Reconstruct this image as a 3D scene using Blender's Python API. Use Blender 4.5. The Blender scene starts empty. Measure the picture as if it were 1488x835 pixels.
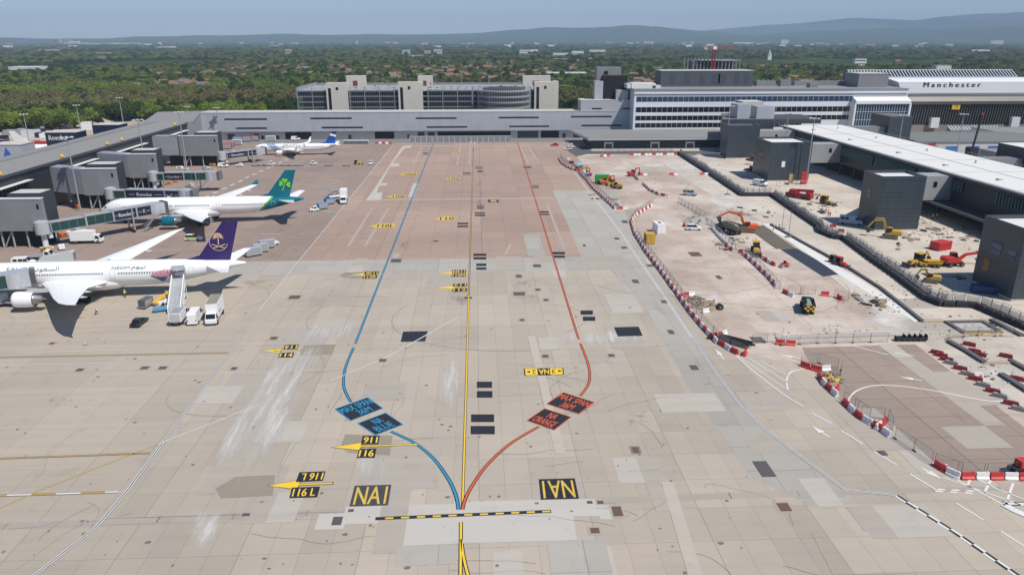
import bpy, bmesh, math, random
import numpy as np
from mathutils import Vector, Matrix
random.seed(7); np.random.seed(7)
S = bpy.context.scene; C = S.collection
PI = math.pi

# ---------------------------------------------------------------- camera, light, exposure
CAM_H = 56.0; FPX = 1065.0; CXP, CYP = 744.0, 417.5
PITCH = math.atan((CYP-57.0)/FPX)
YAW = math.atan(52.0/(FPX/math.cos(PITCH)))
cd = bpy.data.cameras.new('camera'); cam = bpy.data.objects.new('camera', cd); C.objects.link(cam)
cd.sensor_width = 36.0; cd.lens = 36.0*FPX/1488.0; cd.clip_start = 1.0; cd.clip_end = 60000.0
cam.location = (0, 0, CAM_H); cam.rotation_euler = (PI/2-PITCH, 0, -YAW); S.camera = cam

SUN = Vector((0.50, -0.46, 1.0)).normalized()
sl = bpy.data.lights.new('sun', 'SUN'); sl.energy = 4.8; sl.angle = math.radians(0.5); sl.color = (1.0, 0.945, 0.865)
so = bpy.data.objects.new('sun', sl); C.objects.link(so); so.rotation_euler = SUN.to_track_quat('Z', 'Y').to_euler(); so.location = (0, 0, 300)
W = bpy.data.worlds.new('World'); S.world = W; W.use_nodes = True
wn = W.node_tree; sky = wn.nodes.new('ShaderNodeTexSky'); sky.sky_type = 'NISHITA'; sky.sun_disc = False
sky.sun_elevation = math.asin(SUN.z); sky.sun_rotation = math.atan2(SUN.x, SUN.y); sky.altitude = 100
sky.air_density = 1.0; sky.dust_density = 0.15; sky.ozone_density = 7.5
wn.links.new(sky.outputs[0], wn.nodes['Background'].inputs[0]); wn.nodes['Background'].inputs[1].default_value = 0.10
S.view_settings.view_transform = 'Standard'; S.view_settings.look = 'None'; S.view_settings.gamma = 1.0
S.view_settings.exposure = 0.0
HAZE_DENSITY = 8.2e-5
HAZE_COLOR = (0.58, 0.77, 1.0)
S.cycles.max_bounces = 6; S.cycles.diffuse_bounces = 3; S.cycles.glossy_bounces = 3; S.cycles.transparent_max_bounces = 8; S.cycles.volume_bounces = 0
S.cycles.use_denoising = True

# ---------------------------------------------------------------- surveying: a point of the photograph seen as a place in the world
_cp, _sp = math.cos(PITCH), math.sin(PITCH); _cy, _sy = math.cos(YAW), math.sin(YAW)
def _ray(px, py):
    x = (px-CXP)/FPX; u = -(py-CYP)/FPX
    dx, dy, dz = x, _cp+u*_sp, -_sp+u*_cp
    return dx*_cy+dy*_sy, -dx*_sy+dy*_cy, dz
def at(px, py, z=0.0):
    dx, dy, dz = _ray(px, py); t = (z-CAM_H)/dz
    return (dx*t, dy*t, z)
def onY(px, py, Y):
    dx, dy, dz = _ray(px, py); t = Y/dy
    return (dx*t, Y, CAM_H+dz*t)
def A2(pts, z=0.0): return [at(x, y, z)[:2] for x, y in pts]

# ---------------------------------------------------------------- mesh builder
class MB:
    def __init__(s): s.v = []; s.f = []; s.m = []
    def add(s, vs, fs, mi=0):
        b = len(s.v); s.v += [tuple(v) for v in vs]
        for f in fs: s.f.append(tuple(b+i for i in f)); s.m.append(mi)
        return s
    def box(s, x0, x1, y0, y1, z0, z1, mi=0):
        return s.add([(x0,y0,z0),(x1,y0,z0),(x1,y1,z0),(x0,y1,z0),(x0,y0,z1),(x1,y0,z1),(x1,y1,z1),(x0,y1,z1)],
                     [(0,3,2,1),(4,5,6,7),(0,1,5,4),(1,2,6,5),(2,3,7,6),(3,0,4,7)], mi)
    def beam(s, p, q, w, h, mi=0):
        p = Vector(p); q = Vector(q); d = (q-p).normalized()
        up = Vector((0,0,1)) if abs(d.z) < 0.95 else Vector((0,1,0))
        a = d.cross(up).normalized()*w/2; b = a.cross(d).normalized()*h/2
        vs = [p-a-b, p+a-b, p+a+b, p-a+b, q-a-b, q+a-b, q+a+b, q-a+b]
        return s.add(vs, [(0,1,2,3),(7,6,5,4),(0,4,5,1),(1,5,6,2),(2,6,7,3),(3,7,4,0)], mi)
    def tube(s, p, q, r0, r1=None, n=8, mi=0, cap=True):
        if r1 is None: r1 = r0
        p = Vector(p); q = Vector(q); d = (q-p).normalized()
        up = Vector((0,0,1)) if abs(d.z) < 0.95 else Vector((1,0,0))
        a = d.cross(up).normalized(); b = a.cross(d).normalized()
        vs = []
        for c, r in ((p,r0),(q,r1)):
            for k in range(n):
                t = 2*PI*k/n; vs.append(c+a*math.cos(t)*r+b*math.sin(t)*r)
        fs = [(k,(k+1)%n,n+(k+1)%n,n+k) for k in range(n)]
        if cap: fs += [tuple(range(n))[::-1], tuple(range(n,2*n))]
        return s.add(vs, fs, mi)
    def prism(s, poly, z0, z1, mi=0, mtop=None):
        n = len(poly); area = sum(poly[i][0]*poly[(i+1)%n][1]-poly[(i+1)%n][0]*poly[i][1] for i in range(n))
        if area < 0: poly = poly[::-1]
        vs = [(x,y,z0) for x,y in poly]+[(x,y,z1) for x,y in poly]
        s.add(vs, [(i,(i+1)%n,n+(i+1)%n,n+i) for i in range(n)]+[tuple(range(n))[::-1]], mi)
        return s.add([(x,y,z1) for x,y in poly], [tuple(range(n))], mi if mtop is None else mtop)
    def prof(s, pts, y0, y1, mi=0, tap=0.0, zt=0.0):
        # side outline in x,z swept across y; points above zt lean inwards by tap
        n = len(pts); area = sum(pts[i][0]*pts[(i+1)%n][1]-pts[(i+1)%n][0]*pts[i][1] for i in range(n))
        if area < 0: pts = pts[::-1]
        L = [(x, y0+(tap if z > zt else 0), z) for x,z in pts]; R = [(x, y1-(tap if z > zt else 0), z) for x,z in pts]
        return s.add(L+R, [tuple(range(n)), tuple(range(n,2*n))[::-1]]+[(i, n+i, n+(i+1)%n, (i+1)%n) for i in range(n)], mi)
    def loft(s, rings, mi=0, cap=True, closed=True):
        n = len(rings[0]); vs = [p for r in rings for p in r]; fs = []
        for j in range(len(rings)-1):
            for k in range(n if closed else n-1):
                fs.append((j*n+k, j*n+(k+1)%n, (j+1)*n+(k+1)%n, (j+1)*n+k))
        if cap: fs += [tuple(range(n))[::-1], tuple(range((len(rings)-1)*n, len(rings)*n))]
        return s.add(vs, fs, mi)
    def quad(s, a, b, c, d, mi=0): return s.add([a,b,c,d], [(0,1,2,3)], mi)
    def move(s, dx, dy, dz=0, rz=0):
        c, sn = math.cos(rz), math.sin(rz)
        s.v = [(x*c-y*sn+dx, x*sn+y*c+dy, z+dz) for x,y,z in s.v]; return s
    def build(s, name, mats, parent=None, smooth=False, fix=True):
        me = bpy.data.meshes.new(name); me.from_pydata(s.v, [], s.f)
        if not isinstance(mats, (list, tuple)): mats = [mats]
        for m in mats: me.materials.append(m)
        if len(mats) > 1: me.polygons.foreach_set('material_index', s.m)
        if smooth: me.polygons.foreach_set('use_smooth', [True]*len(me.polygons))
        if fix and len(s.f) < 20000:
            bm = bmesh.new(); bm.from_mesh(me); bmesh.ops.recalc_face_normals(bm, faces=bm.faces); bm.to_mesh(me); bm.free()
        me.update(); o = bpy.data.objects.new(name, me); C.objects.link(o)
        if parent: o.parent = parent
        return o
def tag(o, label=None, cat=None, group=None, kind=None):
    if label: o['label'] = label
    if cat: o['category'] = cat
    if group: o['group'] = group
    if kind: o['kind'] = kind
    return o
def thing(name, label, cat, loc=(0,0,0), rz=0.0, group=None):
    o = bpy.data.objects.new(name, None); C.objects.link(o); o.location = loc if len(loc) == 3 else (loc[0], loc[1], 0); o.rotation_euler = (0,0,rz)
    o.empty_display_size = 1.0
    return tag(o, label, cat, group)
def struct(o): o['kind'] = 'structure'; return o
CH = {}
def kids(o): return [x for x in bpy.data.objects if x.parent == o]
_tree = {}
def copy_tree(o, loc=None, rz=None, label=None, group=None, scale=None):
    if o.name not in _tree: _tree[o.name] = [(c, kids(c)) for c in kids(o)]
    r = o.copy(); C.objects.link(r)
    if loc is not None: r.location = loc if len(loc) == 3 else (loc[0], loc[1], 0)
    if rz is not None: r.rotation_euler = (0,0,rz)
    if scale is not None: r.scale = scale
    if label: r['label'] = label
    if group: r['group'] = group
    for c, gs in _tree[o.name]:
        k = c.copy(); C.objects.link(k); k.parent = r
        for g in gs:
            h = g.copy(); C.objects.link(h); h.parent = k
    return r

# ---------------------------------------------------------------- materials
def srgb(r, g, b):
    f = lambda c: (c/255/12.92 if c/255 <= .04045 else ((c/255+.055)/1.055)**2.4)
    return (f(r), f(g), f(b))
class NG:
    def __init__(s, name):
        s.m = bpy.data.materials.new(name); s.m.use_nodes = True; s.t = s.m.node_tree; s.n = s.t.nodes; s.b = s.n['Principled BSDF']
    def L(s, a, b): s.t.links.new(a, b)
    def put(s, inp, v):
        if hasattr(v, 'is_linked') or hasattr(v, 'links'): s.L(v, inp)
        else: inp.default_value = v
    def math(s, op, a, b=0.0, c=None, clamp=False):
        n = s.n.new('ShaderNodeMath'); n.operation = op; n.use_clamp = clamp; s.put(n.inputs[0], a); s.put(n.inputs[1], b)
        if c is not None: s.put(n.inputs[2], c)
        return n.outputs[0]
    def vmul(s, v, sc):
        n = s.n.new('ShaderNodeVectorMath'); n.operation = 'MULTIPLY'; s.put(n.inputs[0], v); n.inputs[1].default_value = sc; return n.outputs[0]
    def noise(s, v, scale, detail=3.0, rough=.55):
        n = s.n.new('ShaderNodeTexNoise'); s.put(n.inputs['Vector'], v); n.inputs['Scale'].default_value = scale
        n.inputs['Detail'].default_value = detail; n.inputs['Roughness'].default_value = rough; return n.outputs['Fac']
    def white(s, v):
        n = s.n.new('ShaderNodeTexWhiteNoise'); n.noise_dimensions = '3D'; s.put(n.inputs[0], v); return n.outputs['Value']
    def comb(s, x, y, z=0.0):
        n = s.n.new('ShaderNodeCombineXYZ'); s.put(n.inputs[0], x); s.put(n.inputs[1], y); s.put(n.inputs[2], z); return n.outputs[0]
    def pos(s): return s.n.new('ShaderNodeNewGeometry').outputs['Position']
    def obj(s): return s.n.new('ShaderNodeTexCoord').outputs['Object']
    def sep(s, v): n = s.n.new('ShaderNodeSeparateXYZ'); s.L(v, n.inputs[0]); return n.outputs
    def scalecol(s, col, f):
        n = s.n.new('ShaderNodeVectorMath'); n.operation = 'SCALE'; s.put(n.inputs[0], col); s.put(n.inputs['Scale'], f); return n.outputs[0]
    def mixc(s, f, a, b):
        n = s.n.new('ShaderNodeMix'); n.data_type = 'RGBA'; s.put(n.inputs[0], f)
        s.put(n.inputs[6], a if not isinstance(a, tuple) else (*a[:3], 1)); s.put(n.inputs[7], b if not isinstance(b, tuple) else (*b[:3], 1)); return n.outputs[2]
    def ramp(s, f, lo, hi):
        n = s.n.new('ShaderNodeMapRange'); s.put(n.inputs[0], f); n.inputs[1].default_value = lo; n.inputs[2].default_value = hi; n.clamp = True; return n.outputs[0]
_M = {}
def mat(name, col, rough=.55, metal=0.0, var=.12, scale=1.5, spec=None, world=False):
    if name in _M: return _M[name]
    g = NG(name); v = g.pos() if world else g.obj()
    n1 = g.noise(v, scale, 4.0); n2 = g.noise(g.vmul(v, (1,1,.25)), scale*4, 2.0)
    f = g.math('ADD', 1.0-var, g.math('ADD', g.math('MULTIPLY', n1, 1.4*var), g.math('MULTIPLY', n2, .6*var)))
    g.L(g.scalecol(tuple(col), f), g.b.inputs['Base Color'])
    g.b.inputs['Roughness'].default_value = rough; g.b.inputs['Metallic'].default_value = metal
    if spec is not None: g.b.inputs['Specular IOR Level'].default_value = spec
    _M[name] = g.m; return g.m
def gmat(name, col, slab=None, tone=.10, big=.10, joint=.45, jw=.05, streak=.10, fine=.06, org=(0,0), rough=.85, dirt=.14, dirtcol=None, alt=None):
    """paving in world metres: slabs of their own tone, joints between them, stains and wear across"""
    g = NG(name); p = g.pos(); X, Y, Z = g.sep(p)
    n1 = g.noise(p, .02, 4.0, .6); n2 = g.noise(p, .22, 5.0, .65); n3 = g.noise(p, 3.5, 3.0, .6)
    n4 = g.noise(g.vmul(p, (.018, .55, 1)), 1.0, 4.0, .6)
    f = g.math('ADD', 1.0, g.math('MULTIPLY', g.math('SUBTRACT', n1, .5), 2*big))
    f = g.math('ADD', f, g.math('MULTIPLY', g.math('SUBTRACT', n3, .5), 2*fine))
    f = g.math('ADD', f, g.math('MULTIPLY', g.math('SUBTRACT', n4, .5), 2*streak))
    d = g.ramp(n2, .56, .74)
    f = g.math('MULTIPLY', f, g.math('SUBTRACT', 1.0, g.math('MULTIPLY', d, dirt)))
    if slab:
        w, h = slab
        sx = g.math('DIVIDE', g.math('ADD', X, 4000.0-org[0]), w); sy = g.math('DIVIDE', g.math('ADD', Y, 4000.0-org[1]), h)
        w1 = g.white(g.comb(g.math('FLOOR', sx), g.math('FLOOR', sy), 1.0))
        w2 = g.white(g.comb(g.math('FLOOR', g.math('DIVIDE', sx, 4.0)), g.math('FLOOR', g.math('DIVIDE', sy, 2.0)), 7.0))
        w3 = g.white(g.comb(g.math('FLOOR', g.math('DIVIDE', sx, 2.0)), g.math('FLOOR', g.math('DIVIDE', sy, 5.0)), 3.0))
        for wv, a in ((w1, .55), (w2, .9), (w3, .9)):
            f = g.math('ADD', f, g.math('MULTIPLY', g.math('SUBTRACT', wv, .5), 2*tone*a))
        fx = g.math('FRACT', sx); fy = g.math('FRACT', sy)
        ex = g.math('MULTIPLY', g.math('MINIMUM', fx, g.math('SUBTRACT', 1.0, fx)), w)
        ey = g.math('MULTIPLY', g.math('MINIMUM', fy, g.math('SUBTRACT', 1.0, fy)), h)
        gap = g.math('ADD', .55, g.math('MULTIPLY', g.noise(p, .09, 2.0), .9))
        j = g.math('MAXIMUM', g.math('LESS_THAN', ex, jw), g.math('LESS_THAN', ey, jw*1.3))
        # heavier joint every fourth bay
        bx = g.math('FRACT', g.math('DIVIDE', sx, 4.0)); bex = g.math('MULTIPLY', g.math('MINIMUM', bx, g.math('SUBTRACT', 1.0, bx)), 4*w)
        j = g.math('ADD', g.math('MULTIPLY', g.math('MULTIPLY', j, gap), joint), g.math('MULTIPLY', g.math('LESS_THAN', bex, jw*2), joint*.45), clamp=True)
        f = g.math('MULTIPLY', f, g.math('SUBTRACT', 1.0, j))
    base = tuple(col)
    if alt is not None: base = g.mixc(g.ramp(g.noise(p, .035, 5.0, .7), .42, .62), tuple(col), tuple(alt))
    cc = g.scalecol(base, f)
    if dirtcol is not None: cc = g.mixc(g.math('MULTIPLY', g.ramp(g.noise(p, .6, 6.0, .7), .5, .72), .6), cc, tuple(dirtcol))
    g.L(cc, g.b.inputs['Base Color']); g.b.inputs['Roughness'].default_value = rough; g.b.inputs['Specular IOR Level'].default_value = .3
    _M[name] = g.m; return g.m
def wearmat(name, col, cover=.5, scale=.25, stretch=(1,1,1), rough=.85):
    """paint, dust or rubber that has worn away in places: the bare ground shows through the gaps"""
    if name in _M: return _M[name]
    g = NG(name); p = g.vmul(g.pos(), stretch); n = g.noise(p, scale, 6.0, .7)
    u = g.n.new('ShaderNodeUVMap').outputs[0]
    tr = g.n.new('ShaderNodeBsdfTransparent'); mx = g.n.new('ShaderNodeMixShader')
    g.b.inputs['Base Color'].default_value = (*col, 1); g.b.inputs['Roughness'].default_value = rough
    us = g.sep(u)  # u,v run 0..1 over the sheet: it thins out towards its rim
    ed = lambda q: g.math('MULTIPLY', g.math('MULTIPLY', q, g.math('SUBTRACT', 1.0, q)), 4.0)
    e = g.math('MULTIPLY', ed(us[0]), ed(us[1])); n9 = g.noise(p, scale*9, 4.0, .7)
    s_ = g.math('ADD', g.math('ADD', g.math('MULTIPLY', n, 1.0), g.math('MULTIPLY', n9, .35)), g.math('MULTIPLY', e, .42))
    a = g.math('MULTIPLY', g.ramp(s_, 1.22-.28*cover, 1.50-.28*cover), .85)
    g.L(a, mx.inputs[0]); g.L(tr.outputs[0], mx.inputs[1]); g.L(g.b.outputs[0], mx.inputs[2]); g.L(mx.outputs[0], g.n['Material Output'].inputs[0])
    _M[name] = g.m; return g.m

# ---------------------------------------------------------------- lettering
_TX = {}
def tmesh(st):
    if st in _TX: return _TX[st]
    c = bpy.data.curves.new('text', 'FONT'); c.body = st; c.resolution_u = 3; o = bpy.data.objects.new('text', c); C.objects.link(o)
    me = bpy.data.meshes.new_from_object(o.evaluated_get(bpy.context.evaluated_depsgraph_get()))
    v = [(p.co.x, p.co.y) for p in me.vertices]; f = [tuple(p.vertices) for p in me.polygons]
    bpy.data.objects.remove(o); bpy.data.curves.remove(c); bpy.data.meshes.remove(me)
    x0 = min(p[0] for p in v); x1 = max(p[0] for p in v); y0 = min(p[1] for p in v); y1 = max(p[1] for p in v)
    _TX[st] = ([((x-x0)/(x1-x0), (y-y0)/(y1-y0)) for x, y in v], f, (x1-x0)/(y1-y0)); return _TX[st]
def put_text(mb, st, Q, mi=0, rect=(0,0,1,1), flip=False, bold=0.0):
    """lay lettering in the quad Q (bl, br, tr, tl), inside rect (u0,v0,u1,v1) of it; flip turns it upside down"""
    vs, fs, asp = tmesh(st); u0, v0, u1, v1 = rect; out = []
    a, b, c, d = [Vector(q) for q in Q]
    offs = [(0,0)] if not bold else [(-bold,0),(bold,0)]
    for k, (ox, oy) in enumerate(offs):
        out = []
        for x, y in vs:
            if flip: x, y = 1-x, 1-y
            u = u0+(u1-u0)*(x+ox); v = v0+(v1-v0)*(y+oy)
            p = a*(1-u)*(1-v)+b*u*(1-v)+c*u*v+d*(1-u)*v
            out.append((p.x, p.y, p.z+.0008*k))
        mb.add(out, fs, mi)
    return mb
# ---------------------------------------------------------------- ground, hills, air
_ZN = [0]
def sheet(name, poly, z, m, uv=False, st=True, mb=None):
    if name not in ('ground',): _ZN[0] += 1; z += _ZN[0]*.00004
    b = MB(); n = len(poly); b.add([(x,y,z) for x,y in poly], [tuple(range(n))]); o = b.build(name, m, fix=False)
    if o.data.polygons[0].normal.z < 0: o.data.flip_normals()
    if uv:
        ul = o.data.uv_layers.new(name='UVMap')
        for li, l in enumerate(o.data.loops): ul.data[li].uv = [(0,0),(1,0),(1,1),(0,1)][l.vertex_index % 4]
    return struct(o) if st else o
g = NG('countryside'); p = g.pos()
n = g.noise(g.vmul(p, (.0016,.0010,1)), 1.0, 8.0, .7); n2 = g.noise(g.vmul(p, (.012,.008,1)), 1.0, 6.0, .7); nf = g.noise(g.vmul(p, (.0035,.0012,1)), 1.0, 3.0, .6)
c1 = g.mixc(g.ramp(n2, .35, .65), (.018,.036,.012), (.050,.075,.022)); c2 = g.mixc(g.ramp(nf, .60, .66), c1, (.10,.145,.040))
c3 = g.mixc(g.math('MULTIPLY', g.ramp(n, .55, .75), .6), c2, (.085,.075,.05)); g.L(c3, g.b.inputs['Base Color']); g.b.inputs['Roughness'].default_value = 1; g.b.inputs['Specular IOR Level'].default_value = 0
M_land = g.m
sheet('ground', [(-24000,-800),(24000,-800),(24000,20500),(-24000,20500)], -.35, M_land)
def interp(pts, x):
    if x <= pts[0][0]: return pts[0][1]
    for (x0,y0),(x1,y1) in zip(pts, pts[1:]):
        if x <= x1: return y0+(y1-y0)*(x-x0)/(x1-x0)
    return pts[-1][1]
def hills(name, crest, R0, R1, R2, seed):
    rnd = random.Random(seed); b = MB(); cols = list(range(-400, 1900, 12)); rows = 14; vs = []
    ph = [(rnd.uniform(.004,.03), rnd.uniform(0,6), rnd.uniform(.2,1)) for _ in range(9)]
    for j in range(rows+1):
        t = j/rows; R = R0+(R2-R0)*t; tm = (R1-R0)/(R2-R0)
        k = math.sin(min(1, t/tm)*PI/2)**1.6 if t < tm else math.cos((t-tm)/(1-tm)*PI/2)
        for x in cols:
            top = interp(crest, x) + sum(a*math.sin(w*x*2+p_) for w,p_,a in ph)*.22
            hz = CAM_H+R1*(57-top)/FPX*1.04; hz = max(hz, 2)
            a = math.atan((x-692)/(FPX*1.055)); rr = R*(1+.03*math.sin(x*.013+j))
            vs.append((rr*math.sin(a), rr*math.cos(a), -2+(hz+2)*k*(1+.10*math.sin(x*.05+j*1.7)*(1 if 0 < t < tm*.9 else 0))))
    nc = len(cols)
    b.add(vs, [(j*nc+i, j*nc+i+1, (j+1)*nc+i+1, (j+1)*nc+i) for j in range(rows) for i in range(nc-1)])
    return struct(b.build(name, M_land, smooth=True, fix=False))
hills('hills', [(-400,56),(0,56),(170,57),(210,54),(400,51.5),(520,52),(600,51),(680,51),(745,46),(800,44),(900,41.5),(960,42),(1010,46),(1060,50),(1100,52),(1200,48),(1300,46),(1400,45),(1488,43),(1900,46)], 9000, 12800, 15500, 3)
hills('moors', [(-400,57),(700,56),(900,52),(1000,48),(1060,44),(1120,40),(1180,37),(1250,33),(1300,35),(1340,37),(1380,33),(1430,31),(1488,29.5),(1900,30)], 14500, 17000, 19800, 5)
hb = MB().box(-23800, 23800, -700, 20400, -1.4, 640).build('haze', [])
hm = bpy.data.materials.new('haze'); hm.use_nodes = True; hm.node_tree.nodes.clear()
pv = hm.node_tree.nodes.new('ShaderNodeVolumePrincipled'); ho = hm.node_tree.nodes.new('ShaderNodeOutputMaterial')
pv.inputs['Color'].default_value = (*HAZE_COLOR, 1); pv.inputs['Density'].default_value = HAZE_DENSITY; pv.inputs['Anisotropy'].default_value = -.08
hm.node_tree.links.new(pv.outputs[0], ho.inputs['Volume']); hb.data.materials.clear(); hb.data.materials.append(hm); tag(hb, kind='stuff')

M_conc = gmat('apron concrete', (.418,.362,.292), (3.45,6.35), tone=.06, big=.12, streak=.09, joint=.24, jw=.035, org=(-2.5,.8), fine=.03, dirt=.05, alt=(.385,.338,.278))
M_left = gmat('stand concrete', (.392,.342,.278), (7.0,6.35), tone=.03, big=.14, streak=.14, joint=.2, jw=.04, org=(-2.5,1), dirt=.1, fine=.035)
M_brown = gmat('old brown concrete', (.360,.262,.208), (7.2,6.2), tone=.06, big=.12, streak=.14, joint=.28, jw=.06, org=(-2.5,2), fine=.03)
M_standb = gmat('stand brown concrete', (.295,.226,.188), (7.2,6.2), tone=.05, big=.18, streak=.20, joint=.22, jw=.06, org=(0,2), dirt=.25, fine=.03)
M_light = gmat('new grey concrete', (.375,.352,.312), (5.6,6.3), tone=.06, big=.09, streak=.07, joint=.25, jw=.05, org=(2,3), fine=.03)
M_pale = gmat('fresh pale concrete', (.47,.445,.40), None, big=.06, streak=.05, fine=.03)
M_site = gmat('worn works ground', (.41,.325,.262), (6.2,6.2), tone=.06, big=.20, streak=.06, joint=.24, jw=.06, org=(1,1), dirt=.12, alt=(.56,.49,.42), fine=.05)
M_site2 = gmat('broken pale ground', (.58,.515,.435), (5.8,7.5), tone=.05, big=.16, streak=.06, joint=.16, jw=.06, dirt=.22, alt=(.46,.405,.34), fine=.07)
M_site3 = gmat('brown grey concrete', (.295,.235,.190), (6.2,6.2), tone=.05, big=.12, streak=.10, joint=.4, jw=.05, org=(1,1), fine=.04)
M_dust = gmat('sand', (.50,.40,.30), None, big=.25, streak=.2, dirt=.3, fine=.1, alt=(.40,.32,.26))
M_asph = gmat('asphalt', (.105,.107,.112), None, big=.14, streak=.10, fine=.10)
M_asph2 = gmat('grey asphalt', (.20,.195,.195), None, big=.14, streak=.10, fine=.08)
sheet('apron', [(-330,20),(300,20),(300,470),(-330,470)], 0, M_conc)
sheet('stand_paving', [(-330,20),at(-80,840)[:2],at(50,835)[:2],at(140,766)[:2],at(185,712)[:2],at(355,485)[:2],at(375,452)[:2],(-48,190),(-330,190)], .006, M_left)
sheet('brown_paving', [(-48,190),at(845,373)[:2],at(803,277)[:2],at(893,276)[:2],at(858,262)[:2],at(838,226)[:2],(52,424),(-48,424)], .010, M_brown)
sheet('stand_brown_paving', [(-330,190),(-48,190),(-48,424),(-330,424)], .010, M_standb)
sheet('grey_paving', A2([(803,277),(893,276),(925,345),(1000,470),(1080,590),(1130,640),(1240,730),(1180,735),(1090,690),(1000,560),(935,440),(890,395),(868,376),(845,373)]), .012, M_light)
sheet('grey_band_paving', [(-75,190),(at(845,373)[0],190),(at(845,373)[0]+3,178),(-68,178)], .014, M_light)
sheet('works_ground', A2([(838,226),(858,262),(905,305),(935,300),(918,340),(940,372),(1010,450),(1075,510),(1145,528),(1190,552),(1240,600),(1300,640),(1390,692),(1640,700)])+[(300,150),(300,424),(52,424)], .008, M_site)
sheet('brown_turning_paving', A2([(1165,505),(1330,500),(1488,620),(1640,700),(1640,740),(1488,700),(1390,690),(1300,640),(1240,600),(1190,552)]), .016, M_site3)
sheet('pale_works_ground', A2([(985,225),(1075,285),(1120,285),(1215,345),(1350,435),(1488,478)])+[(300,120),(300,424),(110,424)], .016, M_site2)
sheet('pale_strip', A2([(940,222),(985,225),(1075,285),(1120,285),(1215,345),(1350,435),(1488,478),(1640,560),(1488,600),(1345,500),(1230,420),(1170,370),(1120,325),(1060,300),(1000,262)]), .012, M_site2)
sheet('service_road', [(-152,424),(140,424),(140,441),(-152,441)], .014, M_asph2)
sheet('asphalt_lay_by', A2([(820,216),(832,213.5),(852,213),(860,219.5),(1060,219.5),(1060,224),(854,224),(837,227.5)]), .020, M_asph)
sheet('sand_yard', [(-420,395),(-185,395),(-165,452),(-120,560),(-430,560)], .012, M_dust)
sheet('far_asphalt', [(-150,446),(400,446),(400,620),(-150,620)], -.1, M_asph2)
P_ = lambda n, pts, m, z=.024: sheet(n, A2(pts), z, m)
K = lambda x0, y0, z0, pts: [(x0+a/z0, y0+b/z0) for a, b in pts]
P_('pale_patch', K(480,180,3.884,[(405,128),(458,120),(455,135),(420,137),(350,222),(393,225),(385,240),(338,240),(285,335),(325,335),(318,347),(275,350),(262,388),(295,388),(285,430),(200,432),(240,380)]), M_pale)
P_('pale_patch', K(480,180,3.884,[(470,335),(500,335),(470,415),(438,415)]), M_pale)
P_('pale_patch', K(480,180,3.884,[(1087,621),(1175,621),(1213,745),(1118,745)]), M_light)
P_('pale_patch', K(480,180,3.884,[(360,730),(397,730),(385,757),(345,757)]), M_light)
P_('pale_patch', K(660,640,4.282,[(0,378),(875,360),(885,400),(965,398),(990,490),(912,490),(900,470),(742,470),(765,618),(0,640)]), M_pale)
P_('pale_patch', K(380,640,4.282,[(530,408),(1225,392),(1225,640),(850,655),(875,510),(520,520),(505,550),(325,555),(360,455),(515,450)]), M_pale)
P_('pale_patch', K(380,640,4.282,[(850,660),(1222,645),(1215,765),(833,780)]), M_light, .026)
P_('pale_patch', K(660,640,4.282,[(575,622),(765,620),(800,835),(605,835)]), M_light, .026)
P_('pale_patch', K(660,640,4.282,[(768,618),(938,612),(990,835),(803,835)]), M_light, .027)
P_('pale_patch', K(1128,560,3.036,[(155,650),(400,642),(555,830),(250,835)]), M_conc, .026)
M_oldp = gmat('old patch', (.275,.24,.185), None, big=.06, streak=.06)
for q in ([(530,655),(830,665),(810,790),(545,770),(500,735)],):
    P_('old_patch', K(380,480,4.35,q), M_oldp, .0275)
P_('old_patch', K(380,480,4.35,[(280,93),(470,88),(448,152),(250,157),(240,130)]), M_oldp, .0275)
P_('old_patch', K(0,610,3.71,[(1160,370),(1270,305),(1484,295),(1470,408),(1190,420)]), M_oldp, .0275)
P_('old_patch', K(480,380,6.183,[(85,125),(130,100),(305,93),(290,150),(130,150)]), M_oldp, .0275)
# tonal strips of rubbed-out lines and the heavy lateral joint
P_('slot_drain_paving', [(0,760),(500,738),(1050,716),(1300,709),(1488,706),(1488,711),(1300,716),(1050,724),(500,747),(0,769)], gmat('joint strip', (.37,.33,.28), (9,2.2), tone=.06, joint=.5, jw=.05), .020)

# ---------------------------------------------------------------- painted markings
paint = lambda n, c, v=.18: mat(n, c, .7, 0, v, .8, world=True)
M_wp = paint('white paint', (.66,.65,.62)); M_wpw = paint('worn white paint', (.52,.49,.45)); M_yp = paint('yellow paint', (.78,.52,.035)); M_ypw = paint('worn yellow paint', (.42,.28,.07))
M_bp = paint('blue paint', (.02,.26,.47)); M_op = paint('orange paint', (.62,.10,.035)); M_kp = paint('black paint', (.016,.018,.024), .3); M_kw = paint('worn black paint', (.055,.055,.06), .3)
M_dy = paint('dull yellow paint', (.42,.30,.12)); M_dy2 = paint('dusty yellow paint', (.60,.42,.07), .4)
def smooth(pts, n=8):
    if len(pts) < 3: return pts
    out = []; P = [pts[0]]+pts+[pts[-1]]
    for i in range(1, len(P)-2):
        p0,p1,p2,p3 = [np.array(P[i+k], float) for k in (-1,0,1,2)]
        for k in range(n):
            t = k/n; out.append(tuple(.5*((2*p1)+(-p0+p2)*t+(2*p0-5*p1+4*p2-p3)*t*t+(-p0+3*p1-3*p2+p3)*t**3)))
    out.append(tuple(pts[-1])); return out
def ribbon(mb, pts, w, z, mi=0, off=0.0):
    P = [np.array(p[:2], float) for p in pts]; L = []; n = len(P)
    for i in range(n):
        a = P[max(0,i-1)]; b = P[min(n-1,i+1)]; d = (b-a)/np.linalg.norm(b-a); nn = np.array([-d[1], d[0]])
        L.append((P[i]+nn*(off+w/2), P[i]+nn*(off-w/2)))
    vs = [(*q, z) for pr in L for q in pr]
    mb.add(vs, [(2*i+1, 2*i+3, 2*i+2, 2*i) for i in range(n-1)], mi); return mb
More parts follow.
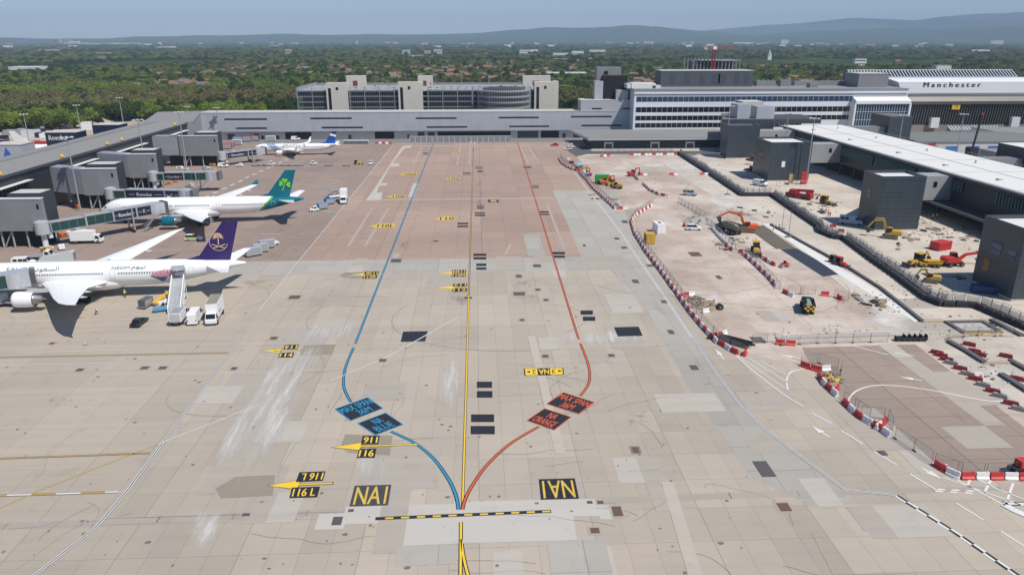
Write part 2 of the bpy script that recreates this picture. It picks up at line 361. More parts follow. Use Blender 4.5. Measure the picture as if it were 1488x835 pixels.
def dashes(pts, on, off):
    P = [np.array(p[:2], float) for p in pts]; seg = []; d = 0; cur = [P[0]]; state = True; left = on
    for a, b in zip(P, P[1:]):
        L = np.linalg.norm(b-a); t = 0
        while L-t > left:
            t += left; q = a+(b-a)*t/L; cur.append(q)
            if state: seg.append(cur)
            state = not state; left = on if state else off; cur = [q]
        left -= L-t; cur.append(b)
    if state and len(cur) > 1: seg.append(cur)
    return seg
def line(name, pts, w, m, border=0.0, mb_=None, sm=False, z=.032, dash=None, world=False):
    wp = pts if world else A2(pts)
    if sm: wp = smooth(wp)
    b = MB()
    segs = dashes(wp, *dash) if dash else [wp]
    for s_ in segs:
        if border: ribbon(b, s_, w+2*border, z, 1)
        ribbon(b, s_, w, max(z,.032)+.006, 0)
    return struct(b.build(name, [m, mb_ or M_kp], fix=False))
line('taxi_centre_line', [(672,740),(677.5,560),(681,430)], .22, M_yp, .09); line('taxi_centre_line', [(681,430),(685,310),(688,214)], .24, M_dy, .10)
line('taxi_centre_line', [(669.8,758),(669.3,835),(669,930)], .26, M_yp, .12); line('taxi_centre_line', [(670.2,783),(673,805),(680,835),(700,900)], .26, M_yp, .12, z=.024, sm=True)
line('blue_taxi_line', [(630,208),(516.5,499)], .26, M_bp, .10, z=.034)
line('blue_taxi_line', [(514,505),(504,528),(499.5,548),(500.5,565),(510,584)], .26, M_bp, .12, sm=True, z=.034)
line('blue_taxi_line', [(568,626.5),(600,642),(628,664),(650,693),(662,718),(666.5,740)], .28, M_bp, .13, sm=True, z=.036)
line('orange_taxi_line', [(752,207),(841,493)], .26, M_op, .10, z=.034)
line('orange_taxi_line', [(843.5,499),(854,527),(857,545),(854,560),(843,575)], .26, M_op, .11, sm=True, z=.034)
line('orange_taxi_line', [(783,619.5),(742,644),(708,675),(687,704),(676,725),(672,740)], .28, M_op, .12, sm=True, z=.038)
line('stand_edge_line', [(572,210),(375,452)], .24, M_wpw)
for o_ in (-.17,.17):
    b = MB(); ribbon(b, A2([(352,488),(185,712),(140,765),(50,835),(-20,890)]), .14, .036, 0, o_); struct(b.build('stand_edge_line', M_wp, fix=False))
b = MB(); ribbon(b, A2([(352,488),(185,712),(140,765),(50,835),(-20,890)]), .62, .030); struct(b.build('stand_edge_line_border', mat('grey border paint', (.13,.125,.115), .6), fix=False))
RE = A2([(834,250),(862,286),(900,335),(930,380),(965,430),(1005,490),(1050,555),(1078,590),(1110,622),(1160,660),(1228,711),(1303,719)])
for o_ in (-.16,.16):
    b = MB(); ribbon(b, RE, .14, .038, 0, o_); struct(b.build('road_edge_line', M_wp, fix=False))
b = MB(); ribbon(b, RE[5:], .60, .032); struct(b.build('road_edge_line_border', mat('grey border paint', (.13,.125,.115), .6), fix=False))
CK = A2([(1303,720),(1392,776),(1488,842),(1560,890)])
for k, (o_, ph) in enumerate(((-.17,0),(.17,1.5))):
    b = MB(); sg = dashes(CK, 1.5, 1.5); b2 = MB()
    ribbon(b, CK, .33, .034, 0, o_)
    for s_ in (sg if k else [[np.array(q) for q in s2] for s2 in dashes([np.array(CK[0])+(np.array(CK[1])-CK[0])/np.linalg.norm(np.array(CK[1])-CK[0])*1.5]+[np.array(c) for c in CK[1:]], 1.5, 1.5)]): ribbon(b, s_, .33, .040, 1, o_)
    struct(b.build('chequer_line', [M_wp, M_kp], fix=False))
line('chequer_line', [(1458,732),(1475,741),(1500,752)], 1.2, M_wp, .1); line('road_edge_line', [(1458,731),(1500,732)], .5, M_wp, .2)
# stop bar: black band with yellow dashes
b = MB(); SB = A2([(545.5,753.3),(801,742.5)]); ribbon(b, SB, .62, .040, 1)
for s_ in dashes([np.array(SB[0])+np.array([1.2,0]), SB[1]], 1.0, .95): ribbon(b, s_, .30, .046, 0)
struct(b.build('stop_bar', [M_yp, M_kp], fix=False))
line('white_dashes', [(1143,505+15),(1185,536)], .3, M_wp)
for a_, b_ in (((898,292),(905,302)),((925,338),(931,346)),((939,377),(945,385)),((974,422),(981,430)),((1040,508),(1052,522)),((1180,600),(1208,615)),((1222,625),(1254,645)),((1270,656),(1303,675)),((1322,688),(1360,711)),((1390,731),(1429,755)),((1454,771),(1488,793)),((1238,502),(1290,515)),((1300,512),(1330,517))):
    line('road_dash', [a_, b_], .26, M_wp)
line('give_way_dashes', [(1362,710.5),(1428,714)], .35, M_wp, dash=(.95,.85)); line('give_way_dashes', [(1359,713),(1424,717.5)], .35, M_wp, dash=(.95,.85))
def arrow_mark(tip, tail, w=.3, m=None, z=.036, hw=1.1, hl=2.2, border=0):
    t, q = np.array(at(*tip)[:2]), np.array(at(*tail)[:2]); d = (t-q)/np.linalg.norm(t-q); nn = np.array([-d[1], d[0]]); b = MB(); hb_ = t-d*hl
    if border:
        e = border; b.add([(*(t+d*e*2), z), (*(hb_-d*e+nn*(hw/2+e*1.4)), z), (*(hb_-d*e-nn*(hw/2+e*1.4)), z)], [(0,1,2)], 1); ribbon(b, [q-d*e, hb_], w+2*e, z-.002, 1)
    b.add([(*t, z+.006), (*(hb_+nn*hw/2), z+.006), (*(hb_-nn*hw/2), z+.006)], [(0,1,2)], 0); ribbon(b, [q, hb_], w, z+.006, 0)
    return struct(b.build('arrow_marking', [m or M_wp, M_kp], fix=False))
for t_, q_ in (((1041,508),(1050,520)),((1179,618),(1205,635)),((1133,515),(1163,521)),((1306,547),(1340,553)),((1371,697),(1340,680))): arrow_mark(t_, q_)
for pts, w in (([(1062,509),(1090,535),(1135,570),(1167,590)],.26),([(1072,517),(1143,565)],.2),([(1088,520),(1145,556)],.2),([(1105,524),(1146,546)],.2),([(1145,566),(1143,552),(1150,540),(1168,536)],.3),
               ([(1232,590),(1235,577),(1248,566),(1272,560),(1310,561),(1360,568),(1435,582),(1470,581)],.3),([(1358,680),(1400,688),(1450,710),(1488,725)],.22),([(1370,693),(1488,735)],.22),
               ([(1385,694),(1460,734)],.26),([(1406,704),(1413,690)],.3),([(1430,716),(1440,697)],.3),([(1462,731),(1472,702)],.3),([(1375,674),(1372,683)],.3)):
    line('lane_line', pts, w, M_wp, sm=len(pts) > 3)
line('lane_line', [(960,428),(1120,448),(1190,452)], .2, M_ypw, sm=True)
for pts in ([(0,519),(150,516),(333,512.5)],[(0,666),(130,661.5),(218,658)]): line('stand_lead_line', pts, .22, M_ypw, .10, M_kw)
line('stand_lead_line', [(0,719.5),(90,717),(173,714)], .34, M_ypw, .08, M_kw); line('stand_lead_dashes', [(10,719.2),(90,717),(173,714)], .30, M_wp, dash=(3.1,3.1), z=.040)
line('stand_lead_line', [(0,738),(60,711),(150,676),(230,645)], .22, M_ypw)
line('faded_line', [(230,645),(320,610),(375,588)], .3, M_wpw)
for pts in ([(22,512.5),(193,508)],[(0,531),(172,527)],[(30,467),(230,463)],[(110,451),(225,449)],[(440,425),(520,398)]): line('white_stand_line', pts, .25, M_wpw)
line('cross_line', [(532,290.5),(805,288)], .8, M_wpw, z=.03); line('cross_line', [(586,212),(801,212.5),(870,213)], .9, M_wpw, z=.03)
for pts in ([(670,208),(664,240)],[(684,205),(682,240)],[(690,205),(688,225)],[(755,212),(768,238)],[(767,211),(784,238)],[(600,240),(613,215)],[(795,297),(820,362)],[(742,355),(734,370)],[(541,302),(506,358)],[(565,302),(530,358)]): line('faded_line', pts, .9, paint('faded paint', (.40,.325,.28)), z=.028)
line('faded_line', [(665,461),(610,492),(560,520),(480,553)], .35, M_wpw, z=.03)
line('faded_line', [(772,488),(790,560),(815,660)], 1.5, gmat('rubbed concrete', (.46,.41,.34), None), z=.028)
line('faded_line', [(970,700),(1010,835)], 1.6, gmat('rubbed concrete', (.45,.40,.335), None), z=.028)
for pts in ([(0,240),(30,232),(150,200)],): pass
for y_, x0_, x1_ in ((262,395,520),(278,420,520),(247,470,560),(340,380,440),(330,350,372),(308,470,540)): line('white_stand_line', [(x0_,y_),(x1_,y_-.5)], .3, M_wpw, dash=(6,5))
for t_ in ([(455,215),(350,262)],[(352,262),(230,318)]): line('white_stand_dashes', t_, 1.2, M_wpw, dash=(4,4))
# panels with lettering: corners tl,tr,br,bl as seen in the photograph
def panel(name, q, lines, fg, bg, border=None, z=.05):
    tl, tr, br, bl = q; Q = [at(*bl, z), at(*br, z), at(*tr, z), at(*tl, z)]; b = MB()
    b.quad(*Q, 1)
    up = lambda QQ, dz: [(x,y,zz+dz) for x,y,zz in QQ]
    if border:
        a, b2, c, d = [Vector(v) for v in up(Q, .006)]; cc = (a+b2+c+d)/4; sh = lambda v: v+(cc-v)*.055
        for p1, p2 in ((a,b2),(b2,c),(c,d),(d,a)): b.quad(p1, p2, sh(p2), sh(p1), 2)
    for st, rect, flip, bold in lines: put_text(b, st, up(Q, .008), 0, rect, flip, bold)
    return struct(b.build(name, [fg, bg, border or fg], fix=False))
panel('blue_span_panel', [(486.2,593.8),(534.5,576.6),(557,592.6),(509.2,611)], [('MAX SPAN',(.05,.53,.95,.90),False,.004),('36M',(.36,.10,.74,.46),False,.008)], M_bp, M_kp, M_bp)
panel('blue_route_panel', [(519.1,614.5),(560.5,598.9),(586.2,616.1),(545.5,631.7)], [('NA',(.38,.54,.66,.90),False,.012),('BLUE',(.18,.10,.78,.46),False,.006)], M_bp, M_kp, M_bp)
panel('orange_span_panel', [(817.9,569.2),(864.6,584.1),(841.6,601.2),(793.3,586.4)], [('MAX SPAN',(.04,.55,.96,.90),False,.004),('36M',(.34,.10,.70,.46),False,.008)], M_op, M_kp, M_op)
panel('orange_route_panel', [(791,592.6),(830.6,605.3),(805.3,624.8),(765.1,610.3)], [('NA',(.36,.54,.64,.90),False,.012),('ORANGE',(.10,.10,.86,.46),False,.005)], M_op, M_kp, M_op)
def pan(x0, y0, k, q, st, flip, rect=(.08,.14,.92,.86), bold=.012, fg=None, bg=None, z=.05):
    return panel('stand_number_panel', [(x0+a/k, y0+b/k) for a, b in q], [(st, rect, flip, bold)], fg or M_yp, bg or M_kp, z=z)
pan(380,480,4.35,[(640,665),(748,662),(738,717),(628,717)],'116',True,(.12,.14,.9,.86),.02); pan(380,480,4.35,[(617,748),(727,744),(715,803),(602,803)],'116',False,(.08,.14,.88,.86),.02)
pan(380,640,4.282,[(235,195),(400,188),(382,248),(213,256)],'116 L',True,(.14,.14,.94,.86),.01); pan(380,640,4.282,[(190,290),(365,283),(347,350),(172,356)],'116 L',False,(.08,.14,.88,.86),.01)
pan(380,640,4.282,[(580,278),(808,272),(787,400),(547,408)],'NA1',False,(.08,.08,.92,.92),.006,fg=M_dy2,bg=M_kw); pan(660,640,4.282,[(527,238),(750,232),(777,358),(540,366)],'NA1',True,(.08,.06,.92,.90),.006,fg=M_dy2)
b = None
arrow_mark((482.8,649.7),(606.4,645.5),.32,M_yp,.040,2.1,4.1,.12); arrow_mark((389.8,705.4),(483.2,701.9),.32,M_yp,.040,2.2,4.0,.12)
arrow_mark((380,510.6),(443,508.3),.22,M_ypw,.040,1.9,3.6); arrow_mark((380,510.6),(398,509.9),.22,M_yp,.048,1.9,3.6,.08)
arrow_mark((510.7,399.4),(556.8,398.6),.25,M_yp,.042,2.3,3.5); arrow_mark((637.2,397.1),(683,396.8),.25,M_yp,.042,2.3,3.8); arrow_mark((633.5,418.4),(682,417.2),.28,M_yp,.042,2.5,4.4)
pan(380,480,4.35,[(147,92),(237,88),(225,117),(137,118)],'114',True,bold=.02); pan(380,480,4.35,[(115,142),(208,137),(197,168),(104,170)],'114',False,bold=.02)
for q1, q2, st in (([(312,88),(438,86),(430,115),(302,118)],[(298,126),(425,123),(415,150),(288,152)],'112R'),([(1097,76),(1220,73),(1218,102),(1093,104)],[(1092,111),(1218,108),(1215,134),(1088,136)],'112M'),([(1105,198),(1230,195),(1228,222),(1100,225)],[(1100,240),(1228,237),(1225,268),(1095,270)],'112')):
    pan(480,380,6.183,q1,st,True,bold=.012); pan(480,380,6.183,q2,st,False,bold=.012)
Q_ = [(761.1,535.2),(818.6,534),(819.5,543.9),(762.3,545.5)]
panel('direction_panel', Q_, [('2',(.20,.2,.30,.8),True,.008),('3',(.70,.2,.80,.8),True,.008)], M_kp, M_yp, M_kp)
lerp = lambda p, q, t: (p[0]+(q[0]-p[0])*t, p[1]+(q[1]-p[1])*t)
panel('direction_panel_middle', [lerp(Q_[0],Q_[1],.34),lerp(Q_[0],Q_[1],.66),lerp(Q_[3],Q_[2],.66),lerp(Q_[3],Q_[2],.34)], [('NA',(.1,.15,.9,.85),True,.02)], M_yp, M_kp, z=.062)
arrow_mark((764.5,540.3),(771,540.2),.14,M_kp,.066,.9,.7); arrow_mark((817,539),(810.5,539.1),.14,M_kp,.066,.9,.7)
panel('route_panel', [(709,290),(724.6,290),(724.9,294),(709,294)], [('NA',(.25,.1,.75,.9),True,.02)], M_yp, M_kw)
def penta(pts, st):
    w = K(480,180,3.884,pts); tip, tl, tr, br, bl = w
    b = MB(); b.add([at(*tip,.04),at(*bl,.04),at(*br,.04),at(*tr,.04),at(*tl,.04)], [(0,1,2,3,4)], 0)
    put_text(b, st, [at(*bl,.05),at(*br,.05),at(*tr,.05),at(*tl,.05)], 1, (0,.15,.95,.85), False, .01)
    struct(b.build('stand_number_pointer', [M_dy2, M_kp], fix=False))
for pts, st in (([(222,577),(272,563),(368,563),(360,588),(262,588)],'110L'),([(588,534),(620,523),(703,523),(700,545),(620,545)],'110'),([(318,411),(355,402),(420,402),(418,418),(350,418)],'108'),([(392,285),(425,277),(492,278),(487,292),(420,292)],'106R'),([(645,310),(672,303),(733,303),(730,316),(668,316)],'106'),([(683,167),(705,162),(745,162),(742,172),(702,172)],'104')): penta(pts, st)
BL = [(693,554.3,715,563.2),(693,568,715.6,577.5),(684.6,601.8,718,612.9),(684,618.6,719,630.6),(688,368.5,706.6,371.8),(688,373.6,706.6,377),(692,382.9,706.8,386.5),(692,388.5,706.8,391.9),(689.8,308.7,704.8,310.5),(689.8,312,704.8,314),(693,298.4,703.5,300),(693,301.5,703.5,303.3),(664.6,323.7,680.5,326),(664.6,327.8,680.5,330),(672.6,250.8,684,252),(672.6,252.9,684,254),(690.9,242.6,701.7,243.6),(690.9,244.4,701.7,245.4),(693.4,247.7,701.7,248.8),(693.4,249.5,701.7,250.8),(614.7,222,621.9,223),(614.7,223.8,621.9,224.8),(760.6,241.3,772,242.3),(760.6,243,772,244.4),(773.5,269.3,783.3,270.6),(773.5,271.7,783.3,273.2),(783.3,307,798.5,309),(783.3,310.5,798.5,312.3),(803,366,821,369.5),(803,371.3,821,374.6),(843.8,451,861.5,457),(847,460,865,466),(675,431.5,686,433.5)]
for x0, y0, x1, y1 in BL: P_('black_marking', [(x0,y0),(x1,y0),(x1,y1),(x0,y1)], M_kp if y1 > 300 else M_kw, .034)
P_('black_marking', [(585.7,481.8),(621.4,481.1),(617.9,495.6),(582.3,496.6)], M_kp, .034); P_('black_marking', [(892,475.5),(928,474.5),(934,487.8),(898,488.8)], M_kp, .034)
# worn white scuffs and dust
M_sc = wearmat('white scuff', (.64,.61,.57), 1.05, .45, (1.4,.10,1)); M_sc2 = wearmat('chalk dust', (.70,.66,.61), 1.15, .12)
M_rub = wearmat('rubber streak', (.20,.18,.16), .38, .30, (1,.12,1)); M_dk = wearmat('dark stain', (.27,.245,.22), .42, .10)
def scuff(pts, m=None, z=.029, nm='scuff'): sheet(nm, A2(pts), z, m or M_sc, uv=True)
for q in ([(400,470),(520,465),(380,760),(260,770)],[(430,490),(490,485),(380,700),(320,710)],[(340,560),(400,545),(340,700),(280,710)],[(400,460),(560,455),(560,500),(380,515)],[(400,560),(450,550),(400,700),(350,710)],[(280,730),(345,725),(310,810),(260,815)],[(750,478),(1010,474),(1015,503),(750,510)],[(480,640),(540,630),(590,700),(510,715)],[(630,480),(690,480),(680,640),(630,640)],): scuff(q)
for q in ([(960,225),(1060,225),(1080,262),(960,262)],[(990,275),(1090,270),(1120,310),(1030,320)],[(1100,262),(1060,240),(1000,240),(1000,262)],[(905,235),(1000,225),(1010,245),(905,250)],[(1150,465),(1240,462),(1240,490),(1150,493)],[(1240,430),(1330,420),(1350,500),(1240,490)],[(1370,505),(1440,505),(1560,640),(1480,620)],[(1400,520),(1488,530),(1488,580),(1440,560)],[(1080,300),(1110,300),(1330,470),(1290,480)],[(1215,420),(1290,410),(1310,440),(1230,455)],[(1020,420),(1050,418),(1060,455),(1040,450)],[(1060,310),(1110,312),(1110,328),(1065,325)],[(1040,345),(1095,345),(1095,360),(1050,362)],[(1015,430),(1045,432),(1060,445),(1020,437)],[(1180,470),(1210,468),(1205,482),(1178,482)]): scuff(q, M_sc2, .030, 'dust_patch')
for q in ([(690,205),(720,205),(716,470),(668,470)],[(560,340),(640,340),(640,372),(540,372)]): scuff(q, M_rub, .0285, 'rubber_streak')
for q in ([(930,265),(1010,255),(1000,285),(930,290)],[(1100,232),(1190,232),(1180,255),(1080,250)],[(950,310),(1010,300),(1010,330),(960,335)],[(0,560),(160,545),(120,620),(0,640)],[(880,560),(1000,560),(1010,700),(900,700)],[(330,395),(420,395),(400,440),(300,440)],[(700,370),(880,375),(870,480),(700,470)],[(640,390),(700,390),(700,480),(640,480)],[(120,300),(260,300),(230,380),(100,380)],[(430,225),(520,225),(500,270),(400,270)]): scuff(q, M_dk, .0282, 'stain')
rnd = random.Random(11)
for k in range(14):   # tyre tracks of turning aircraft and tugs
    cx_, cy_ = rnd.choice([(640,430),(560,470),(740,470),(760,440),(300,560),(250,430),(980,320),(1010,420),(1250,540),(700,330),(450,350),(820,300)]); r = rnd.uniform(8,30); a0 = rnd.uniform(0,6)
    w0 = at(cx_+rnd.uniform(-60,60), cy_+rnd.uniform(-25,25)); pts = [(w0[0]+r*math.cos(a0+t*.09)*(1+.012*t), w0[1]+r*.8*math.sin(a0+t*.09)) for t in range(rnd.randint(10,26))]
    b = MB(); ribbon(b, pts, .22, .0275); struct(b.build('tyre_mark', mat('tyre mark', (.30,.275,.24), .9, 0, .2, .5, world=True), fix=False))

rnd = random.Random(17)
b = MB()
for k in range(420):    # oil drips, small repairs and blemishes in the paving
    px, py = rnd.uniform(0,1130), 215+620*rnd.random()**1.5; x, y, _ = at(px, py); r = rnd.uniform(.06,.32); n = rnd.randint(5,8); e = rnd.uniform(.5,1.6)
    b.add([(x+r*e*math.cos(2*PI*q/n+.3)*rnd.uniform(.7,1.2), y+r*math.sin(2*PI*q/n+.3)*rnd.uniform(.7,1.2), .0262) for q in range(n)], [tuple(range(n))])
struct(b.build('oil_spots', mat('oil spot', (.17,.15,.13), .7, 0, .3, .5, world=True), fix=False))
b = MB()
for k in range(46):    # sealed cracks wandering over the slabs
    px, py = rnd.uniform(0,1200), 380+450*rnd.random(); x, y, _ = at(px, py); a = rnd.choice([0,PI/2,rnd.uniform(0,3)]); pts = [(x,y)]
    for q in range(rnd.randint(4,14)): a += rnd.uniform(-.35,.35); x += math.cos(a)*1.1; y += math.sin(a)*1.1; pts.append((x,y))
    ribbon(b, pts, rnd.uniform(.03,.07), .0266)
struct(b.build('sealed_cracks', mat('crack sealant', (.16,.145,.125), .7, 0, .2, .5, world=True), fix=False))
b = MB()
for x0, x1, y0, y1, n in ((30,110,70,190,34),(-48,30,60,185,30)):    # slabs relaid in a slightly different mix
    for k in range(n):
        i = round(rnd.uniform(x0,x1)/3.45)*3.45-2.5; j = round(rnd.uniform(y0,y1)/6.35)*6.35+.8; w = 3.45*rnd.choice([1,1,2,3]); h = 6.35*rnd.choice([1,1,2])
        if i < -2.5 and i+w > -2.5: continue
        if i > 40 and j > 150: continue
        b.quad((i,j,.0252+k*.00002),(i+w,j,.0252+k*.00002),(i+w,j+h,.0252+k*.00002),(i,j+h,.0252+k*.00002), rnd.choice([0,0,1]))
struct(b.build('relaid_slabs', [gmat('relaid slab', (.385,.342,.290), None, big=.12, streak=.12, fine=.04), gmat('relaid slab pale', (.445,.405,.350), None, big=.12, streak=.12, fine=.04)], fix=False))
# ---------------------------------------------------------------- buildings
def panelmat(name, col, pw=1.2, ph=3.0, gap=.05, dark=.35, rough=.45, metal=.0, var=.07, axis=0):
    """cladding: panels with thin joints, each with a slightly different tone"""
    if name in _M: return _M[name]
    g = NG(name); X, Y, Z = g.sep(g.pos()); H_ = X if axis == 0 else (Y if axis == 1 else g.math('ADD', X, Y))
    a = g.math('DIVIDE', g.math('ADD', H_, 2000.0), pw); b = g.math('DIVIDE', g.math('ADD', Z, 50.0), ph)
    w = g.white(g.comb(g.math('FLOOR', a), g.math('FLOOR', b), 2.0)); fa = g.math('FRACT', a); fb = g.math('FRACT', b)
    j = g.math('MAXIMUM', g.math('LESS_THAN', g.math('MULTIPLY', fa, pw), gap), g.math('LESS_THAN', g.math('MULTIPLY', fb, ph), gap))
    n_ = g.noise(g.vmul(g.pos(), (1,1,.3)), .4, 4.0)
    f = g.math('ADD', 1.0-var*1.5, g.math('ADD', g.math('MULTIPLY', w, var), g.math('MULTIPLY', n_, 2*var)))
    f = g.math('MULTIPLY', f, g.math('SUBTRACT', 1.0, g.math('MULTIPLY', j, dark)))
    g.L(g.scalecol(tuple(col), f), g.b.inputs['Base Color']); g.b.inputs['Roughness'].default_value = rough; g.b.inputs['Metallic'].default_value = metal
    _M[name] = g.m; return g.m
M_charc = panelmat('charcoal cladding', (.042,.054,.066), 3.0, 1.25, .07, -.9, rough=.35, axis=2, var=.12); M_charp = panelmat('charcoal pier cladding', (.026,.029,.036), 4.0, 5.0, .05, -.4, axis=1)
M_greyc = panelmat('grey cladding', (.225,.225,.240), 2.2, 3.6, .05, .25, axis=0); M_linkc = panelmat('pale grey cladding', (.38,.395,.43), 2.6, 30, .05, .18, axis=0, rough=.4)
M_greyside = panelmat('grey side cladding', (.30,.315,.345), 2.2, 3.6, .05, .25, axis=1)
M_whitec = panelmat('white panel', (.70,.72,.75), 4.2, 1.5, .05, .12, axis=0, rough=.35, var=.03)
M_roofg = gmat('grey membrane roof', (.245,.238,.230), None, big=.10, streak=.08, dirt=.12, fine=.03, org=(0,0)); M_roofw = gmat('white roof', (.66,.655,.63), None, big=.02, streak=.03, dirt=.04, fine=.02)
M_roofl = gmat('pale roof', (.50,.49,.46), None, big=.08, streak=.06, fine=.04); M_roofd = gmat('dark roof', (.15,.148,.145), None, big=.12, streak=.08, fine=.04)
M_glass = mat('dark glass', (.012,.016,.022), .08, 0, .2, .2, spec=.5); M_glassg = mat('green glass', (.015,.055,.050), .12, 0, .25, .6)
M_glassb = mat('blue glass', (.03,.06,.11), .08, 0, .3, .12); M_frame = mat('white frame', (.62,.64,.66), .4); M_wall = mat('grey wall', (.55,.55,.53), .8, 0, .1, .3, world=True)
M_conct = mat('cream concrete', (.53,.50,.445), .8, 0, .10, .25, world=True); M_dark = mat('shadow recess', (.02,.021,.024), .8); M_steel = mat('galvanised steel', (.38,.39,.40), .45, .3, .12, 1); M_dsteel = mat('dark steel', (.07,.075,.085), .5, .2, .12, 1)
M_silver = mat('silver', (.55,.57,.60), .35, .4, .1, 1); M_yel = mat('yellow', (.72,.42,.03), .5); M_red = mat('red', (.42,.03,.03), .5); M_white = mat('white', (.78,.78,.77), .4, 0, .06); M_orange = mat('orange', (.75,.15,.025), .45)
M_blue = mat('blue', (.03,.13,.42), .5); M_black = mat('black rubber', (.018,.018,.02), .8); M_green = mat('green', (.02,.32,.06), .5); M_navy = mat('navy hoarding', (.012,.02,.045), .4); M_brick = mat('reddish brick', (.24,.10,.07), .9, 0, .25, .5)
def part(mb, name, m, parent, **k): return mb.build(name, m, parent, **k)
def bld(name, label, cat, group=None): return thing(name, label, cat, (0,0,0), 0, group)

# --- left pier
pier = bld('pier_building', 'long dark pier with flat grey roof running along the left side of the apron', 'pier')
b = MB().box(-171, -149, 150, 390, 0, 14.6, 0); part(b, 'wall', M_charp, pier)
b = MB(); b.box(-172, -148.4, 149.5, 390.4, 14.7, 15.5, 0); part(b, 'fascia', mat('slate fascia', (.06,.07,.085), .5), pier)
b = MB(); b.loft([[(-171.9,y,15.52),(-148.5,y,15.52),(-148.5,y,15.6),(-160.5,y,16.4),(-171.9,y,15.6)] for y in (149.6,390.3)]); rf = part(b, 'roof', M_roofg, pier)
b = MB()
b.box(-163.6, -163.2, 152, 389, 16.18, 16.34)
part(b, 'ridge_vent', mat('vent grey', (.14,.14,.14), .6), rf)
for (y0,y1,dz) in ((187,208,0),(222,247,0),(263,292,0),(305,337,0),(352,386,0)):
    b = MB().box(-148.95, -148.86, y0, y1, 7.8, 11.6); w_ = part(b, 'window', M_glass, pier)
    b = MB(); b.box(-148.85, -146.9, y0-1, y1+1, 12.0, 12.18); part(b, 'sun_shade', M_white, w_)
    b = MB(); k_ = y0+1.6
    while k_ < y1-.5: b.box(-148.85, -148.45, k_, k_+.1, 7.8, 11.6); k_ += 1.9
    part(b, 'mullion', M_dsteel, w_)
for i, (px, py) in enumerate(((9,252.5),(97,227),(165,208.5),(184,202.5),(262,180.8))):
    x, y, z = at(px, py, 16.2)
    d = bld('yellow_beacon', ['yellow domed unit on the pier edge nearest the camera','yellow domed unit on the pier edge above the second window strip','left one of the two yellow domed units close together on the pier edge','right one of the two yellow domed units close together on the pier edge','yellow domed unit at the far end of the pier edge'][i], 'roof unit', 'yellow units along the pier edge')
    d.location = (-149.2, y, 15.45); b = MB(); b.tube((0,0,0),(0,0,.5),.5,.5,10); part(b, 'base', M_dsteel, d); b = MB(); b.tube((0,0,.5),(0,0,1.2),.7,.55,12); b.tube((0,0,1.2),(0,0,1.5),.55,.15,12); part(b, 'dome', M_yel, d)
# connector from the pier to the long link building
lk = bld('link_building', 'long pale grey link building with thin black slot windows at the apron head', 'terminal')
F = 440.0
b = MB(); b.box(-159.5, 92, F, F+13, 4.9, 15.6); part(b, 'wall', M_linkc, lk)
b = MB(); b.prism([(-146,390),(-159.5,440),(-159.5,453),(-186,446),(-171,390)], 0, 15.5); part(b, 'angled_wing', M_greyside, lk)
b = MB(); b.prism([(-145.8,390.5),(-159.5,440.1),(-159.5,453),(-186,446),(-171,390.5)], 15.55, 15.85); rfa = part(b, 'roof', M_roofg, lk); b = MB(); b.box(-159.6, 92, F-.15, F+13.1, 15.62, 15.95); rf = part(b, 'roof', M_roofl, lk)
b = MB()
for k in range(80): b.tube((-158+k*3.1,F+.3,15.95),(-158+k*3.1,F+.3,16.6),.04,.04,4)
b.box(-159,92,F+.28,F+.33,16.55,16.62); part(b, 'parapet_rail', M_steel, rf)
b = MB(); b.box(-159, 92, F+2.6, F+12.8, 0, 4.88); part(b, 'ground_floor_wall', M_wall, lk)
for px0, px1, py in ((326,388,173.5),(343,388,186.5),(451,511,172.2),(467.5,527.5,185.5),(604,663.5,172),(620,679,184.8),(724.5,783,171),(740,798,183.8),(830,889,169.7),(845,903,182.5)):
    x0, _, z = onY(px0, py, F-.05); x1 = onY(px1, py, F-.05)[0]
    if z > 5.3: part(MB().box(x0, x1, F-.06, F+.1, z-.45, z+.45), 'slot_window', M_glass, lk)
for k, (px0, px1, py0, h, m_) in enumerate(((331,342,202,3.4,M_dsteel),(351.5,356,202.5,2.3,M_dsteel),(370,377,202,3.4,M_dsteel),(380,384,202.5,2.3,M_dsteel),(401.5,406,202.5,2.3,M_dsteel),(415,453,201,4.2,M_dark),(506.5,511,202.5,2.4,M_dsteel),(545,573,201,4.2,M_dark),(592,596,202.5,2.4,M_dsteel),(607,617,202,3.8,M_dsteel),(622,632,202,3.8,M_dsteel),(636,742,201,4.0,M_dark),(752,782,201,4.1,M_dsteel),(786,812,201,4.2,M_dark),(817,822,202,2.6,M_dsteel),(833,843,202,3.4,M_dsteel),(850,853,202,2.4,M_dsteel))):
    x0 = onY(px0, py0, F+2.5)[0]; x1 = onY(px1, py0, F+2.5)[0]
    part(MB().box(x0, x1, F+2.5, F+2.64, 0, h), 'door' if m_ is M_dsteel else 'loading_bay', m_, lk)
b = MB().box(61, 91.9, F+.6, F+14, 15.96, 21.8); part(b, 'upper_storey', M_linkc, lk); part(MB().box(60.8,92,F+.5,F+14.2,21.82,22.1), 'upper_roof', M_roofl, lk)
for px0, px1 in ((860,874),(905,918)):
    x0,_,z = onY(px0,160,F+.55); x1 = onY(px1,160,F+.55)[0]; part(MB().box(x0,x1,F+.5,F+.7,16.8,17.6), 'slot_window', M_glass, lk)
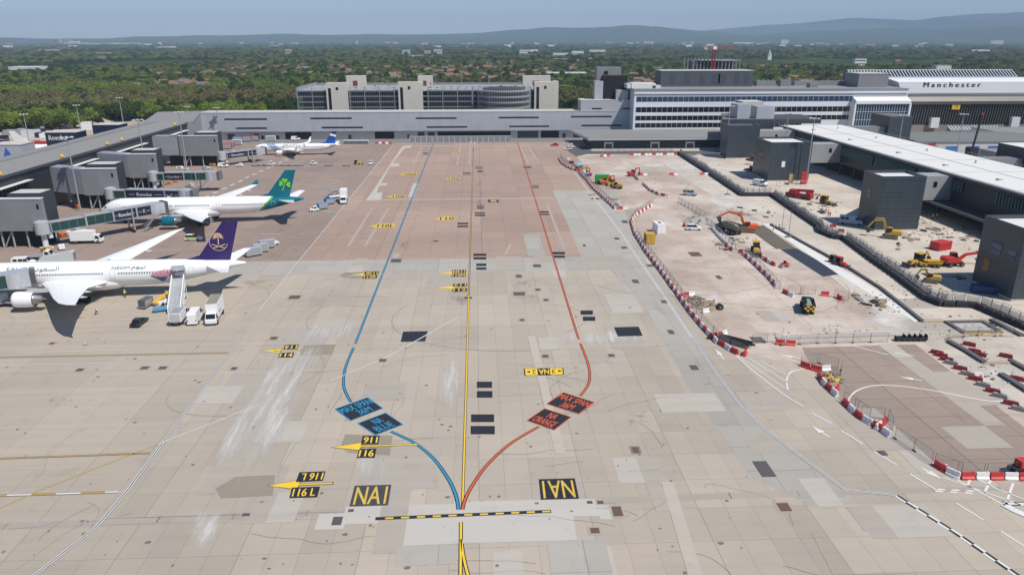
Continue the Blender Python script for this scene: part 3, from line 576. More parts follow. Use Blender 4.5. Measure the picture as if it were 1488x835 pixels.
# screens in front of it
px = 595
for k in range(18):
    x0 = onY(595+k*8.2,203,429)[0]; x1 = onY(595+(k+1)*8.2,203,429)[0]
    lb = 'grey screen panel with white frame in the row before the link building'
    if k == 0: scr0 = thing('screen_panel', lb, 'screen', (x0,429,0), 0, 'screen panels along the head of the apron'); wq = x1-x0; part(MB().box(.1,wq-.1,-.05,.05,.4,3.0), 'panel', mat('mid grey panel', (.24,.24,.25), .5), scr0); b = MB(); b.box(0,.12,-.1,.1,0,3.2); b.box(wq-.1,wq-.02,-.1,.1,0,3.2); b.box(0.12,wq-.1,-.09,.09,3.0,3.2); b.box(0,.3,-.9,.9,0,.3); part(b, 'frame', M_frame, scr0)
    else: copy_tree(scr0, (x0,429,0))
# --- car park behind
cp = bld('car_park', 'multi-storey open-deck car park with grey slatted sides behind the link building', 'car park')
Y0 = 476.0
b = MB()
for k in range(8): b.box(-112, 50.5, Y0+.5, Y0+62, 2.0+k*3.3, 2.4+k*3.3)
part(b, 'deck', mat('deck concrete', (.33,.33,.33), .8, 0, .1, .2, world=True), cp)
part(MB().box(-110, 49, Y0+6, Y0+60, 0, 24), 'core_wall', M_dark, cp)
for (x0, x1) in ((-112,-86),(-79.5,-43.5),(-31,-3),(-3,34)):
    b = MB()
    for k in range(8): b.box(x0, x1, Y0+.1, Y0+.3, 1.9+k*3.3, 2.6+k*3.3)
    for k in range(int((x1-x0)/1.15)+1): b.box(x0+k*1.15, x0+k*1.15+.14, Y0-.05, Y0+.08, 1, 27.6)
    s_ = part(b, 'slatted_screen', mat('screen steel', (.22,.24,.27), .5, .2), cp)
    for k in range(int((x1-x0)/9.2)+1): part(MB().box(x0+k*9.2, x0+k*9.2+.5, Y0-.2, Y0-.06, 0, 27.7), 'column', mat('column steel', (.28,.30,.33), .5, .2), s_)
b = MB().box(-112.4,-112,Y0,Y0+62,22,27.4); part(b, 'side_wall', M_greyside, cp)
b = MB(); b.box(-112,50.5,Y0+61.5,Y0+62,25,27); part(b, 'rear_parapet', M_greyc, cp)
# helical ramp drum
b = MB(); cx_, cy_, R_ = 17.0, Y0+2, 16.5
for k in range(8): b.tube((cx_,cy_,2+k*3.3),(cx_,cy_,2.9+k*3.3),R_,R_,56)
rp = part(b, 'ramp_drum', mat('ramp concrete', (.36,.37,.38), .7, 0, .1, .2, world=True), cp); b = MB(); b.tube((cx_,cy_,0),(cx_,cy_,27),R_-3,R_-3,40); part(b, 'ramp_core', M_dark, rp)
b = MB()
for k in range(96):
    t = 2*PI*k/96; b.beam((cx_+math.cos(t)*(R_+.25),cy_+math.sin(t)*(R_+.25),1),(cx_+math.cos(t)*(R_+.25),cy_+math.sin(t)*(R_+.25),28),.16,.16)
part(b, 'ramp_slats', mat('slat steel', (.40,.42,.45), .45, .3), rp)
for (x0, x1, zt, y_) in ((-93.4,-80.5,31.7-1.5,Y0-2.2),(-49,-34,30.6,Y0-2.2),(36,48.5,30.6,Y0-2.2)):
    b = MB().box(x0, x1, y_, y_+9, 0, zt); tw = part(b, 'lift_tower', M_conct, cp)
    part(MB().box(x0+1.2, x0+3.0, y_-.05, y_+.1, 2, zt-3), 'tall_window', M_glass, tw); part(MB().box(x0+6, x0+7.6, y_-.05, y_+.1, zt-4.2, zt-2.4), 'square_window', M_glass, tw)
for (px0, px1) in ((503,530),(607,628),(760,800)):
    x0,_,_ = onY(px0,115,Y0+22); x1 = onY(px1,115,Y0+22)[0]; z1 = onY(px0,110.5,Y0+22)[2]
    part(MB().box(x0,x1,Y0+22,Y0+29,25,z1), 'stair_block', M_conct, cp); part(MB().box(x0+(x1-x0)*.35,x0+(x1-x0)*.6,Y0+21.9,Y0+22,27,z1-3), 'stair_door', mat('dull red', (.14,.045,.04), .6), cp)
b = MB().box(48.6,51.3,Y0-1,Y0+10,0,30.8); part(b, 'lift_tower', M_conct, cp)
b = MB()
for k in range(26): x = -108+k*6.1; b.tube((x,Y0+.6,27.4),(x,Y0+.6,30.5),.07,.07,4)
b.box(-112,50,Y0+.55,Y0+.65,28.4,28.5); part(b, 'parapet_rail', M_steel, cp)
b = MB()
for k in range(9):
    for yy in (Y0+20,Y0+45): x = -100+k*18; b.tube((x,yy,25),(x,yy,33),.09,.06,5); b.box(x-.8,x+.8,yy-.15,yy+.15,33,33.2)
part(b, 'deck_lamp', M_steel, cp)
# --- grey stair tower
tw = bld('stair_tower', 'tall grey stair tower with one black face between car park and striped offices', 'tower')
x0 = onY(868,98,452)[0]; x1 = onY(903,98,452)[0]
part(MB().box(x0,x1,452,462,0,onY(868,98,452)[2]), 'wall', M_greyc, tw); part(MB().box(x0+3,x1+3,447,452,0,onY(880,110,447)[2]), 'black_panel_block', mat('black panel', (.008,.009,.011), .9), tw)
part(MB().box(x0-2,x0+2.9,446,452,0,onY(866,118,446)[2]), 'pale_edge', M_linkc, tw); b = MB(); xa = onY(895,130,444)[0]; xb = onY(912,130,444)[0]; part(b.box(xa,xb,442,446.5,16,onY(895,131,442)[2]), 'side_block', M_linkc, tw)
part(MB().box(x0+4,x0+6.5,451.9,452.1,36,38), 'window', M_glass, tw)
# --- striped office terminal
of = bld('striped_terminal', 'wide white terminal offices with four dark ribbon window bands and grey flat roof', 'terminal')
FY = 430.0; X0, X1 = 90.2, 251.0; ZT = 28.2
b = MB().box(X0, X1, FY, FY+40, 0, ZT); part(b, 'wall', M_whitec, of)
b = MB(); b.box(X0-.4, X1+.3, FY-.4, FY+40.3, ZT+.02, ZT+.6); part(b, 'roof', M_roofg, of)
b = MB().box(X0+.3, X1-.5, FY-.25, FY+.05, ZT-2.6, ZT-2.1); part(b, 'cornice_gap', mat('slate', (.09,.10,.12), .5), of)
for k, (zb, zt_, xe) in enumerate(((21.8,24.7,X1-.7),(15.9,18.8,X1-28),(11.3,13.9,X1-28),(7.2,9.8,190))):
    b = MB().box(X0+1.2, xe, FY-.05, FY+.08, zb, zt_); w_ = part(b, 'ribbon_window', M_glassb if k == 0 else M_glass, of); b = MB(); x = X0+1.2
    while x < xe: b.box(x, x+.12, FY-.14, FY-.055, zb, zt_); x += 3.05
    part(b, 'mullion', M_frame, w_)
b = MB().box(X0+1, X0+60, FY-.13, FY-.05, 0, 5.2); part(b, 'ground_floor', M_wall, of)
# plant room, screens and cabinets on that roof
rt = bld('roof_plant_room', 'long charcoal plant room sitting on the striped terminal roof', 'plant room')
xa,_,za = onY(960,122,FY+22); xb = onY(1094,118,FY+22)[0]; zt_ = onY(975,103.5,FY+22)[2]
part(MB().box(xa,xb,FY+22,FY+36,ZT+.6,zt_), 'wall', panelmat('blue grey cladding', (.075,.085,.10), 4, 30, .06, .3), rt); part(MB().box(xa-.2,xb+.2,FY+21.8,FY+36.2,zt_+.02,zt_+.4), 'roof', M_roofl, rt)
for t in (.1,.26,.42,.55,.62,.8,.9): part(MB().box(xa+(xb-xa)*t,xa+(xb-xa)*t+(5 if .5<t<.7 else 3),FY+21.9,FY+22.02,ZT+2.5,zt_-1.6), 'louvre', M_dsteel, rt)
cl = bld('rooftop_chiller_bank', 'white louvred chiller bank at the left end of the striped terminal roof', 'chillers')
xa = onY(912,122,FY+6)[0]; xb = onY(957,122,FY+6)[0]; b = MB()
for k in range(12): x = xa+3+(xb-xa-4)*k/12; b.box(x, x+1.0, FY+8, FY+20, ZT+.62, ZT+3.4)
part(b, 'fin_block', M_white, cl); part(MB().box(xa,xa+2.2,FY+7,FY+34,ZT+.61,ZT+3), 'side_screen', M_frame, cl); part(MB().box(xb-3,xb+2,FY+8,FY+14,ZT+.61,ZT+2.2), 'cabinet', M_frame, cl)
cb = bld('roof_cabinet', 'pale grey box housing near the right end of the striped terminal roof', 'roof housing')
xa = onY(1245,118,FY+14)[0]; xb = onY(1288,118,FY+14)[0]; part(MB().box(xa,xb,FY+12,FY+30,ZT+.61,onY(1262,107.5,FY+12)[2]), 'wall', M_greyc, cb); part(MB().box(xa-.2,xb+.2,FY+11.8,FY+30.2,onY(1262,107.5,FY+12)[2]+.02,onY(1262,107.5,FY+12)[2]+.3), 'roof', M_roofl, cb)
for k, (pa, pb, dy, hh, lb) in enumerate(((1100,1128,26,3,'low grey roof duct run right of the charcoal plant room'),(1135,1150,24,3.5,'grey roof unit with a small chimney in the middle of the long roof'),(1155,1235,30,2.6,'long row of grey pipework and ducts behind the roof edge'),(1178,1190,10,2.4,'small pale hatch box at the front edge of the long roof'))):
    xa = onY(pa,118,FY+dy)[0]; xb = onY(pb,118,FY+dy)[0]; d = bld('roof_unit', lb, 'roof unit'); part(MB().box(xa,xb,FY+dy,FY+dy+5,ZT+.61,ZT+.6+hh), 'casing', M_greyc, d); b = MB()
    for q in range(4): b.tube((xa+(xb-xa)*(q+.5)/4,FY+dy+2,ZT+hh),(xa+(xb-xa)*(q+.5)/4,FY+dy+2,ZT+hh+1.6),.35,.35,8)
    part(b, 'vent_pipe', M_steel, d)
# --- glass box at its right end
gb = bld('glass_entrance_block', 'white framed glass hall with sloping canopy at the right end of the striped terminal', 'glass hall')
xa, xb = 218.5, 249.8; part(MB().box(xa,xb,425,444,3,20.3), 'glass_wall', M_glassb, gb)
b = MB(); x = xa
while x <= xb: b.box(x-.08,x+.08,424.8,424.98,7,20.3); x += 1.55
for z in (7,11.5,16,20.2): b.box(xa,xb,424.74,424.96,z,z+.18)
part(b, 'mullion_grid', M_frame, gb)
b = MB(); b.loft([[(xa-.5,424,20.6),(xa-.5,424,22.3),(xa-.5,429,24.3),(xa-.5,444,24.3),(xa-.5,444,20.6)],[(xb+.6,424,20.6),(xb+.6,424,22.3),(xb+.6,429,24.3),(xb+.6,444,24.3),(xb+.6,444,20.6)]]); part(b, 'canopy', M_white, gb)
b = MB(); b.loft([[(xb+.1,424.2,3),(xb+1.2,424.2,3),(xb+1.2,424.2,21),(xb+.1,424.2,21)],[(xb+.1,430,3),(xb+1.2,430,3),(xb+1.2,430,21),(xb+.1,430,21)]]); b.box(xa-1,xa,424.2,430,5,21); part(b, 'side_frame', M_white, gb); part(MB().box(xa,xb+1,424.5,440,3.0,6.9), 'base_band', M_whitec, gb)
# --- old terminal with the airport name
mt = bld('old_terminal', 'old terminal with a white name fascia, ribbed brown roof edge and black finned wall', 'terminal')
GY = 462.0; xl = onY(1300,150,GY)[0]; xr = 470
zf0, zf1 = onY(1330,136,GY+26)[2], onY(1300,118,GY+26)[2]
part(MB().box(xl,xr,GY+1,GY+50,0,16.5), 'black_wall', M_black, mt)
b = MB(); x = xl+.6
zt_ = onY(1400,151.5,GY)[2]; zb_ = onY(1400,181,GY)[2]
while x < xr: b.loft([[(x,GY+.3,zt_),(x+.18,GY+.3,zt_),(x+.18,GY+.9,zt_),(x,GY+.9,zt_)],[(x-.9,GY+.3,zb_),(x-.72,GY+.3,zb_),(x-.72,GY+.9,zb_),(x-.9,GY+.9,zb_)]]); x += 1.7
part(b, 'fin_screen', mat('fin grey', (.17,.165,.155), .5), mt)
M_rib = panelmat('ribbed bronze', (.085,.076,.064), 3.4, 40, .16, .5)
zr = onY(1400,139,GY+3)[2]
b = MB(); b.loft([[(x_,GY-.6,zt_-.1),(x_,GY-.6,zt_+1.8),(x_,GY+1.2,zr-.5),(x_,GY+4,zr),(x_,GY+50,zr),(x_,GY+50,zt_-.1)] for x_ in (xl-1,xr)]); part(b, 'ribbed_roof_edge', M_rib, mt)
part(MB().box(xl,xr,GY-.4,GY+.95,0,zb_-.2), 'lower_wall', mat('brown grey concrete wall', (.22,.195,.175), .8, 0, .1, .3, world=True), mt)
WY = GY+26; xwl = onY(1312,130,WY)[0]
b = MB(); z0_ = onY(1400,136.5,WY)[2]; z1_ = onY(1400,119,WY)[2]; z2_ = onY(1400,115,WY+6)[2]
b.loft([[(x_,WY,z0_),(x_-4*k_,WY,z1_),(x_-6*k_,WY+7,z2_),(x_,WY+30,z2_),(x_,WY+30,z0_)] for x_, k_ in ((xwl,1),(xr,0))]); fw = part(b, 'name_fascia', mat('fascia white', (.78,.79,.80), .4, 0, .04, .2), mt)
Xa = onY(1342,125,WY-.1); Xb = onY(1425,125,WY-.1); st_ = 'M a n c h e s t e r'
zc0, zc1 = onY(1380,126.8,WY-.1)[2], onY(1380,119.8,WY-.1)[2]
b = MB(); put_text(b, st_, [(Xa[0],WY-.08,zc0),(Xb[0],WY-.08,zc0),(Xb[0],WY-.08,zc1),(Xa[0],WY-.08,zc1)], 0, (0,0,1,1), False, .007); part(b, 'name_lettering', mat('slate lettering', (.04,.06,.10), .5), fw, fix=False)
b = MB(); b.box(xwl+4,xr,WY-6,WY-.5,z0_-1.2,z0_-.6); 
for k in range(40): b.tube((xwl+4+k*3.4,WY-6,zr),(xwl+4+k*3.4,WY-6,z0_-.6),.08,.08,4)
b.box(xwl+4,xr,WY-6.1,WY-5.9,zr+1.0,zr+1.1); part(b, 'balcony_rail', M_white, mt)
# rooflight sawtooth behind
SY = WY+45; xs0 = onY(1238,108,SY)[0]; xs1 = onY(1480,106,SY)[0]; zz0 = onY(1400,111.5,SY)[2]; zz1 = onY(1400,102,SY+8)[2]
b = MB(); b.loft([[(x_,SY,zz0-8),(x_,SY,zz0),(x_,SY+8,zz1),(x_,SY+12,zz1),(x_,SY+12,zz0-8)] for x_ in (xs0,xs1)]); sg = part(b, 'rooflight_slope', M_glass, mt)
b = MB(); x = xs0
while x < xs1: b.beam((x,SY-.1,zz0+.1),(x+.6,SY+7.9,zz1+.15),.5,.3); x += 2.3
b.beam((xs0,SY-.1,zz0+.1),(xs1,SY-.1,zz0+.1),.5,.5); b.beam((xs0,SY+8,zz1+.2),(xs1,SY+8,zz1+.2),.5,.5)
part(b, 'rooflight_rafters', M_frame, sg)
sgn = onY(1390,154.5,GY-.5); s_ = bld('yellow_gate_sign', 'square yellow sign fixed high on the black finned wall', 'sign'); part(MB().box(sgn[0]-2.6,sgn[0]+2.6,GY-.3,GY+.2,sgn[2]-2,sgn[2]+2), 'board', M_yel, s_)
b = MB(); put_text(b, '24', [(sgn[0]-1.1,GY-.32,sgn[2]-.8),(sgn[0]+1.1,GY-.32,sgn[2]-.8),(sgn[0]+1.1,GY-.32,sgn[2]+.8),(sgn[0]-1.1,GY-.32,sgn[2]+.8)]); part(b, 'numerals', M_kp, s_, fix=False)
for px_, py_, lb in ((1359,179,'small pale hut projecting from the lower left of the black finned wall'),(1476,178,'small pale hut projecting from the lower right of the black finned wall')):
    q = onY(px_,py_,GY-3); d = bld('plant_hut', lb, 'hut'); part(MB().box(q[0]-2.6,q[0]+2.6,GY-3,GY-.5,q[2]-3,q[2]+3.2), 'casing', M_frame, d)
cn = bld('glazed_canopy', 'sloping glazed canopy with white ribs at the foot of the black finned wall', 'canopy')
ca, cb_ = onY(1383,190,450)[0], onY(1455,190,450)[0]; z0c, z1c = onY(1400,190,450)[2], onY(1400,183,455)[2]
b = MB(); b.loft([[(x_,450,z0c),(x_,455,z1c),(x_,455,z0c-1)] for x_ in (ca,cb_)]); part(b, 'glass_slope', mat('pale glass', (.20,.24,.26), .2), cn); b = MB(); x = ca
while x < cb_: b.beam((x,449.9,z0c+.1),(x,455,z1c+.15),.4,.25); x += 2.1
part(b, 'rib', M_frame, cn); part(MB().box(ca+.5,cb_-.5,450.4,454,0,z0c-1), 'glass_front', M_glass, cn)
# construction frame and crane behind
fr = bld('concrete_frame', 'unfinished concrete building frame with open floors behind the plant room', 'building frame')
FY2 = 640; xa = onY(1007,100,FY2)[0]; xb = onY(1076,100,FY2)[0]; b = MB(); zb2, zt2 = onY(1030,102,FY2)[2], onY(1030,88,FY2)[2]
for k in range(5): z = 2+(zt2-2)*k/4; b.box(xa+(8 if k == 4 else 0),xb,FY2,FY2+30,z-.5,z)
part(b, 'floor_slab', mat('slab grey', (.30,.30,.31), .8), fr); b = MB()
for k in range(14):
    for yy in (FY2+.5,FY2+29): b.box(xa+(xb-xa-1)*k/13,xa+(xb-xa-1)*k/13+.7,yy,yy+.7,0,zt2+1.5)
part(b, 'column', mat('column grey', (.26,.26,.27), .8), fr); part(MB().box(xa+2,xb-2,FY2+12,FY2+20,0,zt2-1), 'core', M_dsteel, fr)
cr = bld('tower_crane', 'red tower crane with a white slewing cab above the unfinished frame', 'crane')
q = onY(1036,100,FY2-4); zc = onY(1036,71,FY2-4)[2]; b = MB()
def lattice(b, p, q, w, n, r=.14):
    p = Vector(p); q = Vector(q); d = (q-p).normalized(); up = Vector((0,0,1)) if abs(d.z) < .9 else Vector((1,0,0)); a = d.cross(up).normalized()*w/2; c = a.cross(d).normalized()*w/2
    cs = [a+c, a-c, -a-c, -a+c]
    for k in cs: b.tube(p+k, q+k, r, r, 4, cap=False)
    for i in range(n):
        s, t = p+(q-p)*i/n, p+(q-p)*(i+1)/n
        for k in range(4): b.tube(s+cs[k], t+cs[(k+1)%4], r*.6, r*.6, 4, cap=False)
b.box(q[0]-1,q[0]+1,q[1]-1,q[1]+1,0,.8); lattice(b, (q[0],q[1],.5), (q[0],q[1],zc), 2.0, 18, .22); part(b, 'mast', M_red, cr)
b = MB(); lattice(b, (q[0]-8,q[1],zc+.6), (q[0]+14,q[1]-2,zc+1.4), 1.3, 14, .16); part(b, 'jib', M_red, cr); part(MB().box(q[0]-1.6,q[0]+1.6,q[1]-1.6,q[1]+1.6,zc-.6,zc+2), 'slewing_cab', M_white, cr); part(MB().box(q[0]-9,q[0]-6.5,q[1]-1,q[1]+1,zc-.6,zc+1), 'counterweight', M_conct, cr)
# --- low canopy building in front of the striped terminal
cb = bld('low_gate_building', 'low dark gate building with flat grey roof and white portal doors', 'gate building')
part(MB().box(61,140,394,428,0,5.0), 'wall', panelmat('dark cladding', (.030,.034,.042), 5, 20, .06, .4), cb)
b = MB(); b.prism([(58.5,391),(140,391),(140,429.5),(53,429.5)], 5.05, 6.1); part(b, 'fascia', mat('grey fascia', (.42,.44,.47), .45), cb); b = MB(); b.prism([(58.8,391.3),(139.8,391.3),(139.8,429.2),(53.4,429.2)], 6.12, 6.3); part(b, 'roof', M_roofg, cb)
for px0, px1 in ((878,891),(945,958),(996,1009)):
    x0 = onY(px0,212,393.9)[0]; x1 = onY(px1,212,393.9)[0]; b = MB(); b.box(x0,x0+.6,393.6,394,0,3.8); b.box(x1-.6,x1,393.6,394,0,3.8); b.box(x0+.6,x1-.6,393.6,394,2.9,3.8); dd = part(b, 'portal_frame', M_frame, cb); part(MB().box(x0+.6,x1-.6,393.9,393.98,0,2.85), 'door', M_dsteel, dd)
for px0, px1 in ((905,918),(924,940)): x0 = onY(px0,212,393.9)[0]; x1 = onY(px1,212,393.9)[0]; part(MB().box(x0,x1,393.9,393.98,1.2,3.0), 'window', M_glassb, cb)
b = MB(); b.box(61,140,393.2,393.9,0,.5); part(b, 'kerb', M_conct, cb)
# --- right pier with white roof
rp_ = bld('white_roof_pier', 'long black pier with a brilliant white flat roof on the right side of the works', 'pier')
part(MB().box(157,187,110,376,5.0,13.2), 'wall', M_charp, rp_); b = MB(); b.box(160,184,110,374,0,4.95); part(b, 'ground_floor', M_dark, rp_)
part(MB().box(155.6,188.4,109,378,13.25,13.75), 'fascia', M_dsteel, rp_); part(MB().box(155.9,188.1,109.3,377.7,13.77,14.0), 'roof', M_roofw, rp_)
b = MB(); k_ = 114
while k_ < 376: b.tube((188.2,k_,14),(188.2,k_,14.9),.05,.05,4); k_ += 2.2
b.box(188.17,188.23,110,376,14.85,14.92); part(b, 'edge_rail', M_steel, rp_)
b = MB()
for y in (170,205,236,262,300,340): b.box(156.2,188,y,y+.35,14.0,14.12)
b.box(171.8,172.1,110,376,14.0,14.1); b.box(156.2,157.0,110,376,14.0,14.18); part(b, 'roof_seam', M_roofl, rp_)
for y in (131,152,188,221,249,279,318,355): part(MB().box(163,164.4,y,y+1.6,14.0,14.5), 'roof_hatch', M_roofl, rp_); part(MB().tube((178,y+6,14.0),(178,y+6,14.9),.3,.3,8), 'roof_vent', M_steel, rp_)
M_fing = mat('green fin', (.16,.25,.23), .35)
for (y0, y1) in ((255,283),(228,250),(285,310),(184,212),(318,350),(150,180)):
    b = MB().box(156.88,156.97,y0,y1,8.6,12.2); w_ = part(b, 'window_strip', M_glass, rp_); b = MB(); k_ = y0+.5
    while k_ < y1: b.box(156.35,156.86,k_,k_+.16,8.6,12.2); k_ += 1.35
    part(b, 'fin', M_fing, w_)
part(MB().box(156.85,156.97,194,204,4.0,5.3), 'low_window', M_glassg, rp_)
k_ = 120
while k_ < 372: part(MB().box(157.6,158.4,k_,k_+.8,0,4.98), 'column', M_dsteel, rp_); k_ += 12
b = MB().box(150,157,192,262,4.2,4.9); part(b, 'apron_canopy', M_dsteel, rp_)
M_linkb = panelmat('pale link cladding', (.34,.345,.35), 5, 4, .05, .2, axis=0)
TW = [((122.3,138,358,367),16.0,'dark clad gate tower farthest from the camera beside the low gate building'),((119.8,137,297,315),15.8,'dark clad gate tower with a pale square window and red hoist behind the crane lorry'),((121.5,135.2,214,225),16.6,'dark clad gate tower behind the large yellow excavator'),((119.5,150,150.2,164),16.4,'large dark clad gate tower cut off by the right edge of the picture')]
for k, ((x0,x1,y0,y1), h, lb) in enumerate(TW):
    t = bld('gate_tower', lb, 'gate tower', 'charcoal gate towers along the right pier')
    part(MB().box(x0,x1,y0,y1,.6,h-.8), 'wall', M_charc, t); part(MB().box(x0+.1,x1-.1,y0+.1,y1-.1,0,.58), 'plinth', M_conct, t)
    b = MB(); b.box(x0-.03,x1+.03,y0-.03,y0+.35,h-.78,h+.3); b.box(x0-.03,x1+.03,y1-.35,y1+.03,h-.78,h+.3); b.box(x0-.03,x0+.35,y0+.36,y1-.36,h-.78,h+.3); b.box(x1-.35,x1+.03,y0+.36,y1-.36,h-.78,h+.3); part(b, 'parapet', M_charc, t)
    part(MB().box(x0+.36,x1-.36,y0+.36,y1-.36,h-.79,h-.55), 'roof', M_roofw, t)
    if k in (1,2,3): part(MB().box(x0-.08,x0-.02,y0+(y1-y0)*.45,y0+(y1-y0)*.7,h*.55,h*.72), 'side_window', M_glassb, t)
    if k == 3:
        part(MB().box(x0-.08,x0-.02,y0+1.5,y0+4,h*.52,h*.68), 'side_window', M_glassb, t); part(MB().box(x0-.08,x0-.02,y0+9,y0+11,h*.25,h*.42), 'side_window', mat('warm glass', (.25,.10,.03), .3), t)
    if k == 1:
        part(MB().box(x0+5.2,x0+6.6,y0-.08,y0-.02,h*.38,h*.53), 'front_window', M_white, t); part(MB().box(x0+9,x0+11,y0-.08,y0-.02,.6,3.2), 'door', mat('ply door', (.45,.30,.12), .7), t); part(MB().box(x0+12.6,x0+13,y0-.12,y0-.02,.6,h-.8), 'downpipe', M_black, t)
    lp, lw = [([(x1+.05,y0+3),(156.9,y0+3),(156.9,y0+10),(x1+.05,y0+10)],(x1+9,y0+3)),([(x1+.05,312),(156.9,312),(156.9,319),(128,319),(128,315.1),(x1+.05,315.1)],(151.5,312)),([(125,225.1),(133,225.1),(146,234),(156.9,234),(156.9,241),(140,241)],(150.5,234)),([(134,164.1),(146,164.1),(156.9,170),(156.9,178),(140,178)],(153,167))][k]
    part(MB().prism(lp, 5.2, 13.2), 'link_bridge', M_linkb, t)
    if k != 3: part(MB().box(lw[0],lw[0]+1.2,lw[1]-.1,lw[1]-.02,9.6,11.4), 'link_window', M_glass, t)
# blocks between the low gate building and the pier
d = bld('junction_block', 'stepped charcoal roof block with two pale boxes on top where the pier meets the offices', 'roof block')
q0 = onY(1048,178,372); q1 = onY(1150,178,372)
zj = onY(1060,174,379)[2]; xj = onY(1049,180,379)[0]; part(MB().prism([(xj,379),(153,379),(153,412),(xj+10,412)],0,zj), 'wall', M_charc, d); part(MB().prism([(xj+.4,379.3),(152.7,379.3),(152.7,411.7),(xj+10.3,411.7)],zj+.02,zj+.2), 'roof', M_roofd, d)
jx = lambda p, Y: onY(p,160,Y)[0]
part(MB().box(jx(1072,383),jx(1090,383),383,394,zj+.21,onY(1080,152,383)[2]), 'pale_box', M_linkc, d); part(MB().box(jx(1100,381),jx(1126,381),381,390,zj+.21,onY(1110,155,381)[2]), 'pale_box', M_linkc, d); part(MB().box(jx(1078,395),jx(1108,395),394.2,406,zj+.21,onY(1090,147.5,396)[2]), 'pale_box', M_roofl, d)
b = MB()
for k in range(12): b.tube((153.5+k*2,385,14),(153.5+k*2,385,17),.07,.07,4)
b.box(152.1,180,384,410,14.05,16.4); part(b, 'lattice_frame', M_dsteel, d)
for (bx, h, lb, lk2) in (((210,222,372,390),18.5,'dark gate tower standing behind the white roof near the glass hall',(189,210)),((206,232,266,284),17.0,'dark gate tower with white roof behind the pier at the right edge',(189,206)),((onY(1296,190,379)[0],onY(1304,190,379)[0],379,386),onY(1300,174,379)[2],'small blue windowed tower section beside the dark tower near the glass hall',None)):
    t = bld('rear_gate_tower', lb, 'gate tower'); x0,x1,y0,y1 = bx; m_ = M_charc if lk2 else M_linkc
    part(MB().box(x0,x1,y0,y1,0,h), 'wall', m_, t); part(MB().box(x0+.3,x1-.3,y0+.3,y1-.3,h+.02,h+.2), 'roof', M_roofw if bx[0]==206 else M_roofd, t)
    if lk2: part(MB().box(lk2[0],lk2[1]-.1,y0+3,y0+9,5,13.2), 'link_bridge', M_greyc, t)
    else: part(MB().box(x0+.5,x1-.5,y0-.05,y0+.1,h-3.4,h-1.2), 'window', M_glassb, t)
sh = bld('workshop_shed', 'grey workshop shed with pale walls and blue roller doors behind the white roof', 'shed')
x0s, x1s = 222, 292
part(MB().box(x0s,x1s,364,404,0,6.6), 'wall', mat('pale shed wall', (.50,.50,.49), .6), sh); b = MB(); b.loft([[(x_,363.5,6.62),(x_,404.5,6.62),(x_,404.5,7.0),(x_,384,8.4),(x_,363.5,7.0)] for x_ in (x0s-.6,x1s+.6)]); part(b, 'roof', gmat('green grey roof', (.17,.185,.18), None, big=.08, streak=.05), sh)
for k in range(6): part(MB().box(x0s+4+k*11,x0s+10.5+k*11,363.9,364.05,0,4.6), 'roller_door', M_blue if k in (1,2,3,4) else M_dsteel, sh)
part(MB().box(x0s+5.5,x0s+9.5,363.8,363.88,5.0,6.2), 'red_sign', M_red, sh)
for (bx, h, m_, lb) in (((245,300,300,350),5,M_greyc,'low pale grey flat building between shed and white roof'),((300,380,400,440),5,M_wall,'low brown grey service building at the right edge behind the red machines')):
    t = bld('service_building', lb, 'building'); part(MB().box(bx[0],bx[1],bx[2],bx[3],0,h), 'wall', m_, t); part(MB().box(bx[0]-.3,bx[1]+.3,bx[2]-.3,bx[3]+.3,h+.02,h+.4), 'roof', M_roofg, t)
# --- gate nodes on the left pier
NODES = [(206.0,-135.5,-121.5,-131.0,'nearest grey gate block on the left pier, cut by the picture edge'),(256.0,-135.5,-124.2,-134.5,'second grey gate block along the left pier'),(289.5,-135.0,-124.4,-134.0,'third grey gate block along the left pier'),(346.0,-137.0,-119.6,-130.0,'farthest grey gate block on the left pier beside the striped tail airliner')]
for k, (y, xl_, xr_, xd, lb) in enumerate(NODES):
    t = bld('gate_block', lb, 'gate block', 'grey gate blocks on stilts along the left pier')
    part(MB().box(xl_,xr_,y,y+1.6,5,14), 'front_box', M_greyc, t)
    b = MB(); yy = y+7 if k != 3 else y+2.0; b.prism([(-148.9,yy-1.2),(xl_-.02,y),(xl_-.02,y+1.6),(xl_-.02,y+5),(-148.9,yy+4)], 5.3, 14.0); part(b, 'corridor', M_greyside, t)
    part(MB().box(xd,xr_-.3,y+1.65,y+8,4.4,15.3), 'dark_block', M_charp if 0 else mat('slate block', (.030,.034,.042), .5, 0, .1, .2), t); part(MB().box(xd+.5,xr_-.8,y+2.1,y+7.6,15.32,15.42), 'roof', M_roofl, t)
    b = MB(); b.box(xl_-.1,xr_+.1,y-.12,y+1.7,14.02,14.25); part(b, 'coping', M_frame, t)
    part(MB().box(xr_-1.3,xr_-.7,y-.05,y+.05,11.2,12.6), 'window', M_glass, t)
    for j, xx in enumerate((xl_+1,xl_+4,(xl_+xr_)/2+1,xr_-1)):
        part(MB().tube((xx,y+1,0),(xx,y+1,5),.28,.28,8), 'column', M_steel, t); part(MB().tube((xx,y+7,0),(xx,y+7,4.4),.28,.28,8), 'column', M_steel, t)
        if j == 1: part(MB().tube((xx-2.6,y+1,.3),(xx,y+1,4.9),.2,.2,6), 'brace', M_steel, t)
    part(MB().box(xl_-6,xr_-2.2,y+2.4,y+7.8,0,4.36), 'shade_enclosure', M_dark, t)  # enclosure enlarged in near-black to paint the darkness under the gate block
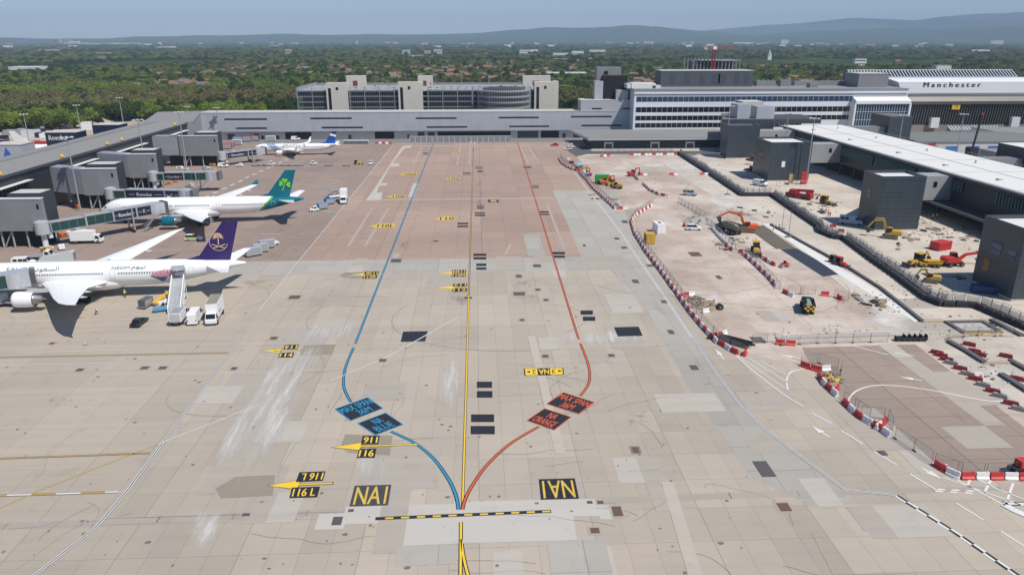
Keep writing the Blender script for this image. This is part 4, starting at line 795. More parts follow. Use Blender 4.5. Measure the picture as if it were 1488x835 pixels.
# --- airbridges
M_bfr = mat('airbridge frame', (.33,.35,.37), .5)
def airbridge(lb, rx, ry, cx_, cy_, ztop, segs, stair=True, text=None):
    rt_ = thing('airbridge', lb, 'airbridge', (rx,ry,0), 0, 'airbridges of the left pier'); d = Vector((cx_-rx,cy_-ry,0)); L = d.length; ang = math.atan2(d.y, d.x); rt_.rotation_euler = (0,0,ang); z0 = ztop-2.9
    b = MB(); b.tube((0,0,z0-.3),(0,0,ztop+.3),1.9,1.9,20); b.tube((0,0,ztop+.3),(0,0,ztop+.7),1.9,.8,20); part(b, 'rotunda', M_silver, rt_, smooth=False)
    b = MB(); b.tube((0,0,.4),(0,0,z0-.3),.75,.75,12); b.box(-1.4,1.4,-1.4,1.4,0,.4); b.box(1.0,2.0,-.9,.1,z0-1.7,z0-.3); part(b, 'pedestal', M_frame, rt_)
    for (t0, t1, kind, w, h) in segs:
        x0, x1 = 1.7+(L-3.2)*t0, 1.7+(L-3.2)*t1
        b = MB().box(x0,x1,-w/2,w/2,z0+.1,z0+.1+h); sg_ = part(b, 'tunnel', M_glassg if kind == 'g' else M_navy, rt_)
        b = MB(); e = .1
        for zz in (z0,z0+h+.1): 
            b.box(x0,x1,-w/2-e,-w/2-.01,zz-.02,zz+.12); b.box(x0,x1,w/2+.01,w/2+e,zz-.02,zz+.2)
        b.box(x0,x0+.22,-w/2-e*1.5,-w/2-.005,z0-.1,z0+h+.3); b.box(x1-.22,x1,-w/2-e*1.5,-w/2-.005,z0-.1,z0+h+.3); b.box(x0,x1,-w/2,w/2,z0+.11+h,z0+.22+h)
        n = int((x1-x0)/2.2)
        if kind == 'g':
            for q in range(1, n): b.box(x0+(x1-x0)*q/n-.02,x0+(x1-x0)*q/n+.02,-w/2-.06,-w/2-.02,z0+.1,z0+h)
        part(b, 'tunnel_frame', M_bfr, sg_)
        if kind != 'g':
            b = MB(); xm = (x0+x1)/2; Lh = (x1-x0)
            def tx(s_, u0, u1, v0, v1): put_text(b, s_, [(x0+Lh*u0,-w/2-.03,z0+h*v0),(x0+Lh*u1,-w/2-.03,z0+h*v0),(x0+Lh*u1,-w/2-.03,z0+h*v1),(x0+Lh*u0,-w/2-.03,z0+h*v1)], 0, (0,0,1,1), False, .006)
            def bar(u0, u1): b.box(x0+Lh*u0,x0+Lh*u1,-w/2-.035,-w/2-.02,z0+h*.5,z0+h*.53)
            if kind == 'r': tx('Revolut',.22,.78,.33,.72); bar(.08,.18); bar(.82,.92)
            if kind == 'R': tx('R',.42,.58,.33,.70); bar(.1,.34); bar(.66,.9)
            if kind == 'rr': tx('Revolut',.22,.50,.33,.72); tx('R',.84,.88,.33,.70); bar(.08,.18); bar(.54,.80); bar(.91,.97)
            part(b, 'lettering', M_white, sg_, fix=False)
    b = MB(); b.tube((L-.3,0,z0-.2),(L-.3,0,ztop+.35),2.1,2.1,18); b.box(L-.3,L+2.6,-1.8,1.8,z0-.1,ztop+.25); part(b, 'cab', M_silver, rt_)
    b = MB()
    for q in range(5): b.box(L+2.65+q*.22,L+2.75+q*.22,-1.95,1.95,z0,ztop+.45)
    part(b, 'cab_bellows', mat('bellows', (.17,.18,.19), .8), rt_)
    xl_ = L*.76; b = MB()
    for s_ in (-1,1): b.beam((xl_,s_*1.9,.9),(xl_,s_*1.9,ztop),.35,.35)
    b.beam((xl_,-1.9,1.3),(xl_,1.9,1.3),.4,.4); b.beam((xl_,-1.9,z0-.2),(xl_,1.9,z0-.2),.3,.3); part(b, 'lift_frame', M_steel, rt_)
    for s_ in (-1.1,1.1): b = MB(); b.tube((xl_,s_-.25,.5),(xl_,s_+.25,.5),.5,.5,14); part(b, 'wheel', M_black, rt_)
    if stair:
        b = MB(); x_ = L-1.0; 
        for s_ in (-2.2,-3.0): b.beam((x_,s_,z0+.1),(x_-4.2,s_,.2),.08,.2); b.beam((x_,s_,z0+1.1),(x_-4.2,s_,1.2),.06,.06)
        for q in range(12): b.box(x_-4.2+q*.35,x_-3.95+q*.35,-3.0,-2.2,.3+q*(z0-.1)/12,.36+q*(z0-.1)/12)
        part(b, 'service_stair', M_steel, rt_)
    return rt_
airbridge('green and navy airbridge reaching the shamrock tailed airliner', -122.4, 206.0, -101.2, 229.5, 7.4, [(0,.33,'g',2.6,2.5),(.33,.60,'g',2.8,2.7),(.60,.84,'r',3.0,2.9),(.84,1,'R',3.0,2.9)])
airbridge('navy lettered airbridge with its cab parked short of any aircraft, second from the front', -126.3, 255.2, -99.6, 251.5, 7.3, [(0,.18,'g',2.6,2.5),(.18,1,'rr',2.9,2.9)])
airbridge('airbridge with one navy panel and glass cab section, third from the front', -125.6, 288.6, -103.5, 288.6, 7.2, [(0,.14,'g',2.6,2.5),(.14,.55,'r',2.9,2.8),(.55,1,'g',2.9,2.8)])
qd = at(375,219.5,4.9)
airbridge('navy lettered airbridge before the nose of the farthest airliner', -118.6, 347.5, qd[0], qd[1], 6.2, [(0,.7,'r',2.7,2.5),(.7,1,'R',2.8,2.5)])
airbridge('grey airbridge entering from the left picture edge to the nearest airliner', -127.0, 143.5, -101.5, 157.6, 7.6, [(0,.5,'g',2.7,2.6),(.5,1,'g',3.0,2.9)], stair=False)
# gate block wing seen beyond the pier
for k, (px0, px1, py, z_, Yq, lb) in enumerate(((67,112,204,14.5,372,'navy hoarding block lettered in white beyond the pier roof'),(135,174,191,13.5,400,'dark gate block beyond the far end of the pier roof'),(-12,33,222,13,330,'pale block with a blue emblem beyond the pier at the left edge'))):
    t = bld('far_side_block', lb, 'gate block'); a = onY(px0,py,Yq); c = onY(px1,py,Yq); zt_ = onY(px0,(193,182,211)[k],Yq)[2]
    part(MB().box(a[0],c[0],Yq,Yq+10,0,zt_), 'wall', M_navy if k < 2 else M_linkc, t); part(MB().box(a[0]-.2,c[0]+.2,Yq-.2,Yq+10.2,zt_+.02,zt_+.3), 'roof', M_roofl, t)
    if k == 0: b = MB(); w_ = c[0]-a[0]; zb_ = onY(px0,204,Yq)[2]; put_text(b, 'Revolut', [(a[0]+w_*.10,Yq-.04,zb_),(a[0]+w_*.68,Yq-.04,zb_),(a[0]+w_*.68,Yq-.04,zt_-1.2),(a[0]+w_*.10,Yq-.04,zt_-1.2)], 0, (0,0,1,1), False, .008); part(b, 'lettering', M_white, t, fix=False)
    if k == 2: part(MB().add([(a[0]+w_*.32,Yq-.05,zt_-5),(a[0]+w_*.58,Yq-.05,zt_-5),(a[0]+w_*.42,Yq-.05,zt_-.8)],[(0,1,2)]), 'emblem', M_blue, t)
# --- lighting masts
def mast(lb, x, y, h, nm='lighting_mast', big=True):
    t = thing(nm, lb, 'light mast', (x,y,0), 0, 'tall apron lighting masts'); b = MB(); b.tube((0,0,0),(0,0,h),.32,.14,10); b.box(-.6,.6,-.6,.6,0,.5); part(b, 'pole', M_steel, t)
    b = MB(); b.tube((0,0,h-.2),(0,0,h),1.3,1.5,12); part(b, 'head_ring', M_steel, t)
    for k in range(6): a = k*PI/3; b = MB(); b.box(-.45,.45,-.3,.3,0,.3); b.move(math.cos(a)*1.7, math.sin(a)*1.7, h-.15, a); part(b, 'floodlight', M_frame, t)
    return t
mast('tall light mast standing in front of the nearest grey gate block', -136.9, 254.0, 25); mast('tall light mast beside the second grey gate block', -137.6, 310, 25)
mast('tall light mast before the farthest grey gate block', -133.7, 346.9-4, 25); mast('light mast in front of the left end of the link building', onY(320,200,436)[0], 436, 19)
for (px0, py0, pyt, Yq, lb) in ((47,215,166,415,'light mast beyond the pier near the left edge'),(120,190,153,470,'light mast over the sand yard left of the teal excavator'),(182,182,142,505,'tallest looking light mast over the sand yard beside the teal excavator'),(277,178,155,520,'thin light mast at the edge of the wood behind the pier')):
    q = onY(px0,py0,Yq); mast(lb, q[0]-1, Yq, onY(px0,pyt,Yq)[2])
mast('tall light mast in front of the low gate building', 123, 374.5-14, 25.2); mast('tall light mast at the right corner of the gate tower with the pale window', 134.6, 293.2, 26)
for (px0, pyt, Yq, lb) in ((1146,165,330,'light mast rising behind the gate towers at the head of the white roof'),(1313,167,355,'light mast before the left end of the workshop shed'),(1401,166,352,'light mast before the right end of the workshop shed')):
    mast(lb, onY(px0,pyt,Yq)[0], Yq, onY(px0,pyt,Yq)[2])
bm_ = bld('black_crane_boom', 'black telescopic crane boom with a red tip leaning up behind the white roof', 'crane'); p0 = onY(1413,216,330); p1 = onY(1427.5,167,330)
b = MB(); b.beam(p0, p1, .65, .65); b.box(p0[0]-2,p0[0]+2,328,332,0,p0[2]+.5); part(b, 'boom', M_black, bm_); b = MB(); b.box(p1[0]-.45,p1[0]+.45,329.5,330.5,p1[2],p1[2]+.8); part(b, 'tip', M_red, bm_)
# ---------------------------------------------------------------- airliners (nose at local x=0, tail towards +x)
M_airw = mat('aircraft white', (.80,.80,.79), .28, 0, .03, .3); M_airg = mat('aircraft grey', (.50,.52,.54), .35, 0, .05, .3); M_win = mat('cabin window', (.01,.012,.016), .3)
M_teal = mat('teal paint', (.0,.135,.19), .3, 0, .05, .3); M_lime = mat('lime green', (.18,.60,.02), .4); M_purple = mat('deep purple', (.030,.012,.12), .3, 0, .05, .3); M_gold = mat('sand gold', (.62,.45,.27), .5); M_metal = mat('engine metal', (.35,.34,.33), .3, .8)
M_slate = mat('slate lettering', (.04,.06,.10), .5); M_greyt = mat('grey lettering', (.13,.13,.13), .5); M_tyre = M_black
PROF = [(0,.03,-.38),(.006,.20,-.36),(.016,.38,-.30),(.032,.58,-.22),(.05,.75,-.14),(.075,.90,-.06),(.105,.985,-.01),(.14,1,0),(.3,1,0),(.5,1,0),(.65,1,0),(.70,.975,.02),(.76,.90,.09),(.82,.76,.20),(.88,.57,.34),(.93,.39,.47),(.97,.23,.55),(.99,.14,.58),(1,.07,.60)]
def airliner(lb, nose, rz, P):
    t = thing('airliner', lb, 'airliner', (nose[0], nose[1], 0), rz); L, R, zc = P['L'], P['R'], P['zc']
    def rad(x):
        u = x/L
        for (a, r0, d0), (b, r1, d1) in zip(PROF, PROF[1:]):
            if u <= b: k = (u-a)/(b-a); return (r0+(r1-r0)*k)*R, zc+(d0+(d1-d0)*k)*R
        return .05*R, zc
    def side(x, z, s=-1, off=.03):
        r, c = rad(x); q = max(r*r-(z-c)**2, 0); return (x, s*(math.sqrt(q)+off), z)
    N = 28; b = MB()
    b.loft([[(u*L, r*R*math.cos(2*PI*k/N), zc+d*R+r*R*math.sin(2*PI*k/N)) for k in range(N)] for u, r, d in PROF]); fu = part(b, 'fuselage', P.get('fus', M_airw), t, smooth=True)
    # belly fairing
    xr = P['xr']; cr = P['secs'][0][2]
    b = MB(); rings = []
    for k in range(9):
        u = k/8; s = math.sin(u*PI)**.5 if 0 < u < 1 else .02; xx = xr-3+(cr+7)*u; rings.append([(xx, (R*.62+R*.62*s)*math.cos(2*PI*q/16)*.9, zc-R*.60+(.30+.52*s)*R*math.sin(2*PI*q/16)) for q in range(16)])
    part(b.loft(rings), 'belly_fairing', P.get('belly', M_airw), t, smooth=True)
    for s in (-1, 1):
        b = MB(); rings = []
        for (y, le, ch, z, th) in P['secs']:
            up = [(0,0),(.05,.45),(.2,.9),(.4,1),(.7,.6),(1,.05)]; dn = [(1,-.02),(.7,-.35),(.4,-.6),(.2,-.55),(.05,-.3)]
            rings.append([(xr+le+u*ch, s*y, z+v*th/2) for u, v in up+dn])
        wg = part(b.loft(rings), 'wing', M_airg if P.get('greywing') else M_airw, t, smooth=False)
        if P.get('winglet'):
            (y, le, ch, z, th) = P['secs'][-1]; dy, dx, dz, c2 = P['winglet']; b = MB()
            b.loft([[(xr+le,s*y,z),(xr+le+ch,s*y,z),(xr+le+ch,s*(y-.12),z+.12),(xr+le,s*(y-.12),z+.12)],[(xr+le+dx,s*(y+dy),z+dz),(xr+le+dx+c2,s*(y+dy),z+dz),(xr+le+dx+c2,s*(y+dy-.08),z+dz),(xr+le+dx,s*(y+dy-.08),z+dz)]]); part(b, 'winglet', P.get('wlmat', M_airw), wg)
        for yf in P['fair']:
            sec = [q for q in zip(P['secs'], P['secs'][1:]) if q[0][0] <= yf <= q[1][0]][0]; k = (yf-sec[0][0])/(sec[1][0]-sec[0][0]); te = sec[0][1]+sec[0][2]+(sec[1][1]+sec[1][2]-sec[0][1]-sec[0][2])*k; zz = sec[0][3]+(sec[1][3]-sec[0][3])*k
            b = MB(); b.loft([[(xr+te-3.2+u*4.4, s*yf+.22*w*math.cos(a), zz-.35+.32*w*math.sin(a)) for a in [2*PI*q/8 for q in range(8)]] for u, w in ((0,.2),(.3,1),(.6,.9),(1,.1))]); part(b, 'flap_fairing', M_airw, wg)
        ex, ey, ez, el, er = P['eng']; b = MB(); prof = [(0,.86),(.02,.95),(.12,1.0),(.45,1.0),(.72,.90)]
        b.loft([[(ex+u*el, s*ey+w*er*math.cos(2*PI*q/22), ez+w*er*math.sin(2*PI*q/22)) for q in range(22)] for u, w in prof], cap=False); en = part(b, 'engine', P['engmat'], t, smooth=True)
        b = MB(); b.loft([[(ex+u*el, s*ey+w*er*math.cos(2*PI*q/22), ez+w*er*math.sin(2*PI*q/22)) for q in range(22)] for u, w in ((.70,.88),(.74,.62),(1,.50),(1.02,.2),(1.15,.06))]); part(b, 'exhaust', M_metal, en, smooth=True)
        b = MB(); b.tube((ex+.08*el,s*ey,ez),(ex+.12*el,s*ey,ez),er*.86,er*.86,22); b.tube((ex+.0*el,s*ey,ez),(ex+.08*el,s*ey,ez),.02,er*.3,12); part(b, 'fan', M_dsteel, en)
        b = MB(); b.loft([[(ex+el*.25,s*ey-.2,ez+er*.8),(ex+el*1.25,s*ey-.2,ez+er*.9),(ex+el*1.25,s*ey+.2,ez+er*.9),(ex+el*.25,s*ey+.2,ez+er*.8)],[(ex+el*.55,s*ey-.15,ez+er*1.25),(ex+el*1.4,s*ey-.15,P['zw']),(ex+el*1.4,s*ey+.15,P['zw']),(ex+el*.55,s*ey+.15,ez+er*1.25)]]); part(b, 'pylon', M_airg, en)
        sx, sc, sct, sh, ssw, sz = P['stab']; b = MB(); b.loft([[(sx,s*.3,sz-.22),(sx+sc,s*.3,sz),(sx,s*.3,sz+.22)],[(sx+ssw,s*sh,sz+1.1),(sx+ssw+sct,s*sh,sz+1.15),(sx+ssw,s*sh,sz+1.25)]]); part(b, 'tailplane', M_airw, t)
        n = 0; b = MB()
        for (a_, c_) in P['wins']:
            x = a_
            while x < c_: p0 = side(x,P['zwin']-.17,s,.02); p1 = side(x+.26,P['zwin']-.17,s,.02); p2 = side(x+.26,P['zwin']+.20,s,.02); p3 = side(x,P['zwin']+.20,s,.02); b.quad(p0,p1,p2,p3); x += .56
        part(b, 'window_row', M_win, fu, fix=False)
        for dx_ in P['doors']:
            b = MB(); e = .07; z0, z1 = P['zwin']-1.1, P['zwin']+.75
            for (xa, xb, za, zb) in ((dx_,dx_+e,z0,z1),(dx_+1.0,dx_+1.0+e,z0,z1),(dx_,dx_+1.07,z1,z1+e),(dx_,dx_+1.07,z0-e,z0)):
                for q in range(3): zA = za+(zb-za)*q/3; zB = za+(zb-za)*(q+1)/3; b.quad(side(xa,zA,s,.025),side(xb,zA,s,.025),side(xb,zB,s,.025),side(xa,zB,s,.025))
            part(b, 'door_outline', P.get('doormat', M_airg), fu, fix=False)
        mx = P['gear']; gy = P['gy']
        for q in P['axles']:
            for w in (-.55,.55): b = MB(); b.tube((mx+q,s*gy+w-.2,P['wr']),(mx+q,s*gy+w+.2,P['wr']),P['wr'],P['wr'],14); part(b, 'wheel', M_tyre, t)
        b = MB(); b.tube((mx,s*gy,P['wr']),(mx,s*gy*.9,zc-R*.5),.2,.28,8); b.beam((mx+P['axles'][0],s*gy,P['wr']),(mx+P['axles'][-1]+.01,s*gy,P['wr']),.25,.25); part(b, 'gear_leg', M_steel, t)
    b = MB(); b.tube((P['nx'],0,.4),(P['nx'],0,zc-R*.7),.13,.18,8); part(b, 'nose_gear_leg', M_steel, t)
    for w in (-.35,.35): b = MB(); b.tube((P['nx'],w-.14,.5),(P['nx'],w+.14,.5),.5,.5,12); part(b, 'nose_wheel', M_tyre, t)
    fx, fc, fh, fs, ft = P['fin']; zb = zc+R*.86; b = MB(); th = .32
    b.loft([[(fx,0,zb),(fx+fc*.3,-th,zb),(fx+fc,-.04,zb),(fx+fc,.04,zb),(fx+fc*.3,th,zb)],[(fx+fs,0,zb+fh),(fx+fs+ft*.3,-th*.4,zb+fh),(fx+fs+ft,-.03,zb+fh),(fx+fs+ft,.03,zb+fh),(fx+fs+ft*.3,th*.4,zb+fh)]])
    b.loft([[(fx-3.4,-.05,zb-.1),(fx+1,-.2,zb-.1),(fx+1,.2,zb-.1),(fx-3.4,.05,zb-.1)],[(fx+.9,-.03,zb+1.2),(fx+1.2,-.1,zb+1.2),(fx+1.2,.1,zb+1.2),(fx+.9,.03,zb+1.2)]])
    fn = part(b, 'tail_fin', P['finmat'], t)
    b = MB()   # cockpit glass
    for s in (-1,1):
        for (x0, x1, a0, a1) in ((.021,.030,62,86),(.023,.034,38,60),(.029,.042,20,36)):
            q_ = []
            for u, a in ((x0,a0),(x1,a0),(x1+.002,a1),(x0+.004,a1)):
                r, c = rad(u*L); q_.append((u*L, s*(r+.03)*math.cos(math.radians(a)), c+(r+.03)*math.sin(math.radians(a))))
            b.quad(*q_)
    part(b, 'cockpit_window', M_win, fu, fix=False)
    b = MB(); b.box(L*.33,L*.33+1.0,-.03,.03,zc+R,zc+R+.5); b.box(L*.55,L*.55+.8,-.03,.03,zc+R,zc+R+.4); part(b, 'antenna', M_airg, fu)
    def letter(st, x0, x1, z0, z1, m, nm='lettering', off=.09):
        b = MB(); vs, fs, _ = tmesh(st); b.add([side(x0+(x1-x0)*u, z0+(z1-z0)*v, -1, off) for u, v in vs], fs); part(b, nm, m, fu, fix=False)
    def findecal(polys, m, nm):   # polygons in fin space: x, height above the fuselage, on both faces
        for s in (-1,1):
            b = MB()
            for poly in polys: b.add([(x, s*(th+.06-(z/fh)*th*.35), zb+z) for x, z in poly], [tuple(range(len(poly)))])
            part(b, nm, m, fn, fix=False)
    return t, fu, fn, side, letter, findecal
def livery(name, fn):
    g = NG(name); X, Y, Z = g.sep(g.obj()); g.L(fn(g, X, Y, Z), g.b.inputs['Base Color']); g.b.inputs['Roughness'].default_value = .3; return g.m
mixw = (.80,.80,.79,1)
# shamrock airliner
def aer(g, X, Y, Z):
    d = g.math('SUBTRACT', X, g.math('ADD', 46.0, g.math('MULTIPLY', Z, .95))); c = g.mixc(g.math('GREATER_THAN', d, 0.0), mixw, (.09,.42,.03,1)); return g.mixc(g.math('GREATER_THAN', d, .75), c, (0,.135,.19,1))
zc = 5.35; P = dict(L=63.6,R=2.82,zc=zc,fus=livery('white to teal fuselage',aer),belly=M_airw,xr=23.0,zw=5.0,
    secs=[(2.3,0,11.5,3.9,1.5),(9.5,5.2,7.6,4.7,.95),(20,11.4,4.9,5.6,.5),(28.6,17.0,2.5,6.5,.25)],winglet=(.9,1.6,1.5,1.0),wlmat=M_teal,fair=(6,13,18,23),eng=(21.9,9.4,2.7,5.6,1.55),engmat=M_teal,
    stab=(55.2,5.3,2.0,9.7,5.2,6.7),wins=((8,17.5),(19.4,23),(24,34.5),(38.5,52.5)),doors=(6.0,18.2,36.6,53.6),zwin=5.95,gear=32.8,gy=5.3,axles=(-1.1,1.1),wr=.68,nx=6.9,fin=(51.6,7.6,8.6,6.9,3.3),finmat=M_teal)
t, fu, fn, side, letter, fdec = airliner('large white airliner with teal tail bearing a green shamrock', (-120.2,234.6), math.radians(2.6), P)
def heart(cx, cz, r, ang):
    out = []
    for k in range(20):
        a = 2*PI*k/20; x = 16*math.sin(a)**3/16*r; z = (13*math.cos(a)-5*math.cos(2*a)-2*math.cos(3*a)-math.cos(4*a))/16*r+r*.95
        out.append((cx+x*math.cos(ang)-z*math.sin(ang), cz+x*math.sin(ang)+z*math.cos(ang)))
    return out
sc_, sz_ = 58.0, 4.1
fdec([heart(sc_+.05,sz_+.3,.92,-.12),heart(sc_-.25,sz_+.05,.88,1.35),heart(sc_+.3,sz_-.05,.92,-1.65),[(sc_-.12,sz_),(sc_+.15,sz_),(sc_-.35,sz_-1.2),(sc_-.75,sz_-2.2),(sc_-1.0,sz_-2.1),(sc_-.6,sz_-1.2)]], M_lime, 'shamrock')
# purple tailed airliner
zc = 5.3; Ns = (-122.3,162.9)
P = dict(L=68.3,R=2.92,zc=zc,xr=23.6,zw=5.2,secs=[(2.4,0,14.5,3.9,1.6),(9.5,5.0,8.4,4.9,1.0),(20,11.6,5.0,6.2,.5),(25.5,15.4,3.4,7.1,.28),(28.6,18.4,1.7,7.8,.16),(30,20.9,.3,8.2,.06)],fair=(6.5,12,17.5),
    eng=(21.6,9.8,2.75,5.8,1.75),engmat=M_airw,stab=(59.0,5.6,1.7,9.8,6.4,6.6),wins=((9.5,19.5),(21.5,37.4),(40.8,50.0),(51.4,55.2)),doors=(7.2,20.2,38.9,56.0),zwin=6.0,gear=33.2,gy=4.9,axles=(-.8,.8),wr=.66,nx=6.4,fin=(57.2,7.7,9.0,6.9,3.5),finmat=M_purple)
t, fu, fn, side, letter, fdec = airliner('large white airliner with purple tail bearing a golden palm emblem', Ns, math.radians(2.0), P)
lx = lambda px, py, z: at(px,py,z)[0]-Ns[0]
letter('SAUDIA', lx(-6,401,7), lx(36,401,7), 6.85, 7.65, M_greyt); letter('\ufe94\ufef3\ufea9\ufeee\ufecc\ufeb4\ufedf\u0627', lx(45,391,7), lx(87,391,7), 6.65, 7.75, M_greyt)
letter('NEOM', lx(161,391,7), lx(186,391,7), 6.9, 7.45, M_greyt); letter('\ufee1\ufeee\ufef4\ufee7', lx(190,390,7), lx(210,390,7), 6.65, 7.55, M_greyt)
def patch(pts, m, nm='livery_patch'):
    b = MB()
    for (x0, x1, za0, za1, zb0, zb1) in pts:
        for q in range(5):
            f = lambda a0, a1: [a0+(a1-a0)*q/5, a0+(a1-a0)*(q+1)/5]
            l, h = f(za0,za1); l2, h2 = f(zb0,zb1); b.quad(side(x0,l,-1,.04),side(x1,l2,-1,.04),side(x1,h2,-1,.04),side(x0,h,-1,.04))
    part(b, nm, m, fu, fix=False)
patch([(47.6,49.0,5.3,5.35,4.9,6.2),(49.0,53.0,4.9,6.2,4.9,6.9)], mat('pink wash', (.55,.25,.33), .4)); patch([(47.9,49.6,5.0,5.2,4.0,5.0),(49.6,54.0,3.7,4.9,3.6,4.85)], mat('blue mosaic', (.05,.12,.28), .4, 0, .6, 2.5))
e0, e1 = 62.8, 4.3; pol = []
ring = lambda a0, a1, r0, r1: [(e0+r0*math.cos(a0+(a1-a0)*k/22), e1+r0*math.sin(a0+(a1-a0)*k/22)) for k in range(23)]+[(e0+r1*math.cos(a1+(a0-a1)*k/22), e1+r1*math.sin(a1+(a0-a1)*k/22)) for k in range(23)]
pol.append(ring(2.6, 6.1, 2.05, 1.92))
for k in range(9):
    a = -.25+k*(PI+.5)/8; c = (e0+.05, e1+1.25); d = (math.cos(a), math.sin(a)); n_ = (-d[1], d[0]); ln = 1.35
    pol.append([(c[0]+n_[0]*.09, c[1]+n_[1]*.09), (c[0]+d[0]*ln*.6+n_[0]*.2, c[1]+d[1]*ln*.6+n_[1]*.2), (c[0]+d[0]*ln, c[1]+d[1]*ln-.25), (c[0]+d[0]*ln*.6-n_[0]*.15, c[1]+d[1]*ln*.6-n_[1]*.15), (c[0]-n_[0]*.09, c[1]-n_[1]*.09)])
pol.append([(e0-.12,e1-.6),(e0+.12,e1-.6),(e0+.16,e1+1.3),(e0-.06,e1+1.3)])
for s in (-1,1): pol.append([(e0-1.5*s,e1-.35),(e0-.4*s,e1-.75),(e0+1.5*s,e1-1.35),(e0+1.3*s,e1-1.48),(e0-.5*s,e1-.95),(e0-1.5*s,e1-.55)])
fdec(pol, M_gold, 'palm_emblem')
# far airliner
def egy(g, X, Y, Z):
    u = g.math('SUBTRACT', X, g.math('MULTIPLY', g.math('SUBTRACT', 6.0, Z), 1.25)); band = g.math('MULTIPLY', g.math('GREATER_THAN', u, 6.8), g.math('LESS_THAN', u, 10.8))
    st = g.math('GREATER_THAN', g.math('FRACT', g.math('MULTIPLY', u, .8)), .42); return g.mixc(g.math('MULTIPLY', band, st), mixw, (.01,.12,.42,1))
def efin(g, X, Y, Z):
    w = g.math('MULTIPLY', g.math('GREATER_THAN', g.math('ADD', Z, g.math('MULTIPLY', g.math('SUBTRACT', X, 38.0), .28)), 9.9), g.math('LESS_THAN', g.math('ADD', Z, g.math('MULTIPLY', g.math('SUBTRACT', X, 38.0), .28)), 11.0)); c = g.mixc(g.ramp(Z, 6.5, 12), (.015,.09,.40,1), (.01,.03,.16,1)); return g.mixc(w, c, mixw)
zc = 3.75; P = dict(L=44.0,R=1.98,zc=zc,fus=livery('white with blue feathers',egy),xr=15.2,zw=3.2,secs=[(1.7,0,7.6,2.7,.95),(6.3,3.2,4.4,3.3,.55),(12,6.2,3.0,3.9,.33),(17,9.0,1.6,4.5,.18)],winglet=(.6,1.3,2.4,.7),wlmat=M_airw,fair=(4.5,8,12),
    eng=(13.0,5.75,1.95,4.0,1.2),engmat=M_airw,stab=(38.3,3.7,1.4,6.2,3.3,4.7),wins=((6,16.5),(18,24),(26,36)),doors=(5,17,25,37.2),zwin=4.25,gear=21.5,gy=3.8,axles=(0,.01),wr=.6,nx=5.1,fin=(36.0,5.4,6.2,4.2,2.3),finmat=livery('blue tail',efin))
Ne = (-114.2,381.3); t, fu, fn, side, letter, fdec = airliner('smaller white airliner with blue striped nose and blue and white tail near the link building', Ne, math.radians(1.2), P)
lx = lambda px, py, z: at(px,py,z)[0]-Ne[0]
letter('EGYPTAIR', lx(411,211,5), lx(444,211,5), 4.2, 5.5, M_kp, off=.06); fdec([[(39.6,3.0),(40.6,2.6),(41.2,3.2),(40.5,3.9),(39.7,3.7)]], M_slate, 'falcon_emblem')
# tail end of a parked airliner beyond the pier
def partplane(lb, x, y, hx, m):
    t = thing('airliner', lb, 'airliner', (x,y,0)); R = 2.0; b = MB(); rings = []
    for u, r, d in ((0,.08,.5),(.15,.4,.4),(.35,.75,.2),(.6,1,0),(1,1,0),(1.6,1,0),(1.8,.95,-.05),(1.93,.6,-.2),(2,.05,-.35)): rings.append([(u*19, r*R*math.cos(2*PI*k/18), 3.8+d*R+r*R*math.sin(2*PI*k/18)) for k in range(18)])
    part(b.loft(rings), 'fuselage', M_airw, t, smooth=True); b = MB(); b.loft([[(3,-.12,5),(9.5,-.2,5.6),(9.5,.2,5.6),(3,.12,5)],[(.2,-.06,hx),(2.8,-.06,hx),(2.8,.06,hx),(.2,.06,hx)]]); part(b, 'tail_fin', m, t)
    for s in (-1,1):
        b = MB(); b.loft([[(14,s*1.2,3),(21,s*1.2,3),(21,s*1.2,3.4)],[(10,s*17,4.2),(11.6,s*17,4.2),(11,s*17,4.35)]]); part(b, 'wing', M_airw, t); b = MB(); b.tube((16,s*5.6,2),(20,s*5.6,2),1.0,1.1,14); part(b, 'engine', M_airw, t)
        b = MB(); b.tube((18,s*3,0.1),(18,s*3,3),.5,.3,8); part(b, 'gear_leg', M_black, t)
    return t
q = at(2,224,3); partplane('white airliner tail and rear body showing beyond the pier at the left edge', q[0]-3, q[1]+14, 12.5, M_airw)
q = at(143,195,3); 
# ---------------------------------------------------------------- vehicles (front towards +x, wheels on z=0)
M_wheel = mat('wheel grey', (.12,.12,.12), .6); M_lamp = mat('lamp lens', (.7,.7,.65), .2); M_hiv = mat('hi-vis yellow', (.60,.85,.05), .6); M_skin = mat('skin', (.45,.28,.2), .6); M_cat = mat('machine yellow', (.50,.31,.045), .6, 0, .45, 1.2); M_mud = mat('muddy grey', (.20,.18,.15), .8, 0, .3); M_silv = mat('silver car paint', (.50,.52,.54), .3, .3); M_maroon = mat('maroon', (.25,.02,.03), .4); M_dgreen = mat('dark green', (.015,.06,.04), .4); M_ltblue = mat('light blue', (.08,.30,.50), .5); M_wred = mat('barrier red', (.50,.035,.035), .5, 0, .35, .9); M_wwhite = mat('barrier white', (.72,.70,.68), .5, 0, .18, .9); M_hred = mat('excavator orange', (.66,.12,.03), .5, 0, .3, 1)
def wheels(t, xs, w, r=.38, th=.26):
    for x in xs:
        for s in (-1,1):
            b = MB(); b.tube((x,s*w/2-th/2,r),(x,s*w/2+th/2,r),r,r,14); wh = part(b, 'wheel', M_black, t); b = MB(); b.tube((x,s*(w/2+th/2)-.0,r),(x,s*(w/2+th/2+.02),r),r*.55,r*.55,10); part(b, 'hub', M_wheel, wh)
